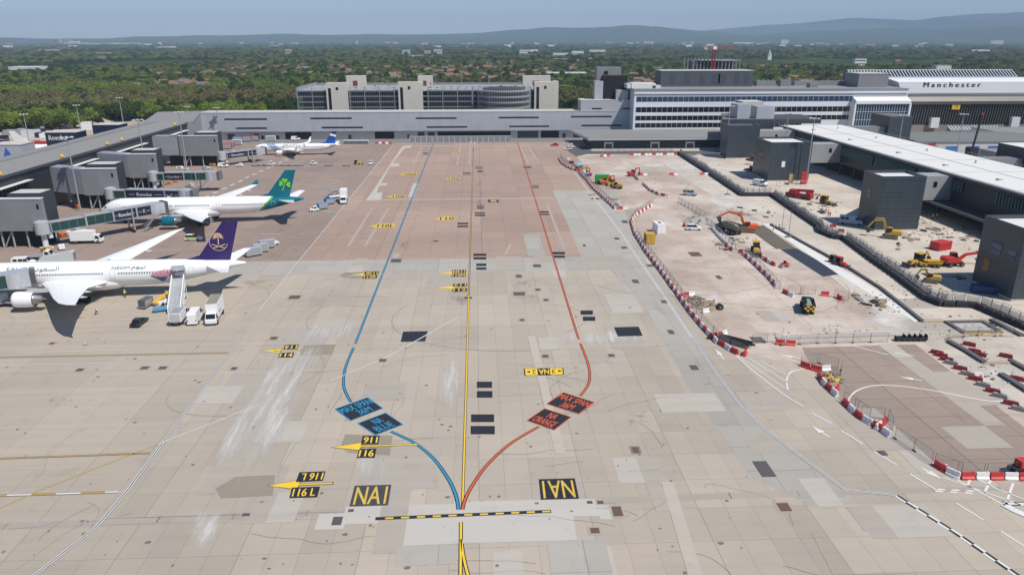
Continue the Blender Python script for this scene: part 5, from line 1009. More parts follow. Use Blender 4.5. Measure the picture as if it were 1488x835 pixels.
def lamps(t, xf, xb, w, z):
    for s in (-1,1):
        part(MB().box(xf,xf+.04,s*w*.38-.15,s*w*.38+.15,z-.08,z+.08), 'headlight', M_lamp, t); part(MB().box(xb-.04,xb,s*w*.40-.1,s*w*.40+.1,z,z+.25), 'tail_light', M_red, t)
def van(lb, p, rz, m=None, L=5.4, H=2.35, W=2.0, cat='van', name='panel_van', windows=False, group=None):
    t = thing(name, lb, cat, p, rz, group); h = L/2
    b = MB().prof([(-h,.45),(-h,H*.92),(-h+.2,H),(h-1.9,H),(h-1.0,H*.62),(h-.15,H*.52),(h,H*.38),(h,.4)], -W/2, W/2, 0, .14, H*.55); part(b, 'body', m or M_white, t)
    b = MB(); b.add([(h-1.80,-W/2+.2,H*.93),(h-1.80,W/2-.2,H*.93),(h-1.02,W/2-.14,H*.65),(h-1.02,-W/2+.14,H*.65)], [(0,1,2,3)]); b.v = [(x+.05,y,z+.03) for x,y,z in b.v]; part(b, 'windscreen', M_glass, t, fix=False)
    for s in (-1,1):
        ws = [(h-2.35,h-1.35)]+([(-h+.4,-h+1.5),(-h+1.7,-h+2.8)] if windows else [])
        for x0, x1 in ws: b = MB(); b.add([(x0,s*(W/2-.02),H*.62),(x1,s*(W/2-.02),H*.62),(x1-.15,s*(W/2-.09),H*.88),(x0,s*(W/2-.09),H*.88)], [(0,1,2,3)]); part(b, 'side_window', M_glass, t, fix=False)
        part(MB().box(h-1.5,h-1.3,s*(W/2+.02),s*(W/2+.22),H*.55,H*.68), 'mirror', M_black, t)
    part(MB().box(h-.02,h+.08,-W/2+.05,W/2-.05,.35,.75), 'bumper', M_dsteel, t); wheels(t, (-h+1.1,h-1.0), W-.15); lamps(t, h+.01, -h, W, H*.40)
    return t
def car(lb, p, rz, m=None, suv=False, stripe=None, name='car', cat='car'):
    t = thing(name, lb, cat, p, rz); H = 1.75 if suv else 1.45; h = 2.3; W = 1.85
    b = MB().prof([(-h,.35),(-h,H*.58),(-h+.15,H*.62),(h-1.2,H*.60),(h-.1,H*.50),(h,.5),(h,.3)], -W/2, W/2); part(b, 'body', m or M_white, t)
    b = MB().prof([(-h+(.1 if suv else .7),H*.61),(-h+(.35 if suv else 1.1),H),(h-2.1,H),(h-1.25,H*.61)], -W/2+.06, W/2-.06, 0, .16, H*.8); cb = part(b, 'cabin', M_glass, t); part(MB().box(-h+(.4 if suv else 1.15),h-2.15,-W/2+.24,W/2-.24,H+.005,H+.05), 'roof', m or M_white, cb)
    if stripe: part(MB().box(-h+.3,h-1.2,-W/2-.02,-W/2-.005,.5,H*.55), 'side_stripe', stripe, t); part(MB().box(-h+.3,h-1.2,W/2+.005,W/2+.02,.5,H*.55), 'side_stripe', stripe, t); part(MB().box(-.1,.2,-.6,.6,H+.06,H+.2), 'light_bar', M_orange, t)
    wheels(t, (-h+.85,h-.85), W-.2, .34, .22); lamps(t, h+.01, -h, W, .65); return t
def truck(lb, p, rz, boxm=None, cabm=None, L=7.6, BH=3.3, W=2.4, name='box_truck', logo=None, flat=False, rbox=None):
    t = thing(name, lb, 'lorry', p, rz); h = L/2; cabm = cabm or M_white
    b = MB().prof([(h-1.9,.6),(h-1.9,2.4),(h-1.5,2.6),(h-.7,2.5),(h-.1,1.5),(h,1.2),(h,.55)], -W/2+.1, W/2-.1, 0, .1, 1.6); part(b, 'cab', cabm, t)
    b = MB(); b.quad((h-.62,-W/2+.3,2.4),(h-.62,W/2-.3,2.4),(h-.12,W/2-.25,1.58),(h-.12,-W/2+.25,1.58)); b.v = [(x+.07,y,z+.03) for x,y,z in b.v]; part(b, 'windscreen', M_glass, t, fix=False)
    for s in (-1,1): part(MB().add([(h-1.6,s*(W/2-.07),1.55),(h-.5,s*(W/2-.07),1.55),(h-.85,s*(W/2-.15),2.3),(h-1.6,s*(W/2-.15),2.3)],[(0,1,2,3)]), 'side_window', M_glass, t, fix=False); part(MB().box(h-.7,h-.5,s*(W/2),s*(W/2+.22),1.5,2.0), 'mirror', M_black, t)
    part(MB().box(-h,h-1.95,-.5,.5,.6,.95), 'chassis', M_dsteel, t)
    if flat: part(MB().box(-h,h-2.05,-W/2,W/2,.96,1.2), 'flatbed', M_steel, t)
    else:
        b = MB().box(-h,h-2.05,-W/2,W/2,.98,BH); bx = part(b, 'cargo_box', boxm or M_white, t); part(MB().box(-h+.1,h-2.15,-W/2+.1,W/2-.1,BH+.01,BH+.05), 'box_roof', rbox or M_white, bx)
        part(MB().box(-h-.04,-h-.01,-W/2+.15,W/2-.15,1.1,BH-.15), 'tail_shutter', M_silver, bx)
        if logo:
            for s in (-1,1): b = MB(); b.box(-.9,.5,s*(W/2+.02)-.01,s*(W/2+.02)+.01,1.9,2.05); b.box(.7,1.0,s*(W/2+.02)-.01,s*(W/2+.02)+.01,1.8,2.3); part(b, 'logo', M_slate, bx)
    wheels(t, (-h+1.4,h-1.0), W-.25, .48, .3); lamps(t, h+.01, -h, W, .85); return t
def tug(lb, p, rz, m=None, group='baggage tugs'):
    t = thing('baggage_tug', lb, 'tug', p, rz, group); b = MB().prof([(-1.5,.35),(-1.5,.9),(-.3,.95),(.5,1.1),(1.5,1.0),(1.55,.35)], -.75, .75); part(b, 'body', m or M_white, t)
    b = MB(); b.box(-.9,.4,-.7,.7,1.75,1.85); [b.tube((x,y,.95),(x,y,1.75),.05,.05,5) for x in (-.85,.35) for y in (-.65,.65)]; part(b, 'cab_roof', m or M_white, t); part(MB().box(.36,.42,-.6,.6,1.1,1.7), 'windscreen', M_glass, t); part(MB().box(-.6,-.1,-.35,.35,.95,1.4), 'seat', M_black, t); wheels(t, (-1,1), 1.3, .33, .2); return t
def dolly(lb, p, rz, load=None, m=None, L=3.4, H=1.6, group='baggage dollies'):
    t = thing('baggage_dolly', lb, 'dolly', p, rz, group); b = MB(); b.box(-L/2,L/2,-.8,.8,.42,.55); b.box(L/2,L/2+.9,-.05,.05,.42,.5); part(b, 'deck', M_steel, t)
    if load == 'uld': b = MB().prof([(-L/2+.1,.56),(-L/2+.1,.56+H),(L/2-.1,.56+H),(L/2-.1,.56)], -.78, .78); c = part(b, 'container', m or M_silver, t); part(MB().box(-L/2+.3,L/2-.3,-.81,-.785,.7,.4+H), 'container_door', M_steel, c)
    elif load == 'cart':
        b = MB(); b.box(-L/2,L/2,-.8,.8,1.9,1.98); b.box(-L/2,-L/2+.05,-.8,.8,.56,1.9); b.box(L/2-.05,L/2,-.8,.8,.56,1.9); part(b, 'canopy', m or M_white, t); part(MB().box(-L/2+.2,L/2-.2,-.6,.6,.56,1.2), 'baggage', M_slate, t)
    else:
        b = MB(); [b.box(-L/2+x,-L/2+x+.06,y-.03,y+.03,.55,1.0) for x in (0,L-.06) for y in (-.77,.77)]; part(b, 'corner_post', M_steel, t) if 0 else part(MB().box(-L/2,-L/2+.06,-.78,.78,.56,1.05), 'end_rail', M_steel, t)
    wheels(t, (-L/2+.5,L/2-.5), 1.2, .2, .14); return t
def excavator(lb, p, rz, m, s=1.0, swing=0.0, reach=(2.2,4.2,5.0,3.2,6.4,.9), cat='excavator', name='excavator', wheeled=False):
    t = thing(name, lb, cat, p, rz)
    if wheeled: part(MB().box(-1.8,1.8,-.9,.9,.6,1.1), 'chassis', M_dsteel, t); wheels(t, (-1.4,1.4), 2.2, .55, .4)
    else:
        for sd in (-1,1):
            b = MB().prof([(-1.9,.35),(-1.6,0),(1.6,0),(1.9,.35),(1.6,.8),(-1.6,.8)], sd*1.2-.3, sd*1.2+.3); tr = part(b, 'track', M_mud, t); part(MB().box(-1.3,1.3,sd*1.2-.33,sd*1.2+.33,.25,.55), 'track_frame', M_dsteel, tr)
        part(MB().box(-1.0,1.0,-.9,.9,.4,.95), 'undercarriage', M_dsteel, t)
    c, sn = math.cos(swing), math.sin(swing); R_ = lambda b: b.move(0,0,0,swing)
    b = MB().prof([(-2.4,1.1),(-2.5,1.9),(-2.1,2.2),(-.2,2.15),(.4,1.6),(1.3,1.5),(1.3,1.1)], -1.25, 1.25); hs = part(R_(b), 'upper_body', m, t); part(R_(MB().box(-2.52,-2.4,-1.2,1.2,1.1,1.85)), 'counterweight', M_dsteel if m is M_hred else m, hs)
    part(R_(MB().prof([(-.3,1.5),(-.3,2.9),(.9,2.9),(1.35,1.9),(1.35,1.5)], .3, 1.24)), 'cab', M_glass, t); part(R_(MB().box(-.32,.92,.28,1.26,2.9,2.98)), 'cab_roof', m, t)
    x1,z1,x2,z2,x3,z3 = reach; b = MB(); b.beam((.9,-.2,1.5),(x1,-.2,z1),.45,.6); b.beam((x1-.2,-.2,z1),(x2,-.2,z2+.3),.42,.5); part(R_(b), 'boom', m, t)
    b = MB(); b.beam((x2-.3,-.2,z2+.6),(x3,-.2,z3+.6),.34,.42); part(R_(b), 'stick', m, t); b = MB(); b.tube((1.1,-.2,1.1),(x1*.85+.2,-.2,z1*.75),.09,.09,6); b.tube((x1,-.2,z1+.45),(x2-.2,-.2,z2+.95),.08,.08,6); part(R_(b), 'hydraulic_ram', M_silver, t)
    b = MB().prof([(x3-.1,z3+.8),(x3-.9,z3+.3),(x3-.8,z3-.5),(x3-.1,z3-.7),(x3+.3,z3+.1)], -.75, .35); part(R_(b), 'bucket', M_dsteel, t); t.scale = (s,s,s); return t
def dumper(lb, p, rz, m, skip, s=1.0, name='dump_truck', cat='dump truck', load=None):
    t = thing(name, lb, cat, p, rz); part(MB().box(-3.8,3.6,-.7,.7,.8,1.3), 'chassis', M_dsteel, t)
    part(MB().prof([(1.3,1.3),(1.3,3.0),(2.6,3.0),(3.0,2.2),(4.1,2.0),(4.2,1.1),(3.9,.9),(1.3,.9)], -1.25, 1.25, 0, .15, 2.4), 'cab', m, t); part(MB().box(1.8,2.85,-1.22,1.22,2.2,2.8), 'cab_window', M_glass, t)
    b = MB(); b.loft([[(-4.2,-1.3,1.6),(1.0,-1.0,1.5),(1.0,1.0,1.5),(-4.2,1.3,1.6)],[(-4.9,-1.6,3.0),(1.5,-1.6,3.1),(1.5,1.6,3.1),(-4.9,1.6,3.0)]], cap=False); b.add([(-4.2,-1.3,1.62),(1.0,-1.0,1.52),(1.0,1.0,1.52),(-4.2,1.3,1.62)],[(0,1,2,3)]); part(b, 'skip', skip, t)
    if load: part(MB().loft([[(-4,-1.2,1.9),(1,-1.1,1.9),(1,1.1,1.9),(-4,1.2,1.9)],[(-2.6,-.4,3.1),(0,-.4,3.2),(0,.4,3.2),(-2.6,.4,3.1)]]), 'load', load, t)
    wheels(t, (-3.0,-1.5,2.8), 2.5, .75, .55); t.scale = (s,s,s); return t
def loader(lb, p, rz, m, s=1.0, name='backhoe_loader', cat='loader', hoe=True):
    t = thing(name, lb, cat, p, rz); part(MB().prof([(-1.6,.7),(-1.6,1.4),(.4,1.5),(2.0,1.35),(2.1,.7)], -.55, .55), 'body', m, t); part(MB().box(-1.5,.2,-.75,.75,1.41,2.75), 'cab', M_glass, t); part(MB().box(-1.6,.3,-.8,.8,2.76,2.88), 'cab_roof', m, t)
    b = MB(); [b.beam((.4,y,1.3),(3.0,y,.7),.15,.22) for y in (-.62,.62)]; part(b, 'loader_arm', m, t); part(MB().prof([(2.9,.15),(3.7,.1),(3.6,.25),(3.1,.35),(3.1,1.0),(2.9,1.0)], -1.1, 1.1), 'front_bucket', M_dsteel, t)
    if hoe: b = MB(); b.beam((-1.7,0,.9),(-2.7,0,3.0),.25,.35); b.beam((-2.7,0,3.0),(-3.6,0,1.7),.22,.28); part(b, 'hoe_arm', m, t); part(MB().prof([(-3.8,1.7),(-3.4,1.8),(-3.2,1.2),(-3.8,1.0)], -.35, .35), 'hoe_bucket', M_dsteel, t)
    wheels(t, (-1.0,), 1.7, .75, .45); wheels(t, (1.3,), 1.6, .5, .35); t.scale = (s,s,s); return t
def person(lb, p, rz, top, legs, arm=0.0):
    t = thing('person', lb, 'person', p, rz)
    def skinned(name, V, Eg, Rr, m, par):
        me = bpy.data.meshes.new(name); me.from_pydata(V, Eg, []); o = bpy.data.objects.new(name, me); C.objects.link(o); sk = o.modifiers.new('s', 'SKIN')
        me.skin_vertices.new() if not me.skin_vertices else None
        for i, r in enumerate(Rr): me.skin_vertices[0].data[i].radius = (r, r*.8)
        me.skin_vertices[0].data[0].use_root = True; o.modifiers.new('d', 'SUBSURF').levels = 1
        m2 = bpy.data.meshes.new_from_object(o.evaluated_get(bpy.context.evaluated_depsgraph_get())); bpy.data.objects.remove(o); m2.materials.clear(); m2.materials.append(m)
        q = bpy.data.objects.new(name, m2); C.objects.link(q); q.parent = par; return q
    V = [(0,0,.95),(0,0,1.2),(0,0,1.42),(0,0,1.5),(.01,0,1.62),(.01,0,1.72),(0,.19,1.42),(.05,.24,1.15),(.2+arm,.22,.98+arm),(0,-.19,1.42),(.0,-.24,1.15),(.1,-.24,.92),(0,.1,.9),(.12,.11,.5),(.1,.11,.06),(.22,.12,.04),(0,-.1,.9),(-.05,-.11,.5),(-.14,-.11,.06),(-.02,-.12,.04)]
    Eg = [(0,1),(1,2),(2,3),(3,4),(4,5),(2,6),(6,7),(7,8),(2,9),(9,10),(10,11),(0,12),(12,13),(13,14),(14,15),(0,16),(16,17),(17,18),(18,19)]
    Rr = [.16,.15,.17,.065,.10,.085,.075,.055,.045,.075,.055,.045,.10,.07,.05,.045,.10,.07,.05,.045]
    skinned('body', V, Eg, Rr, legs, t)
    skinned('jacket', [(0,0,.86),(0,0,1.1),(0,0,1.42),(0,.2,1.41),(.04,.25,1.14),(0,-.2,1.41),(0,-.25,1.14)], [(0,1),(1,2),(2,3),(3,4),(2,5),(5,6)], [.17,.18,.19,.10,.08,.10,.08], top, t)
    b = MB(); b.tube((.01,0,1.74),(.01,0,1.80),.125,.09,10); b.box(.0,.17,-.09,.09,1.73,1.75); part(b, 'helmet', M_white, t); b = MB(); b.tube((.01,0,1.56),(.01,0,1.73),.09,.105,10); part(b, 'head', M_skin, t)
    t.scale = (1.15,1.15,1.05); return t
rd = math.radians
# --- left stands
van('white panel van parked between the white open-backed lorry and the tall box lorry', at(285,466), rd(97), None, L=6.2, H=2.7)
truck('white box lorry with mossy roof facing the camera beside the panel van', at(313,463), rd(-82), BH=4.1, L=8.6, rbox=mat('mossy roof', (.25,.235,.19), .9, 0, .3), logo=True)
truck('small white box lorry with grey roof, leftmost of the three parked by the steps', at(262,467), rd(95), BH=2.9, L=6.0, W=2.3, rbox=M_steel)
car('black car parked alone on the near stand apron', at(203,471), rd(88), mat('black car paint', (.015,.015,.018), .2))
t = dolly('dark grey covered dolly standing behind the black car', at(213,446), rd(80), 'uld', mat('dark cover', (.09,.10,.12), .6), H=1.5)
tb = thing('tool_cart', 'low blue grey equipment cart at the foot of the passenger steps', 'cart', at(236,452), rd(20)); part(MB().box(-1.8,1.8,-.7,.7,.4,.9), 'tray', M_ltblue, tb); wheels(tb, (-1.1,1.1), 1.2, .25, .15); part(MB().box(-1.2,-.2,-.5,.5,.91,1.3), 'hose_reel', M_steel, tb)
bl = thing('belt_loader', 'yellow and white belt loader beside the passenger steps', 'belt loader', at(243,440), rd(60)); part(MB().box(-2.6,2.2,-.8,.8,.4,1.0), 'chassis', M_white, bl); b = MB(); b.beam((-3.2,.3,.9),(3.2,.3,2.9),.9,.35); part(b, 'belt', M_yel, bl); part(MB().box(.2,1.4,-.8,-.1,1.0,2.0), 'cab', M_yel, bl); wheels(bl, (-1.7,1.4), 1.4, .36, .22)
# passenger steps
s0 = Vector(at(254,455)); s1 = Vector((at(261,403,4.9)[0],161.2,0)); d = (s1-s0).normalized(); ang = math.atan2(d.y,d.x); st = thing('passenger_steps', 'white passenger steps leading to the rear door of the purple tailed airliner', 'steps', s0, ang); Lh = (s1-s0).length-1.4
b = MB()
for k in range(22): b.box(k*Lh/22, (k+1)*Lh/22-.02, -1.1, 1.1, .35+k*4.6/22, .5+k*4.6/22)
part(b, 'treads', M_airg, st)
for s in (-1,1):
    b = MB(); b.loft([[(x,s*1.15,z0),(x,s*1.15,z1),(x,s*1.35,z1),(x,s*1.35,z0)] for x,z0,z1 in ((-.3,.15,1.4),(Lh,4.6,6.0))]); part(b, 'side_panel', M_white, st)
    b = MB(); b.beam((Lh*.35,s*1.3,.3),(Lh*.35,s*1.3,2.0),.14,.14); b.beam((Lh,s*1.3,.3),(Lh,s*1.3,4.7),.16,.16); b.beam((Lh*.35,s*1.3,.4),(Lh,s*1.3,.4),.16,.16); b.beam((Lh*.4,s*1.3,.4),(Lh,s*1.3,4.5),.14,.14); b.beam((Lh*.7,s*1.3,.4),(Lh*.7,s*1.3,3),.12,.12); part(b, 'strut_frame', M_frame, st)
part(MB().box(Lh,Lh+1.6,-1.35,1.35,4.75,4.95), 'platform', M_silver, st); b = MB(); b.loft([[(Lh-.2,-1.4,7.2),(Lh+1.9,-1.4,7.5),(Lh+1.9,1.4,7.5),(Lh-.2,1.4,7.2)],[(Lh-.2,-1.4,7.35),(Lh+1.9,-1.4,7.65),(Lh+1.9,1.4,7.65),(Lh-.2,1.4,7.35)]]); b.box(Lh+.1,Lh+1.8,-1.42,-1.36,4.96,7.2); b.box(Lh+.1,Lh+1.8,1.36,1.42,4.96,7.2); part(b, 'canopy', mat('crumpled cover', (.33,.36,.38), .6, 0, .35, 2), st); wheels(st, (.8,Lh-.4), 2.2, .4, .25)
person('person in hi-vis jacket standing on the white passenger steps', (-68.6,154.7,1.75+.3), rd(70), M_hiv, M_slate)
person('person in hi-vis jacket beside the wing of the purple tailed airliner', at(182.5,432), rd(-90), M_hiv, M_slate)
person('person in white shirt walking in front of the near wing shadow', at(141,457), rd(180), M_white, M_slate)
cn_ = thing('bollard', 'small pale green marker standing in front of the wing shadow', 'marker', at(124,501)); b = MB(); b.tube((0,0,0),(0,0,.7),.22,.14,8); part(b, 'post', mat('pale green', (.45,.55,.45), .6), cn_); part(MB().box(-.3,.3,-.3,.3,0,.06), 'foot', M_black, cn_)
truck('white box lorry driving right beneath the green airbridge', at(128,353), rd(4), BH=3.7, L=8.4)
truck('white flatbed tractor lorry by the nearest gate block', at(58,377), rd(8), flat=True, L=6.8)
van('white van partly hidden behind the nearest airliner fuselage', at(36,386), rd(6), L=5.2, windows=True)
tr = thing('high_trailer', 'grey white sloping catering trailer behind the nearest airliner', 'trailer', at(86,384), rd(12)); part(MB().prof([(-4,1.0),(-4,2.2),(3.4,3.4),(4.0,3.3),(4.0,1.0)], -1.3, 1.3), 'body', M_airg, tr); wheels(tr, (-2.5,2.6), 2.3, .45, .3)
for k in range(3): part(MB().box(4.01,4.05,-1.0,1.0,1.35+k*.65,1.6+k*.65), 'rear_vent', M_black, tr)
truck('white cab lorry at the left edge in front of the near engine', at(17,444), rd(168), flat=True, L=6.6)
car('yellow and green striped patrol car behind the near wing', at(282,349), rd(2), suv=True, stripe=mat('patrol green', (.35,.60,.05), .5), name='patrol_car')
for k, (a, b_, m_) in enumerate((((369,372),'uld','a'),((379,367),'uld','b'),((388,361),'uld','c'))): dolly(['silver freight container on a dolly, last of the train by the purple tail','silver freight container on a dolly, middle of the train by the purple tail','silver freight container on a dolly coupled behind the white tug'][k], at(*a), rd(38), 'uld', M_silver, L=4.4, H=2.0, group='freight dollies in a train')
tug('white tug pulling the train of silver freight containers', at(397,356), rd(38)); 
for k, a in enumerate(((343,370),(352,366))): dolly(['empty dark dolly left of the freight train, nearer one','empty dark dolly left of the freight train, farther one'][k], at(*a), rd(15), None)
truck('tall white catering lorry facing the camera at the stand edge line', at(500,294), rd(-84), BH=4.6, L=7.6); dolly('blue covered freight dolly nearest the tug by the shamrock tail', at(469,304), rd(38), 'uld', M_ltblue, L=3.6, H=1.7); dolly('blue covered freight dolly last behind the shamrock tail', at(479,297), rd(38), 'uld', M_blue, L=3.6, H=1.7); tug('white tug in front of the blue freight dollies', at(457,307), rd(200))
ld = thing('high_loader', 'white and grey cargo high loader beyond the catering lorry', 'loader', at(489,287), rd(30)); part(MB().box(-3,3,-1.3,1.3,.5,1.2), 'chassis', M_white, ld); b = MB(); [b.beam((-2.5,y,1.2),(2.5,y,2.8),.18,.18) for y in (-1.2,1.2)]; [b.beam((2.5,y,1.2),(-2.5,y,2.8),.18,.18) for y in (-1.2,1.2)]; part(b, 'scissor_lift', M_steel, ld); part(MB().box(-3,3,-1.3,1.3,2.85,3.05), 'platform', M_steel, ld); wheels(ld, (-2,2), 2.2, .4, .3)
# row of dollies and tugs on the far stand
for k, px in enumerate((371,380,388,405,415,425,436,478,504)): dolly('empty low dolly in the long row before the farthest airliner', at(px,241), 0, None, group='empty dollies in the far row')
tug('white tug on the left in the far dolly row', at(395,240), 0); tug('white tug in the middle of the far dolly row', at(456,239.5), 0); t = tug('white tug at the right end of the far dolly row', at(539,239), rd(-90)); 
l_ = loader('yellow loading machine near the right end of the far dolly row', at(519,239), 0, M_yel, .8, hoe=False, name='loading_machine')
for k, px in enumerate((504,513,522,531)): dolly('white canopied baggage cart beside the tail of the farthest airliner', at(px,209), 0, 'cart', group='white canopied baggage carts')
for k, (px, py, m_, lb) in enumerate(((334,213,M_red,'low red freight trailer left of the far airbridge'),(345,211,M_wwhite,'white freight trailer behind the far airbridge'),(359,206,M_red,'taller red freight container behind the far airbridge'),(370,205,M_maroon,'dark red freight container by the nose of the farthest airliner'),(346,206.5,M_blue,'blue freight container among the red ones'),(330,217,M_wred,'red equipment box nearest the gate block'),(394,205.5,M_white,'white service lorry body behind the nose of the farthest airliner'))):
    dolly(lb, at(px,py), rd(5), 'uld', m_, L=5.4, H=2.6 if k else 1.4, group='freight dollies behind the far airbridge')
van('white van at the link building doors behind the far airliner', at(430,204), 0, L=5.0); car('red car parked under the link building', at(806,212), rd(180), M_red); car('white car parked by the link building left of the grey road', at(826,211), rd(10)); car('white car on the grey road before the low gate building', at(825,217.5), rd(190)); 
for k, (px, py, lb) in enumerate(((325,243,'white service van by the farthest gate block'),(318,237,'white tug lorry near the foot of the farthest gate block'))): van(lb, at(px,py), rd(20*k), L=4.6, H=2.0)
for k, (px, py, m_, lb) in enumerate(((310,241,M_cat,'yellow ground power unit by the farthest gate block'),(262,246,M_white,'white ground power unit under the third airbridge'),(270,249,M_airg,'grey air starter unit under the third airbridge'),(246,268,M_cat,'yellow chock cart under the second airbridge'),(253,265,M_orange,'orange chock cart under the second airbridge'),(118,302,M_orange,'orange marker units at the foot of the nearest light mast'),(222,256,M_airg,'grey generator by the third gate block'),(94,344,M_orange,'orange unit beside the pedestal of the front airbridge'))):
    g_ = thing('ground_unit', lb, 'ground unit', at(px,py), rd(10*k)); part(MB().prof([(-1.4,.3),(-1.4,1.3),(.9,1.4),(1.4,1.0),(1.4,.3)], -.7, .7), 'casing', m_, g_); part(MB().box(-1.0,.4,-.72,-.70,.6,1.1), 'vent_panel', M_dsteel, g_); wheels(g_, (-.9,.9), 1.1, .25, .15)
# --- works machinery on the right
excavator('orange tracked excavator with raised arm loading the dark dump truck', at(1087,337), rd(163), M_hred, 1.15, 0, (2.4,4.6,5.2,4.8,8.0,3.1)); dumper('dark grey dump truck being loaded beside the orange excavator', at(1058,338), rd(116), M_dsteel, mat('dusty skip', (.16,.15,.12), .8, 0, .3), 1.05, load=M_mud)
dumper('dark green tipper lorry with yellow and black chequered tail on the works apron', at(1172,450), rd(72), M_dgreen, M_dgreen, .80, name='tipper_lorry', cat='tipper', load=mat('gravel load', (.25,.24,.22), .9)); b = MB(); 
tp = [o for o in C.objects if o.name.startswith('tipper_lorry')][0]
for i in range(4):
    for j in range(3):
        if (i+j) % 2 == 0: b.box(-5.12,-5.02,-1.3+i*.65,-.7+i*.65,1.3+j*.55,1.82+j*.55)
part(b, 'warning_panel', M_yel, tp)
loader('yellow backhoe loader beside the red and white barriers', at(1098,368), rd(-105), M_cat, 1.15); loader('yellow small loader on the pale ground near the red crane lorry', at(1200,297), rd(-60), M_cat, 1.1); 
excavator('large yellow tracked excavator in front of the dark gate tower', at(1293,346), rd(150), M_cat, 1.15, 0, (2.0,4.6,4.2,4.0,5.6,1.6)); excavator('red wheeled excavator with its arm stretched right', at(1384,386), rd(5), M_wred, 1.15, 0, (2.6,2.6,5.4,2.6,8.2,1.0), wheeled=True); excavator('small yellow excavator nearest the mesh screen', at(1352,410), rd(150), M_cat, .85, 0, (1.6,3.6,3.0,3.0,3.8,1.0))
dumper('yellow skip dumper right of the tracked loader', at(1350,388), rd(170), M_cat, M_yel, .62, name='skip_dumper', cat='dumper'); loader('yellow tracked loader with dark cab beside the skip dumper', at(1331,386), rd(200), M_cat, 1.2, name='tracked_loader'); 
cl_ = thing('crane_lorry', 'red mobile crane lorry with folded boom on the pale ground', 'crane lorry', at(1161,288), rd(-52)); part(MB().box(-5,5,-1.3,1.3,.6,1.7), 'carrier', M_maroon, cl_); part(MB().prof([(3.0,1.71),(3.0,2.9),(4.5,2.9),(5,2.0),(5,1.71)], -1.2, 1.2), 'cab', M_red, cl_); b = MB(); b.beam((-3.5,0,2.6),(5.2,.2,3.4),.9,.9); part(b, 'boom', M_red, cl_); part(MB().box(-3.6,-.6,-1.2,1.2,1.71,3.0), 'slewing_body', M_wred, cl_); wheels(cl_, (-3.8,-2.4,1.8,3.6), 2.4, .55, .4)
van('white van parked in front of the gate tower with the pale window', at(1104,270), rd(-50), L=5.8, H=2.5); van('pale blue minibus in the shade of the gate tower', at(1236,326), rd(-28), mat('pale blue paint', (.40,.47,.55), .4), L=7, H=2.8, windows=True, name='minibus', cat='minibus'); van('silver and yellow marked van on the chalky works ground', at(1002,284), rd(-25), M_silv, L=5.2, H=2.3, windows=True)
car('white pickup car beside the white barrier row', at(1008,334), rd(-8), suv=True, name='pickup_car')
loader('red tractor on the pale strip beside the mesh screen', at(1221,386), rd(-70), M_wred, .8, hoe=False, name='tractor', cat='tractor'); loader('grey compact loader beside the red tractor', at(1212,382), rd(-70), M_mud, .75, hoe=False, name='compact_loader'); rl = thing('roller', 'small red roller with black seat among the barriers', 'roller', at(1140,388), rd(20)); part(MB().box(-1.0,1.0,-.5,.5,.5,1.1), 'body', M_wred, rl); part(MB().box(-.3,.2,-.3,.3,1.1,1.7), 'seat', M_black, rl)
for x in (-1,1): b = MB(); b.tube((x,-.6,.42),(x,.6,.42),.42,.42,16); part(b, 'drum', M_steel, rl)
excavator('orange excavator with folded arm before the green container', at(878,268), rd(12), M_hred, .9, 0, (2.0,3.6,4.4,3.6,5.0,1.2)); excavator('yellow wheeled excavator in front of the orange one', at(897,274), rd(150), M_cat, .9, 0, (1.6,2.6,2.8,2.0,3.2,1.0), wheeled=True); excavator('small red excavator with looped arm alone on the works ground', at(919,256), rd(10), M_wred, .9, 0, (1.6,3.8,3.4,3.6,3.6,1.2)); excavator('yellow excavator behind the blue tarpaulin in the narrow compound', at(853,250), rd(60), M_cat, .7, 0, (1.6,3.0,3.0,2.4,3.4,.8))
pk = thing('paver', 'yellow and black paving machine right of the green container', 'paver', at(889,270), rd(8)); part(MB().box(-2,2,-1.1,1.1,.5,1.6), 'body', M_cat, pk); part(MB().box(-.8,.6,-.8,.8,1.6,2.6), 'cab', M_glass, pk); part(MB().box(-2.2,2.2,-1.2,-.8,.0,.5), 'track', M_mud, pk); part(MB().box(-2.2,2.2,.8,1.2,.0,.5), 'track', M_mud, pk)
def container(lb, p, rz, m, L, W_, H, nm='site_container', cat='container', roof=None, win=False):
    t = thing(nm, lb, cat, p, rz); b = MB(); b.box(-L/2,L/2,-W_/2,W_/2,.1,H); part(b, 'shell', m, t); b = MB(); x = -L/2+.2
    while x < L/2-.2: b.box(x,x+.14,-W_/2-.05,-W_/2-.005,.2,H-.15); b.box(x,x+.14,W_/2+.005,W_/2+.05,.2,H-.15); x += .34
    if not win: part(b, 'corrugation', m, t)
    part(MB().box(-L/2-.04,L/2+.04,-W_/2-.06,W_/2+.06,H+.005,H+.12), 'roof', roof or m, t); b = MB(); b.box(-L/2-.06,-L/2-.01,-W_/2+.15,-.03,.25,H-.2); b.box(-L/2-.06,-L/2-.01,.03,W_/2-.15,.25,H-.2); part(b, 'door', m, t)
    if win: part(MB().box(-L/2+.8,-L/2+1.6,-W_/2-.04,-W_/2-.01,1.2,2.0), 'window', M_glass, t); part(MB().box(-.6,.6,-.5,.3,H+.13,H+.3), 'roof_hatch', M_dsteel, t)
    return t
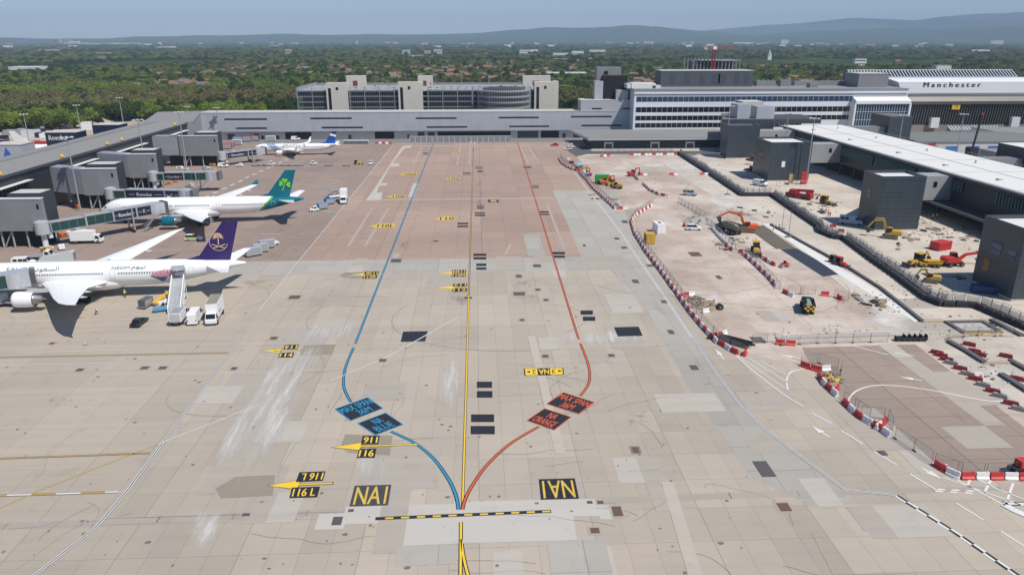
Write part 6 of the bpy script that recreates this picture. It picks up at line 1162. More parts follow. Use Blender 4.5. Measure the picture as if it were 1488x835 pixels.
container('bright green site container behind the orange excavator', at(876,266.5), 0, M_green, 6.2, 2.6, 3.4); container('white site cabin beside the yellow container', at(957,338), rd(96), M_white, 4.8, 2.6, 3.0, 'site_cabin', 'cabin', M_white, True); container('yellow corrugated container in the barrier compound', at(943.5,353), rd(90), M_cat, 3.2, 2.6, 2.9); container('open red steel frame container beyond the yellow loaders', at(1366,362), rd(20), M_wred, 5.0, 3.0, 2.2); container('dark blue skip in the shade of the large right tower', at(1432,425), rd(-20), mat('dark blue skip paint', (.02,.05,.16), .5), 6, 2.4, 1.6, 'skip', 'skip')
rw = thing('red_hoist', 'stack of red hoist baskets leaning on the dark gate tower', 'hoist', at(1167,268)); [part(MB().box(-1.2,1.2,-.4,.4,.2+k*1.3,1.2+k*1.3), 'basket', M_wred, rw) for k in range(4)]
for (px, py, lb, m_) in ((1092,231,'red machine partly hidden beside the farthest dark tower',M_wred),(1090,246,'red telehandler left of the gate tower with the pale window',M_wred)): loader(lb, at(px,py+3), rd(120), m_, .9, hoe=False, name='telehandler', cat='telehandler')
for k, (px, py, m_, lb) in enumerate(((1123.5,335,M_hiv,'worker in hi-vis jacket bending left of another by the concrete strip'),(1132,334,M_hiv,'worker in hi-vis jacket upright by the concrete strip'),(1203,315,M_orange,'worker in orange clothes, left of the pair near the pale minibus'),(1206,315,M_orange,'worker in orange clothes, right of the pair near the pale minibus'),(1355,319,M_hiv,'worker in hi-vis in the shade under the pier'),(1361,318,M_hiv,'worker in hi-vis at right under the pier shade'),(868,262,M_hiv,'worker in hi-vis in front of the green container'),(998,278,M_hiv,'worker in hi-vis beside the silver van'),(1482,680,M_red,'worker in red jacket sitting at the right edge near the barriers'))): person(lb, at(px,py), rd(40*k), m_, M_slate)
# --- barriers
def barrier_proto(m, lb, grp):
    t = thing('water_barrier', lb, 'barrier', (0,0,-50), 0, grp); b = MB().prof([(-.36,0),(-.36,.22),(-.17,.42),(-.13,1.0),(.13,1.0),(.17,.42),(.36,.22),(.36,0)], -.86, .86); b.v = [(y,x,z) for x,y,z in b.v]; part(b, 'shell', m, t); part(MB().box(.50,.72,-.085,.085,1.01,1.08), 'filler_cap', m, t); part(MB().box(-.7,-.62,-.39,-.37,.05,.15), 'drain_plug', M_black, t); return t
PR = {}
def barriers(pts, lb, grp, start=0, pat='rw', step=1.92, gap=0, rows=1):
    wp = [np.array(p[:2]) for p in A2(pts)]; d = 0; k = start; seg = list(zip(wp, wp[1:])); tot = [np.linalg.norm(b-a) for a, b in seg]; L = sum(tot); n = int(L/step)
    for i in range(n):
        s = (i+.5)*step; j = 0
        while s > tot[j]: s -= tot[j]; j += 1
        a, b = seg[j]; dr = (b-a)/tot[j]; p = a+dr*s; rz = math.atan2(dr[1],dr[0]); ch = pat[k % len(pat)]; k += 1
        if ch == '-': continue
        key = (ch, grp)
        col = {'r':'red','w':'white'}[ch]; loc = (p[0],p[1],.03)
        if ch not in PR: PR[ch] = barrier_proto({'r':M_wred,'w':M_wwhite}[ch], '', grp); t = PR[ch]; t.location = loc; t.rotation_euler = (0,0,rz); t['label'] = f'{col} water-filled barrier {lb}'; t['group'] = f'{col} {grp}'
        else: copy_tree(PR[ch], loc, rz+random.uniform(-.05,.05), f'{col} water-filled barrier {lb}', f'{col} {grp}')
MAIN = [(920,372-42),(916,322),(921,316),(930,308),(944,300)]
barriers([(917,323),(922,340),(938,366),(960,395),(985,430),(1003,455),(1022,478),(1040,497),(1058,508),(1073,516),(1080,520)], 'in the long row edging the works apron', 'barriers of the long middle row', pat='rw')
barriers([(917,323),(923,314),(936,306),(948,299)], 'in the short row by the white site cabin', 'barriers beside the site cabin')
barriers([(812,231),(816,238),(823,243),(831,247),(838,249)], 'around the narrow machinery compound', 'barriers of the narrow compound', pat='rw')
barriers([(842,252),(852,262),(862,275),(875,287),(887,298),(893,304),(916,304)], 'below the green container', 'barriers below the green container')
barriers([(1034,332),(1044,344),(1056,356),(1066,364)], 'in the white run beside the pickup car', 'barriers beside the pickup car', pat='w'); barriers([(1054,357),(1064,365),(1078,368),(1100,388),(1118,405),(1130,420)], 'in the row between works apron and excavation', 'barriers by the excavation', pat='rw')
barriers([(1103,372),(1115,381),(1128,388)], 'in front of the backhoe loader', 'barriers before the backhoe', pat='rw'); barriers([(1137,425),(1150,431),(1172,429)], 'behind the dark green tipper', 'barriers behind the tipper', pat='rw-'); barriers([(1192,429),(1205,430),(1216,433),(1228,440)], 'right of the dark green tipper', 'barriers right of the tipper', pat='r-')
barriers([(1163,531),(1176,536),(1188,539),(1210,537)], 'above the rubble pile in the bend', 'barriers above the rubble', pat='rrww'); barriers([(1190,548),(1198,560),(1212,573),(1225,585)], 'in the row from the rubble pile to the mesh gate', 'barriers below the rubble', pat='rw'); barriers([(1212,571),(1224,560)], 'crossing below the rubble pile', 'barriers crossing by the rubble', pat='rw')
barriers([(1225,585),(1238,598),(1252,610),(1276,623),(1296,638)], 'in the row curving down to the mesh fence', 'barriers of the lower curve', pat='rw'); barriers([(1252,609),(1270,611)], 'forming the upper side of the fenced triangle', 'barriers of the triangle top', pat='rw'); barriers([(1272,625),(1288,612)], 'forming the right side of the fenced triangle', 'barriers of the triangle side', pat='wr')
barriers([(1357,676),(1372,686),(1392,695),(1488,696),(1540,696)], 'in the nearest row at the lower right', 'barriers of the nearest row', pat='rw'); barriers([(1126,500),(1160,502)], 'at the end of the low white kerb', 'barriers at the kerb end', pat='rrw')
barriers([(1040,492),(1058,484)], 'beside the pile of black pipes', 'barriers beside the pipes', pat='rw'); barriers([(1080,518),(1088,508)], 'right of the pile of black pipes', 'barriers right of the pipes', pat='r'); barriers([(872,228),(885,227),(896,228)], 'at the top of the works ground', 'barriers at the top', pat='rw'); barriers([(915,226),(986,225)], 'along the white rail before the low gate building', 'barriers along the white rail', pat='rww'); barriers([(928,255),(1040,254)], 'spaced across the chalky works ground', 'spaced barriers on the chalky ground', pat='rw-----'); barriers([(934,268),(945,278),(958,284),(975,287)], 'curving around the chalky works ground', 'barriers curving on the chalky ground', pat='rw'); barriers([(921,256),(928,263)], 'by the small red excavator', 'barriers by the small red excavator', pat='rw')
barriers([(993,328),(998,332)], 'left of the pickup car', 'barriers left of the pickup', pat='rw'); barriers([(545,209),(572,209)], 'in the far row beside the white baggage carts', 'barriers by the baggage carts', pat='rw'); barriers([(990,432),(1012,428)], 'beside the rubble heap in the long row', 'barriers beside the rubble heap', pat='rw'); barriers([(1020,455),(1036,452)], 'below the rubble heap in the long row', 'barriers below the rubble heap', pat='wr')
for k, (px, py, c) in enumerate(((1361,514,0),(1367,518,0),(1375,524,0),(1381.5,529,1),(1395,537,0),(1405.5,545,1),(1417,552,0),(1428,561,1),(1442,570,0),(1452,577,1),(1468.5,588,0),(1480,596,1),(1408,502,0),(1415.5,512,0),(1423,517,0),(1461,519,0),(1477,552,0))):
    lb = ['maroon weight block in the broken line at the right','grey weight block in the broken line at the right'][c]; grp = ['maroon weight blocks','grey weight blocks'][c]; key = 'blk%d' % c
    if key not in PR: t = PR[key] = thing('weight_block', lb, 'block', at(px,py), rd(-38), grp); part(MB().prof([(-1.1,0),(-1.1,.5),(-.9,.7),(.9,.7),(1.1,.5),(1.1,0)], -.35, .35), 'block', [M_maroon, mat('grey block', (.25,.25,.23), .8)][c], t); part(MB().box(-.3,.3,-.1,.1,.71,.8), 'lifting_eye', M_dsteel, t)
    else: copy_tree(PR[key], at(px,py), rd(-38))
# --- mesh fences
def fence_proto(dark=True):
    t = thing('mesh_fence_panel', 'thin grey mesh fence panel', 'fence', (0,0,0), 0, 'mesh fence panels'); b = MB(); L, H = 3.4, 2.0
    for x in (0, L): b.tube((x,0,.05),(x,0,H),.03,.03,5)
    for z in (.15, H): b.tube((0,0,z),(L,0,z),.025,.025,5)
    part(b, 'frame', M_dsteel, t); b = MB()
    for k in range(1, 14): b.box(L*k/14-.009,L*k/14+.009,-.009,.009,.15,H)
    for k in range(1, 5): b.box(0,L,-.009,.009,H*k/5-.009,H*k/5+.009)
    part(b, 'mesh', M_steel, t); part(MB().box(-.35,.35,-.12,.12,0,.14), 'foot', M_black, t); return t
FP = None
def fence(pts, lb, grp, step=3.45, z=0.0, off=0.0):
    global FP
    wp = [np.array(p[:2]) for p in A2(pts)]; seg = list(zip(wp, wp[1:])); 
    for a, b in seg:
        D = np.linalg.norm(b-a); n = max(1, int(round(D/step))); dr = (b-a)/D; nn = np.array([-dr[1],dr[0]])
        for i in range(n):
            p = a+dr*D*i/n+nn*off; loc = (p[0],p[1],z); rz = math.atan2(dr[1],dr[0])
            if FP is None: FP = fence_proto(); FP.location = loc; FP.rotation_euler = (0,0,rz); FP['label'] = lb; FP['group'] = grp
            else: copy_tree(FP, loc, rz, lb, grp)
fence([(921,342),(938,366),(960,395),(985,430),(1000,452),(1022,478),(1040,496),(1058,507),(1088,519)], 'mesh fence panel behind the long barrier row', 'fence panels of the long row', off=.7); fence([(812,229),(823,242),(838,248),(862,274),(893,303),(912,303)], 'mesh fence panel behind the upper barriers', 'fence panels of the upper rows', off=.7)
fence([(916,322),(926,311),(948,297)], 'mesh fence panel by the site cabin', 'fence panels by the cabin'); fence([(1005,315),(1030,328),(1066,364),(1080,368),(1130,421)], 'mesh fence panel in front of the excavation', 'fence panels by the excavation', off=.6); fence([(1163,531),(1190,528),(1222,538),(1220,553)], 'mesh fence panel around the rubble in the bend', 'fence panels round the rubble')
fence([(1225,584),(1258,606)], 'mesh fence panel beside the lower curve of barriers', 'fence panels of the lower curve'); fence([(1250,606),(1290,610),(1296,625)], 'mesh fence panel of the fenced triangle', 'fence panels of the triangle'); fence([(1300,637),(1328,655),(1357,676),(1390,689),(1432,691),(1472,690),(1520,690)], 'mesh fence panel behind the nearest barriers', 'fence panels of the nearest row'); fence([(1092,500),(1110,498),(1130,498)], 'mesh fence panel by the dark grate', 'fence panels by the dark grate'); fence([(1135,502),(1188,499),(1290,497)], 'mesh fence panel along the dusty kerb', 'fence panels along the kerb')
fence([(985,294),(1000,302),(1030,320)], 'orange grey mesh panel beside the spoil heap', 'fence panels by the spoil heap'); fence([(1212,432),(1232,438)], 'mesh fence panel right of the tipper', 'fence panels right of the tipper'); fence([(1145,427),(1180,428)], 'mesh fence panel behind the tipper', 'fence panels behind the tipper'); fence([(860,222),(985,221)], 'mesh fence panel before the low gate building', 'fence panels before the gate building', off=0); fence([(1378,492),(1420,488),(1470,490)], 'mesh fence panel above the maroon blocks', 'fence panels above the blocks')
# --- dark screen wall of ballast blocks with mesh screens on top
SCW = [(985,224),(1030,253),(1078,285),(1121,285),(1160,312),(1188,331),(1190,338),(1212,347),(1225,348),(1268,380),(1300,402),(1345,436),(1368,445),(1405,446),(1420,448),(1488,478),(1540,500)]
wp = [np.array(p) for p in A2(SCW)]; bal = None; scn = None; lastp = None
for a, b_ in zip(wp, wp[1:]):
    D = np.linalg.norm(b_-a); n = max(1, int(round(D/2.4))); dr = (b_-a)/D; nn = np.array([-dr[1],dr[0]]); rz = math.atan2(dr[1],dr[0])
    for i in range(n):
        p = a+dr*D*(i+.5)/n
        if bal is None:
            bal = thing('ballast_block', 'black ballast block at the foot of the long mesh screen', 'ballast block', (p[0],p[1],0), rz, 'ballast blocks under the mesh screen'); part(MB().prof([(-1.15,0),(-1.15,1.1),(-1.0,1.35),(1.0,1.35),(1.15,1.1),(1.15,0)], -.6, .6), 'block', mat('black ballast', (.03,.033,.038), .7, 0, .3), bal); part(MB().box(-.9,.9,-.64,-.605,.3,.9), 'recess', M_black, bal)
            scn = thing('mesh_screen', 'leaning grey mesh screen panel above the ballast blocks', 'mesh screen', (p[0],p[1],0), rz, 'mesh screens on the ballast wall'); b = MB(); b.beam((-1.2,.7,.2),(-1.2,1.0,3.0),.07,.07); b.beam((1.2,.7,.2),(1.2,1.0,3.0),.07,.07); b.beam((-1.2,1.0,3.0),(1.2,1.0,3.0),.07,.07); b.beam((-1.2,.95,1.2),(-1.2,2.6,.05),.07,.07); part(b, 'frame', M_dsteel, scn)
            b = MB(); [b.beam((-1.2+k*.16,.5,.2),(-1.2+k*.16,1.0,2.6),.05,.05) for k in range(1,15)]; [b.beam((-1.2,.55+k*.06,.45+k*.3),(1.2,.55+k*.06,.45+k*.3),.045,.045) for k in range(8)]; [b.beam((-1.1+k*.3,.9,2.0),(-1.1+k*.3,2.5,.1),.035,.035) for k in range(8)]; part(b, 'mesh', M_steel, scn); part(MB().box(-.9,.3,1.4,2.0,0,.45), 'counterweight', M_mud, scn)
        else: copy_tree(bal, (p[0],p[1],0), rz+random.uniform(-.04,.04)); copy_tree(scn, (p[0],p[1],0), rz+random.uniform(-.12,.12), scale=(1,1,random.uniform(.85,1.1)))
for i, (px, py) in enumerate([(992+k*5.0, 226+k*3.45) for k in range(18)]+[(1126+k*5.0,283+k*3.5) for k in range(13)]+[(1215,340),(1236,352),(1244,357),(1252,364),(1262,371),(1272,377),(1285,387),(1210,331),(1222,338)]):
    lb = 'small red barrier standing just behind the long mesh screen'
    if i == 0: rb = thing('red_chapter_barrier', lb, 'barrier', at(px,py), rd(-50), 'red plastic barriers behind the mesh screen'); part(MB().box(-.9,.9,-.05,.05,.25,1.1), 'panel', M_wred, rb); part(MB().box(-.8,-.5,-.3,.3,0,.2), 'foot', M_black, rb)
    else: copy_tree(rb, at(px,py), rd(-50+20*math.sin(i*5)))
# --- heaps, kerbs, pits, pipes
def heap(lb, p, r, h, m, n=9, seed=0, sx=1.0):
    rnd = random.Random(seed); t = thing('spoil_heap', lb, 'heap', p); b = MB(); rings = []
    for k in range(6): u = k/5; rings.append([(sx*(r*(1-u)+.05)*math.cos(2*PI*q/18)*(1+rnd.uniform(-.12,.12)), (r*(1-u)+.05)*math.sin(2*PI*q/18)*(1+rnd.uniform(-.12,.12)), h*(1-(1-u)**1.3)+rnd.uniform(-.05,.05)*h if k else 0) for q in range(18)])
    part(b.loft(rings), 'mound', m, t); b = MB()
    for q in range(40): a = rnd.uniform(0,6.28); rr = r*rnd.uniform(.3,1.15); s = rnd.uniform(.08,.28); x, y = sx*rr*math.cos(a), rr*math.sin(a); z = max(0, h*(1-(rr/r)**1.3)); b.box(x-s,x+s,y-s,y+s,z-.1,z+s)
    part(b, 'rubble', M_mud if m is not M_dustm else m, t); return t
M_dustm = mat('sandy spoil', (.40,.32,.25), .95, 0, .3, .5); M_gravel = mat('grey spoil', (.36,.34,.31), .95, 0, .3, .8)
heap('grey spoil heap left of the dump truck', at(1026,322), 5.5, 2.0, M_gravel, seed=1, sx=1.4); heap('brown rubble heap in the long barrier row', at(1012,438), 2.2, 1.4, mat('brown rubble', (.30,.22,.15), .95, 0, .4, 2), seed=2); heap('brown rubble and timber heap right beside the first', at(1030,446), 2.3, 1.3, mat('brown rubble', (.30,.22,.15), .95, 0, .4, 2), seed=3, sx=1.4); heap('rubble heap with yellow scraps in the barrier bend', at(1206,549), 2.0, .9, M_cat, seed=4)
for k, (px, py, r, h) in enumerate(((110,181,15,5),(140,178,11,4),(172,185,10,2.5),(60,182,9,2.5))): heap(['large brown sand heap in the yard beyond the pier','smaller brown sand heap at the wood edge','pale sand heap right of the teal excavator','low sand heap at the left of the yard'][k], at(px,py), r, h, M_dustm, seed=10+k)
def longblock(name, lb, cat, pts, w, z0, z1, m):
    b = MB(); P2 = [np.array(p) for p in A2(pts)]; t = thing(name, lb, cat, (P2[0][0],P2[0][1],0))
    for a, c in zip(P2, P2[1:]): o = P2[0]; b.beam((*(a-o),(z0+z1)/2),(*(c-o),(z0+z1)/2),w,z1-z0)
    part(b, 'body', m, t); return t
M_kerb = mat('kerb concrete', (.42,.40,.37), .8, 0, .15, .6); M_kdark = mat('channel grey', (.10,.10,.10), .8, 0, .25, .5)
struct(sheet('wet_trench_floor', A2([(1085,331),(1103,327),(1145,360),(1128,362)]), .03, gmat('olive screed', (.12,.115,.085), None, big=.1)))
sheet('trench_floor', A2([(1100,345),(1128,345),(1168,367),(1133,375)][0:0] or [(1092,331),(1109,327),(1158,362),(1135,363)]), .034, gmat('olive screed two', (.13,.12,.09), None, big=.1)); sheet('dark_trench_floor', A2([(1135,363),(1158,361),(1222,398),(1196,402)]), .036, gmat('blue black membrane', (.035,.045,.065), None, big=.1)); sheet('white_strip', A2([(1108,325),(1120,325),(1340,463),(1330,468),(1228,405)]), .038, gmat('chalk strip', (.66,.64,.61), None, big=.08))
for k, (pts, w, lb) in enumerate((([(1120,327),(1168,354),(1225,385),(1280,420),(1340,468)],.7,'long dark slotted channel running down the pale strip'),([(1378,497),(1405,512),(1430,528)],1.0,'dark concrete channel at the right among the pale ground'),([(1467,525),(1500,543)],1.0,'short dark channel at the right edge, upper one'),([(1454,545),(1500,574)],1.1,'short dark channel at the right edge, lower one'),([(1440,466),(1485,489)],1.0,'double channel below the ballast wall at the right'))): longblock('drain_channel', lb, 'channel', pts, w, 0, .55, M_kdark); 
longblock('kerb_line', 'pale timber edged kerb below the second channel', 'kerb', [(1430,528),(1468,527)], .8, 0, .3, mat('buff timber', (.42,.32,.22), .8)); longblock('kerb_line', 'long low white dusty kerb in the middle of the works', 'kerb', [(1128,492),(1190,490),(1300,487)], 1.2, 0, .35, M_kerb); longblock('kerb_line', 'buff kerb joining the long channel to the right tower', 'kerb', [(1340,468),(1400,467),(1440,466)], .6, 0, .3, mat('buff timber', (.42,.32,.22), .8))
pit = thing('square_pit', 'square open manhole pit edged in yellow near the right tower', 'pit', at(1414,476)); b = MB(); b.box(-4.2,4.2,-3.2,-2.4,0,.4); b.box(-4.2,4.2,2.4,3.2,0,.4); b.box(-4.2,-3.4,-2.39,2.39,0,.4); b.box(3.4,4.2,-2.39,2.39,0,.4); part(b, 'rim', M_kdark, pit); part(MB().box(-3.38,3.38,-2.38,2.38,.03,.12), 'cover', M_kerb, pit); part(MB().box(-4.2,4.2,-3.26,-3.205,0,.42), 'yellow_edge', M_cat, pit)
pp = thing('pipe_stack', 'pile of long black pipes beside the barrier row', 'pipes', at(1066,497), rd(-42)); [part(MB().tube((-4+random.uniform(-1,1),-1.6+k*.4,.2+.3*(k%2)),(3+random.uniform(-1,1),-1.6+k*.4,.2+.3*(k%2)),.18,.18,8), 'pipe', M_black, pp) for k in range(9)]; tyr = thing('tyre', 'big black tyre lying right of the rubble heap', 'tyre', at(1046,450)); b = MB(); b.tube((0,-.4,.7),(0,.4,.7),.7,.7,16); part(b, 'tread', M_black, tyr); b = MB(); b.tube((0,-.42,.7),(0,.42,.7),.35,.35,12); part(b, 'rim', M_wheel, tyr)
pr_ = None
for k, px in enumerate((1307,1315,1323,1331,1339)):
    if pr_ is None: pr_ = thing('black_cart', 'black wheeled cart in the short line by the pale strip', 'cart', at(px,495), 0, 'black carts in a line'); part(MB().box(-.9,.9,-.5,.5,.3,.9), 'tray', M_black, pr_); part(MB().box(.7,.78,-.5,.5,.9,1.4), 'handle', M_black, pr_); wheels(pr_, (-.5,.5), .8, .25, .1)
    else: copy_tree(pr_, at(px,495))
tr_ = thing('towable_light', 'black and red machine at the far right behind the nearest barriers', 'site machine', at(1484,688), rd(10)); part(MB().box(-1.9,1.2,-.7,.7,.6,1.3), 'body', M_black, tr_); part(MB().box(-1.0,.8,-.6,.6,1.31,2.3), 'hood', M_wred, tr_); wheels(tr_, (-.4,), 1.5, .4, .25)
rnd = random.Random(5)
for k in range(120):
    px, py = rnd.choice([(1350,335),(1395,330),(1320,345),(1410,345),(1170,300),(1190,305),(1240,430),(1270,440),(1110,312),(1085,308),(1380,400),(1410,405),(1330,325),(1370,340),(1300,360),(1180,285),(1160,300),(1145,262),(840,240),(850,245),(870,285),(880,292),(1050,358),(1075,352),(1440,470)]); px += rnd.uniform(-14,14); py += rnd.uniform(-6,6)
    cm = rnd.choice([('grey pallet of blocks lying on the works ground','pallet',M_kerb),('brown timber stack lying on the works ground','timber stack',mat('timber', (.32,.22,.13), .8)),('dark metal offcuts lying on the works ground','offcuts',M_dsteel)])
    key = 'mat'+cm[1]; L_, W2, H_ = rnd.uniform(1,2.6), rnd.uniform(.6,1.2), rnd.uniform(.3,.8)
    if key not in PR:
        PR[key] = t = thing('material_stack', cm[0], cm[1], at(px,py), rnd.uniform(0,3), cm[0]+' group'); b = MB()
        for q in range(3): b.box(-.5,.5,-.5+q*.35,-.22+q*.35,.12,.8-.12*q)
        part(b, 'stack', cm[2], t); part(MB().box(-.55,.55,-.55,.55,0,.11), 'pallet', mat('timber', (.32,.22,.13), .8), t); t.scale = (L_,W2,H_)
    else: copy_tree(PR[key], at(px,py), rnd.uniform(0,3), scale=(L_,W2,H_))
tp_ = thing('tarpaulin', 'light blue tarpaulin in the narrow machinery compound', 'tarpaulin', at(842,239)); b = MB(); b.loft([[(-2,-1,0),(2,-1.1,0),(2.2,1,0),(-2,1,0)],[(-1.2,-.4,.9),(1.0,-.4,1.1),(1.1,.4,1.0),(-1,.5,.8)]]); part(b, 'sheet', mat('sky blue tarpaulin', (.15,.38,.60), .4), tp_); part(MB().box(-2.2,2.3,-1.2,1.2,0,.05), 'base', M_mud, tp_)
for k in range(8):
    px, py = (826+k*4.5, 232+k*3.6+rnd.uniform(-3,3)); t = container(['white tool box','maroon tool box','grey tool box','black tool box','orange tool box','white storage bag','blue storage box','red storage box'][k]+' among the clutter of the narrow compound', at(px,py), rnd.uniform(0,3), [M_wwhite,M_maroon,M_steel,M_black,M_orange,M_white,M_blue,M_wred][k], 2.2, 1.2, 1.1, 'tool_box', 'box')
# slender survey masts in the works
for k, (px, py, h, lb) in enumerate(((1136,333,9,'slim pole beside the hi-vis workers, left one'),(1145.5,345,9.5,'slim pole beside the hi-vis workers, right one'),(1057,283,6,'slim pole on the chalky works ground'))):
    t = thing('slim_pole', lb, 'pole', at(px,py)); b = MB(); b.tube((0,0,0),(0,0,h),.07,.05,6); part(b, 'pole', M_dsteel, t); part(MB().box(-.9,.9,-.4,.4,0,.45), 'base', M_mud, t)
# drain covers set in the paving
for k, (x0,y0,x1,y1,m_,fr) in enumerate(((1131,730,1148,742,0,1),(1100,669,1121,692,1,0),(858,766,871,774,0,1),(890,735,904,749,0,1),(919,649,928,657,0,1),(483,750,497,762,1,0),(853,727,861,731,1,0),(868,727,877,731,1,0),(352,745,363,749,1,0),(506,739,514,743,1,0),(551,521,561,525,1,1),(788,515,797,519,1,1),(884,514,893,518,1,1),(746,424,763,429,0,1),(755,463,762,466,0,1),(750,399,758,403,0,1),(778,419,785,422,0,1),(790,434,797,437,1,1),(775,384,786,388,1,1),(568,376,583,381,1,0),(420,429,436,434,0,1),(393,489,403,493,0,1),(72,497,79,500,0,1),(205,532,216,536,1,1),(231,532,242,536,1,1),(111,535,121,539,1,1),(971,479,979,485,1,1),(1003,530,1014,537,1,0),(1277,654,1288,661,1,0),(904,320,912,324,1,0),(893,296,899,299,1,0),(893,345,900,348,1,0),(903,358,911,361,1,0),(919,406,928,411,1,0),(940,384,950,387,1,1),(961,436,969,440,1,0),(1002,366,1018,372,0,0),(1041,400,1048,405,1,0),(1092,489,1110,497,1,0),(630,349,637,351,1,0),(336,533,344,537,1,1),(847,355,851,358,1,0))):
    a = at((x0+x1)/2,(y0+y1)/2,.05); c = at(x1,(y0+y1)/2,.05); e = at((x0+x1)/2,y0,.05); f_ = at((x0+x1)/2,y1,.05); w = abs(c[0]-a[0]); hh = abs(e[1]-f_[1])/2
    t = thing('drain_cover', ['rusty brown drain grate set flush in the paving','dark grey drain grate set flush in the paving'][m_], 'drain cover', (a[0],a[1],.02), 0, ['rusty drain grates in the paving','dark drain grates in the paving'][m_]); b = MB(); b.box(-w,w,-hh,hh,0,.03); part(b, 'grating', [mat('rusty grate', (.13,.075,.055), .9, 0, .3, 2), mat('dark grate', (.085,.08,.078), .8, 0, .3, 2)][m_], t)
    if fr: b = MB(); g_ = max(.3,w*.45); b.box(-w-g_,w+g_,-hh-g_,hh+g_,-.005,.012); part(b, 'surround', mat('drain surround', (.36,.32,.27), .85, 0, .15, 1), t)
# left yard beyond the pier
excavator('teal excavator in the sand yard beyond the pier', at(184,174.5), rd(10), mat('teal machine', (.02,.38,.42), .5), 1.15, 0, (2.2,3.4,4.6,3.0,5.4,1.0)); excavator('yellow machine in the sand yard beyond the pier', at(89,181), rd(190), M_cat, 1.3, 0, (1.6,2.2,2.8,1.6,3.2,.8))
for k, (px, py, lb, m_, L_) in enumerate(((78,177,'white lorry parked at the wood edge beyond the pier',M_white,8),(52,178,'white van at the wood edge near the left',M_white,6),(216,182,'white van at the far right of the sand yard',M_white,6),(35,194,'pale van in the yard at the left edge',M_airg,6),(3,178,'white lorry body at the far left edge of the yard',M_white,7))): van(lb, at(px,py), rd(10), m_, L=L_, H=3.2)
for k, (px, py, m_, lb, L_, W2, H_) in enumerate(((12,190,mat('grey blue steel', (.20,.24,.28), .6),'grey blue site office block at the left edge of the yard',14,8,5),(26,196,M_steel,'row of grey pallets in the yard, left',14,6,3),(58,187,M_orange,'orange plant body in the sand yard',8,3,2),(46,199,M_frame,'white framed container with dark opening in the yard',9,5,4),(68,190,M_dsteel,'dark container at the right end of the yard store row',6,4,4),(60,211,M_red,'red freight container by the yard road',5,3,2),(52,210,M_red,'second red freight container by the yard road',4,3,2),(127,189,M_white,'white plant hopper near the dark far gate block',5,4,5))):
    container(lb, at(px,py), 0, m_, L_, W2, H_, 'yard_container', 'container')
for k, px in enumerate((219,227,235,243)): b_ = heap('white bulk bag in the short row at the yard corner', at(px,178.5), 2.2, 3, M_white, seed=30+k); b_['category'] = 'bulk bag'; b_['group'] = 'white bulk bags'; b_.name = 'bulk_bag'
# cars on the top deck of the car park
cc = [M_white, M_black, M_silv, M_blue, M_red, mat('dark car', (.03,.03,.035), .25)]; rnd = random.Random(3)
for k in range(26):
    x = -76+k*4.6+rnd.uniform(-.8,.8); m_ = cc[rnd.randrange(6)]
    if -50 < x < -33 or x > 52 or x < -79.5: continue
    nmc = {0:'white',1:'black',2:'silver',3:'blue',4:'red',5:'charcoal'}[cc.index(m_)]; key = 'car'+nmc
    loc = (x, Y0+rnd.choice([7,13,24]), 25.65); lb = nmc+' car parked on the top deck of the car park'
    if key not in PR: PR[key] = car(lb, loc, rd(90)); [setattr(o.data.materials[0:1] and o or o, 'name', o.name) for o in ()]; PR[key]['group'] = nmc+' cars on the car park roof'; 
    else: copy_tree(PR[key], loc, rd(90))
    if key in PR and PR[key].location.x == x:
        for o in kids(PR[key]):
            if o.name.startswith('body'): o.data.materials[0] = m_
            if o.name.startswith('cabin'):
                for q in kids(o): q.data.materials[0] = m_
# red machines behind the shed
for k in range(14):
    px = 1436+k*5.2; lb = 'red loading machine in the cluster behind the workshop shed'
    if k == 0: rm = loader(lb, (at(px,196,3)[0],395+0,0), 0, M_wred, 1.3, name='red_loader'); rm['group'] = 'red machines behind the shed'
    else: copy_tree(rm, (onY(px,192,398+(k%3)*9)[0],398+(k%3)*9,0), rnd.uniform(0,3))
for k in range(3): loader('yellow loading machine under the glass hall', (222+k*9,418,0), rd(90*k), M_cat, 1.2, hoe=False, name='loading_machine')['group'] = 'yellow machines under the glass hall'

# loose rubble and debris strewn over the works: nobody could count it
rnd = random.Random(41); b = MB()
RUB = [((1330,330),60,22,420),((1385,345),55,22,360),((1180,300),40,12,260),((1235,435),45,16,130),((1290,440),40,18,160),((1080,308),50,8,220),((1065,352),35,8,160),((1145,268),22,6,120),((1025,318),25,8,160),((845,242),20,12,220),((884,268),14,8,120),((1400,480),60,18,200),((1440,540),40,30,160),((1215,480),90,10,110),((1350,420),60,18,200),((1000,255),90,24,160),((1205,550),14,8,90),((1020,442),22,8,140)]
for (cx0, cy0), rx_, ry_, n in RUB:
    for k in range(int(n*.36)):
        x, y, _ = at(cx0+rnd.gauss(0,.5)*rx_, cy0+rnd.gauss(0,.5)*ry_); s = rnd.uniform(.05,.20)*(1.6 if rnd.random() < .1 else 1); a = rnd.uniform(0,3); u = MB().box(-s*rnd.uniform(.6,1.6),s,-s,s*rnd.uniform(.5,1.2),0,s*rnd.uniform(.5,1.3),rnd.choice([0,0,1,2])); u.move(x,y,.02,a); b.v += u.v if 0 else []; base = len(b.v); b.v += u.v; b.f += [tuple(base+i for i in f) for f in u.f]; b.m += u.m
tag(b.build('rubble', [mat('pale rubble', (.42,.39,.35), .9), mat('brown rubble', (.30,.22,.15), .95, 0, .4, 2), mat('dark rubble', (.22,.20,.18), .9)], fix=False), kind='stuff')

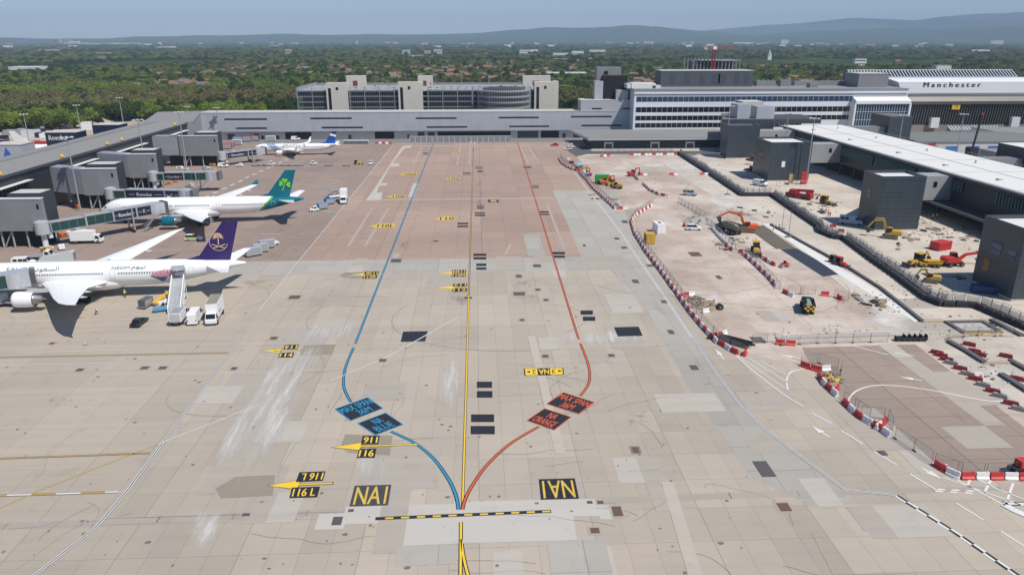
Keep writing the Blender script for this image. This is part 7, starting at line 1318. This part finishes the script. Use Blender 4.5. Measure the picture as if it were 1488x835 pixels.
# service equipment round the left stands
rnd = random.Random(63)
GU = [('white baggage tug body parked under the gate blocks', M_white), ('grey generator set parked under the gate blocks', M_airg), ('yellow dusty ground cart parked under the gate blocks', M_cat)]
for i, (px, py) in enumerate([(104,342),(118,338),(160,300),(196,303),(214,300),(150,310),(232,282),(252,290),(266,285),(240,262),(282,262),(300,258),(222,262),(208,268),(330,232),(345,228),(300,246),(312,250),(348,242),(276,272),(68,366),(90,362),(338,222),(352,221)]):
    lb, m_ = GU[i % 3]; key = 'gu%d' % (i % 3); rz = rnd.uniform(0,3)
    if key not in PR:
        PR[key] = g_ = thing('ground_cart', lb, 'ground cart', at(px,py), rz, lb+' group'); part(MB().prof([(-1.5,.35),(-1.5,1.5),(-.2,1.6),(.4,1.1),(1.6,1.0),(1.6,.35)], -.75, .75), 'body', m_, g_); part(MB().box(-1.3,-.3,-.77,-.755,.7,1.3), 'panel', M_dsteel, g_); wheels(g_, (-1,1.1), 1.2, .28, .16)
    else: copy_tree(PR[key], at(px,py), rz)
YD = [('white store cabin in the crowded yard beyond the pier', M_white), ('grey store cabin in the crowded yard beyond the pier', M_airg), ('rusty brown skip in the crowded yard beyond the pier', mat('rust', (.22,.10,.06), .8)), ('dark blue store box in the crowded yard beyond the pier', M_navy)]
for i in range(44):
    px, py = rnd.uniform(0,150), rnd.uniform(176,214)
    if py > 228-px*.24-10: continue
    lb, m_ = YD[i % 4]; key = 'yd%d' % (i % 4); loc = at(px,py); rz = rnd.choice([0,1.57])+rnd.uniform(-.15,.15)
    if key not in PR: PR[key] = container(lb, loc, rz, m_, 5.5, 2.6, 2.6, 'store_box', 'store box'); PR[key]['group'] = lb+' group'
    else: copy_tree(PR[key], loc, rz, scale=(rnd.uniform(.6,1.3),rnd.uniform(.8,1.1),rnd.uniform(.6,1.1)))
# ---------------------------------------------------------------- far country: trees, houses, distant towers
def leafmat(name, col, col2):
    g = NG(name); o = g.n.new('ShaderNodeObjectInfo').outputs['Random']; n = g.noise(g.obj(), .45, 4.0, .7); n2 = g.noise(g.pos(), .008, 4.0, .6)
    f = g.math('ADD', .62, g.math('ADD', g.math('MULTIPLY', o, .35), g.math('MULTIPLY', n, .65))); c = g.mixc(g.ramp(n2, .35, .65), tuple(col), tuple(col2)); g.L(g.scalecol(c, f), g.b.inputs['Base Color'])
    g.b.inputs['Roughness'].default_value = .8; g.b.inputs['Specular IOR Level'].default_value = .2; return g.m
LM = [leafmat('leaf mid green', (.088,.122,.022), (.112,.135,.030)), leafmat('leaf dark green', (.030,.056,.012), (.045,.068,.016)), leafmat('leaf bright green', (.130,.180,.028), (.12,.16,.03)), leafmat('leaf olive brown', (.150,.125,.062), (.120,.112,.048)), leafmat('leaf conifer', (.020,.042,.018), (.026,.050,.020))]
M_bark = mat('bark', (.10,.08,.06), .9)
def crown_mesh(kind, seed, nl):
    rg = np.random.RandomState(seed)
    if kind == 4: nc = 26; cz = rg.rand(nc)*11+1.5; rr = (1-(cz-1.5)/13)*2.0; an = rg.rand(nc)*6.28; cc = np.c_[rr*np.cos(an)*.7, rr*np.sin(an)*.7, cz]; cr = .9+.5*rg.rand(nc)
    else:
        nc = 22; u = rg.randn(nc,3); u /= np.linalg.norm(u,axis=1)[:,None]; u[:,2] = np.abs(u[:,2])*1.1-.35; rad = (.55+.45*rg.rand(nc))[:,None]
        cc = u*rad*np.array([3.6,3.6,3.2])+np.array([0,0,6.0]); cr = 1.2+1.2*rg.rand(nc)
    ci = rg.randint(0,nc,nl); d = rg.randn(nl,3); d /= np.linalg.norm(d,axis=1)[:,None]; r = rg.rand(nl)**.35
    c = cc[ci]+d*(cr[ci]*r)[:,None]; c[:,2] = np.maximum(c[:,2], .6); s = (.30+.34*rg.rand(nl))*(1500/nl)**.42
    nn = d*.75+rg.randn(nl,3)*.55; nn /= np.linalg.norm(nn,axis=1)[:,None]; a = np.cross(nn, rg.randn(nl,3)); a /= np.linalg.norm(a,axis=1)[:,None]; b = np.cross(nn,a)
    V = np.concatenate([c-a*s[:,None]*.9-b*s[:,None]*.4, c+a*s[:,None]*.2-b*s[:,None]*.9, c+a*s[:,None]+b*s[:,None]*.3, c-a*s[:,None]*.2+b*s[:,None]*.9],0).reshape(4,nl,3).transpose(1,0,2).reshape(-1,3)
    me = bpy.data.meshes.new('crown'); me.from_pydata(V.tolist(), [], [tuple(range(4*i,4*i+4)) for i in range(nl)]); me.materials.append(LM[kind]); return me
crowns = [crown_mesh(k, 20+k*3+v, 2200) for k in range(5) for v in range(2)]   # 10 prototypes
def trunk_mesh(k):
    b = MB(); rnd = random.Random(k); b.tube((0,0,0),(.1,.05,3.2),.32,.22,7); b.tube((.1,.05,3.2),(.0,.1,6.5),.22,.10,6)
    for q in range(4): a = q*1.6+rnd.random(); b.tube((.08,.05,2.6+q*.5),(1.9*math.cos(a),1.9*math.sin(a),5.0+q*.5),.13,.04,5)
    me = bpy.data.meshes.new('trunk'); me.from_pydata(b.v,[],b.f); me.materials.append(M_bark); return me
trunks = [trunk_mesh(k) for k in range(3)]
rg = np.random.RandomState(4)
def pol(px, D): a = math.atan((px-692)/(FPX*1.055)); return D*math.sin(a), D*math.cos(a)
# houses first, trees keep clear of them
SPOTS = []
hr = random.Random(9)
def cluster(px0, px1, D0, D1, n):
    for _ in range(n):
        for tr in range(30):
            x, y = pol(hr.uniform(px0,px1), hr.uniform(D0,D1))
            if all((x-a)**2+(y-b)**2 > 19**2 for a, b in SPOTS): SPOTS.append((x,y)); break
cluster(205,330,900,1060,20); cluster(210,330,1150,1500,14); cluster(330,560,1150,1650,28); cluster(560,720,1000,1500,30); cluster(640,860,1050,1700,30); cluster(860,1000,900,1300,22); cluster(930,1100,900,1500,14); cluster(1100,1400,1100,1800,18); cluster(1150,1270,950,1050,8); cluster(0,1488,1800,3200,26); cluster(1330,1488,1000,1500,10); cluster(640,860,1100,1900,26); cluster(330,520,1300,2000,16)
M_tile = [mat('red roof tile', (.20,.105,.08), .85, 0, .3, .3), mat('brown roof tile', (.20,.12,.09), .85, 0, .3, .3), mat('grey roof tile', (.15,.145,.14), .85, 0, .3, .3)]; M_hw = [M_brick, mat('cream render', (.55,.50,.42), .8), mat('pinkish brick', (.33,.18,.13), .9, 0, .2, .4)]
def house(i, lb, p, rz, rm, wm, L=10, Wd=8):
    t = thing('house', lb, 'house', p, rz, 'houses among the trees'); part(MB().box(-L/2,L/2,-Wd/2,Wd/2,0,5.2), 'wall', wm, t); b = MB(); b.loft([[(x,-Wd/2-.4,5.21),(x,0,8.4),(x,Wd/2+.4,5.21)] for x in (-L/2-.3,L/2+.3)]); rf = part(b, 'roof', rm, t); part(MB().box(L*.25,L*.25+.9,-.4,.5,7.6,9.4), 'chimney', M_brick, rf)
    for s in (-1,1):
        for x in (-L*.28,L*.22):
            for z in (1.2,3.6): part(MB().box(x-.7,x+.7,s*(Wd/2+.02)-.02,s*(Wd/2+.02)+.02,z,z+1.1), 'window', M_glass, t)
    return t
hp = {}
rn = ['red','brown','grey']; wn_ = ['brick','cream','pink brick']
for i, (x, y) in enumerate(SPOTS):
    a = hr.choice([0,0,0,1,1,2]); c = hr.choice([0,0,1,2]); key = (a,c); rz = hr.choice([0,.2,1.4,-.3,.9])+hr.uniform(-.1,.1); lb = f'{wn_[c]} walled house with {rn[a]} tiled roof among the far trees'; L = hr.uniform(1.0,2.2)
    if key not in hp: hp[key] = house(i, lb, (x,y,-.3), rz, M_tile[a], M_hw[c]); hp[key]['group'] = lb+' group'
    else: copy_tree(hp[key], (x,y,-.3), rz, scale=(L,1,1.05))
BIG = [(60,84,13,1700,60,25,9,M_frame,'large white flat warehouse among the trees at the left'),(322,175,4,1,1,1,1,M_frame,'')]
def far_block(lb, px, D, w, d, h, m, roof=None, name='far_building', cat='building', win=True):
    if 'distant plain' not in lb: h = min(h*.36, 78) if D > 4500 else (h*.52 if D > 2000 else h)
    x, y = pol(px, D); t = thing(name, lb, cat, (x,y,-.3)); part(MB().box(-w/2,w/2,-d/2,d/2,0,h), 'wall', m, t); part(MB().box(-w/2-.3,w/2+.3,-d/2-.3,d/2+.3,h+.02,h+.8), 'roof', roof or M_roofl, t)
    if win:
        for k in range(max(1,int(h/7))): part(MB().box(-w/2+1,w/2-1,-d/2-.12,-d/2-.02,2.5+k*7,4.3+k*7), 'window_band', M_glass, t)
    return t
DT = mat('distant tower', (.12,.13,.15), .7); DL = mat('distant pale building', (.70,.70,.68), .7); DP = mat('pinkish block', (.45,.33,.27), .8)
SPOTS2 = [(pol(52,1560),60),(pol(588,2500),40)]
far_block('large white flat warehouse among the trees at the left', 52, 1500, 48, 30, 12.5, DL, DL, win=False)
for (lb, px, D, w, d, h, m) in (('pale tower block with blue top left of the pair behind the car park',590,2500,24,18,44,mat('bluish white tower', (.50,.55,.62), .6)),('pale tower block right of the pair behind the car park',636,2500,26,18,46,mat('bluish white tower', (.50,.55,.62), .6)),('low grey brown block between the two pale tower blocks',621,2550,20,16,38,DP),('brown tower block far behind the left end of the car park',421,2600,17,16,46,DP),('wide white low school building between the pale towers',606,2300,50,14,20,DL),
    ('dark city tower leftmost on the skyline',16,9500,70,60,170,DT),('broad dark city block beside the leftmost tower',20,9500,150,60,100,DT),('dark slab tower second on the skyline',52,9500,60,60,168,DT),('dark low city block under the second tower',46,9400,80,60,105,DT),('long low dark city hall on the skyline',68,9300,330,80,75,DT),('pale thin city tower third on the skyline',98,9500,35,40,165,DT),('pinkish city tower right of the thin one',102,9500,40,40,155,DP),('pinkish city tower before the white sheds',115,9400,50,50,145,DP),
    ('white office block beside the pinkish skyline tower',123,9200,90,50,100,DL),('white factory sheds far left below the skyline',38,6500,190,60,25,DL),('white sheds below the middle of the left skyline',142,5200,190,60,26,DL),('pinkish long block in the woods at the left',88,3600,80,30,32,DP),('white block over the trees near the left',162,3000,60,20,22,DL),('blue and white building in the trees at the left',158,2300,18,18,20,M_ltblue),('long white depot right of the left skyline',158,8000,260,60,60,DL),('long white depot in the plain',190,8000,280,60,62,DL),('white tower far in the plain left of the centre',241,7000,20,20,90,DL),
    ('white low block far behind the car park left',431,7500,60,30,65,DL),('white slim tower far behind the car park',520,7500,14,14,110,DL),('white square block far behind the pale towers',617,6500,50,30,66,DL),('white low sheds far behind the pale towers, right',672,5000,90,30,32,DL),('white block in the plain left of the hills gap',745,6500,70,30,48,DL),('white office blocks beyond the right of the car park',768,3000,70,25,30,DL),('second white office block beyond the right of the car park',776,2900,30,20,36,DL),
    ('pale flats over the trees right of the car park',815,2300,44,18,32,DL),('white flats over the trees above the grey stair tower',869,2900,60,20,34,DL),('pale block over trees left of the grey stair tower',840,2600,40,20,34,DL),('white tower of the three on the far plain, left',940,7000,22,20,105,DL),('white tower of the three on the far plain, middle',945,7000,20,20,100,DL),('white tower of the three on the far plain, right',950,7000,20,20,95,DL),('white spread of houses on the far plain, right of centre',1085,7500,180,50,75,DL),
    ('large white block at the foot of the hills',1147,8200,75,40,140,DL),('white houses at the foot of the moor on the right',1470,8500,120,40,120,DL),('low white building in the trees left of the name fascia',1265,1900,26,14,14,DL),('low white building behind the saw tooth roof',1393,1400,24,14,16,DL),('pale building among trees at the far right',1447,3500,70,20,32,DL),('grey supermarket roof behind the grey stair tower left',825,1150,60,40,8,DT)):
    far_block(lb, px, D, w, d, h, m); x, y = pol(px, D); SPOTS2.append(((x,y), max(w,d)*.7))
rq = random.Random(77)
for k in range(60): 
    px = rq.uniform(0,1488); D = rq.uniform(4500,9500); far_block('small pale building speck on the distant plain', px, D, rq.uniform(20,75), 20, rq.uniform(15,24), DL if rq.random() < .75 else DP, win=False)['group'] = 'pale buildings specking the plain'
ch = thing('church_spire', 'pale green church spire rising from the trees on the right', 'church', (*pol(1127,2300),-.3)); part(MB().box(-5,5,-5,5,0,13), 'tower', DL, ch); b = MB(); b.tube((0,0,13),(0,0,29),6.5,.2,8); part(b, 'spire', mat('verdigris', (.25,.50,.42), .7), ch)
# points for every tree
pts = []
cell = {}
def ok(x, y):
    c = (int(x//20), int(y//20))
    for i in (-1,0,1):
        for j in (-1,0,1):
            for (a, b_, r2) in cell.get((c[0]+i,c[1]+j), ()):
                if (x-a)**2+(y-b_)**2 < r2: return False
    return True
for (x, y) in SPOTS:
    for (dx, dy, r) in ((0,0,11),(0,-13,11),(0,-24,10)): cell.setdefault((int(x//20),int((y+dy)//20)),[]).append((x,y+dy,r*r))
blk = [(a,b_,r*r) for (a,b_),r in SPOTS2]
def _h(i, j): return (math.sin(i*127.1+j*311.7)*43758.5453) % 1.0
def vn(x, y):
    i, j = math.floor(x), math.floor(y); u, v = x-i, y-j; u = u*u*(3-2*u); v = v*v*(3-2*v)
    return (_h(i,j)*(1-u)+_h(i+1,j)*u)*(1-v)+(_h(i,j+1)*(1-u)+_h(i+1,j+1)*u)*v
def dens_noise(x, y): return .5+.25*math.sin(x*.006+1.3)+.25*math.sin(y*.0045+x*.003)
D = 560.0
tr = random.Random(21)
while D < 11000:
    sp = 8.6 if D < 900 else (8.6+(D-900)*.0068); sp = min(sp, 60)
    w = D*.80; n = int(2*w/sp); 
    for k in range(n):
        px = -120+1728*(k+tr.random())/n; dd = D+tr.uniform(-.6,.6)*sp; x, y = pol(px, dd); ax = px
        if y < 640 and x > -110: continue
        if y < 545 and x > -260: continue
        if 690 > y and -118 < x < 70: continue
        if not ok(x, y): continue
        if dd < 3200 and any((x-a)**2+(y-b_)**2 < r2 for a, b_, r2 in blk): continue
        left_wood = px < 330 and dd < 950 or (330 <= px < 1000 and dd < 760)
        if dd > 950 and not left_wood and tr.random() > (.72 if dd < 3000 else .9): continue
        q = dens_noise(x, y); u = tr.random()
        pn = vn(x/46, y/46)*.75+vn(x/150+9, y/150)*.45-.1+tr.uniform(-.10,.10)
        if left_wood:
            t1 = .18 if dd < 640 else (.30 if dd > 820 else -.1)
            kind = (2 if pn < .36+t1*.5 else (1 if pn < .5+t1 else 0)) if (dd < 640 or dd > 820) and pn < .62+t1*.4 else (3 if u < .72 else (1 if u < .82 else (2 if pn < .45 else 0)))
        else: kind = 3 if pn < .26 else (0 if pn < .44 else (1 if pn < .60 else (2 if pn < .74 else 0)))
        if not left_wood and u < .07: kind = 4
        if dd > 1500 and vn(x/420+3, y/260) > .66: continue
        sz = sp/8.6; hs = tr.uniform(.75,1.25)*(1.18 if left_wood else .9); gs = tr.uniform(.85,1.2)*sz**.85
        pts.append((dd, x, y, kind, hs*min(1.45, max(1, sz**.3))*(1.35 if kind == 4 else 1), gs*(.9 if kind != 4 else .8)*1.1))
    D += sp*.95
pts.sort(key=lambda p: p[0])
names = ['round mid green tree','dark dense tree','bright spring green tree','olive brown budding tree','dark pointed conifer']
spec = {}
near = [p for p in pts if p[0] < 900]; step = 1
for i, (dd, x, y, kind, hs, gs) in enumerate(pts[:285]):
    v = (i//3) % 2; lb = names[kind]+(' at the wood edge beyond the sand yard' if x < -110 else ' behind the terminal and car park'); ck = kind*2+v
    t = bpy.data.objects.new('tree' if kind != 4 else 'conifer', None); C.objects.link(t); t.location = (x,y,-.3); t.rotation_euler = (0,0,tr.uniform(0,6.28)); t.scale = (gs,gs,hs); tag(t, lb, 'tree', lb.replace('tree','trees')+' group')
    c = bpy.data.objects.new('crown', crowns[ck]); C.objects.link(c); c.parent = t; k_ = bpy.data.objects.new('trunk', trunks[i % 3]); C.objects.link(k_); k_.parent = t
    spec.setdefault(ck, c)
rest = pts[285:]
print('trees', len(pts))
me = bpy.data.meshes.new('woodland'); me.from_pydata([(p[1],p[2],-.3) for p in rest], [], [])
for nm, tp, vals in (('kind','INT',[p[3]*2+(i % 2) for i, p in enumerate(rest)]),('hs','FLOAT',[p[4] for p in rest]),('gs','FLOAT',[p[5] for p in rest]),('rot','FLOAT',[(i*2.399) % 6.28 for i in range(len(rest))])):
    at_ = me.attributes.new(nm, tp, 'POINT'); at_.data.foreach_set('value', vals)
wo = bpy.data.objects.new('woodland', me); C.objects.link(wo); tag(wo, kind='stuff')
ng = bpy.data.node_groups.new('woodland', 'GeometryNodeTree'); ng.interface.new_socket('Geometry', in_out='INPUT', socket_type='NodeSocketGeometry'); ng.interface.new_socket('Geometry', in_out='OUTPUT', socket_type='NodeSocketGeometry')
gi = ng.nodes.new('NodeGroupInput'); go = ng.nodes.new('NodeGroupOutput'); jn = ng.nodes.new('GeometryNodeJoinGeometry'); lk_ = ng.links.new
def nattr(nm, tp): n = ng.nodes.new('GeometryNodeInputNamedAttribute'); n.data_type = tp; n.inputs[0].default_value = nm; return n.outputs[0]
kd = nattr('kind','INT'); hsn = nattr('hs','FLOAT'); gsn = nattr('gs','FLOAT'); rt_ = nattr('rot','FLOAT')
cs = ng.nodes.new('ShaderNodeCombineXYZ'); lk_(gsn, cs.inputs[0]); lk_(gsn, cs.inputs[1]); lk_(hsn, cs.inputs[2]); cr_ = ng.nodes.new('ShaderNodeCombineXYZ'); lk_(rt_, cr_.inputs[2])
for ck in range(10):
    cmpn = ng.nodes.new('FunctionNodeCompare'); cmpn.data_type = 'INT'; cmpn.operation = 'EQUAL'; lk_(kd, cmpn.inputs[2]); cmpn.inputs[3].default_value = ck
    oi = ng.nodes.new('GeometryNodeObjectInfo'); oi.transform_space = 'ORIGINAL'; src = spec.get(ck)
    if src is None:
        alt = [c for c in spec if c//2 == ck//2] or list(spec); src = spec[alt[0]]
    oi.inputs['Object'].default_value = src
    try: oi.inputs['As Instance'].default_value = True
    except Exception: pass
    ip = ng.nodes.new('GeometryNodeInstanceOnPoints'); lk_(gi.outputs[0], ip.inputs['Points']); lk_(cmpn.outputs[0], ip.inputs['Selection']); lk_(oi.outputs['Geometry'], ip.inputs['Instance']); lk_(cr_.outputs[0], ip.inputs['Rotation']); lk_(cs.outputs[0], ip.inputs['Scale']); lk_(ip.outputs[0], jn.inputs[0])
lk_(jn.outputs[0], go.inputs[0]); md = wo.modifiers.new('woodland', 'NODES'); md.node_group = ng
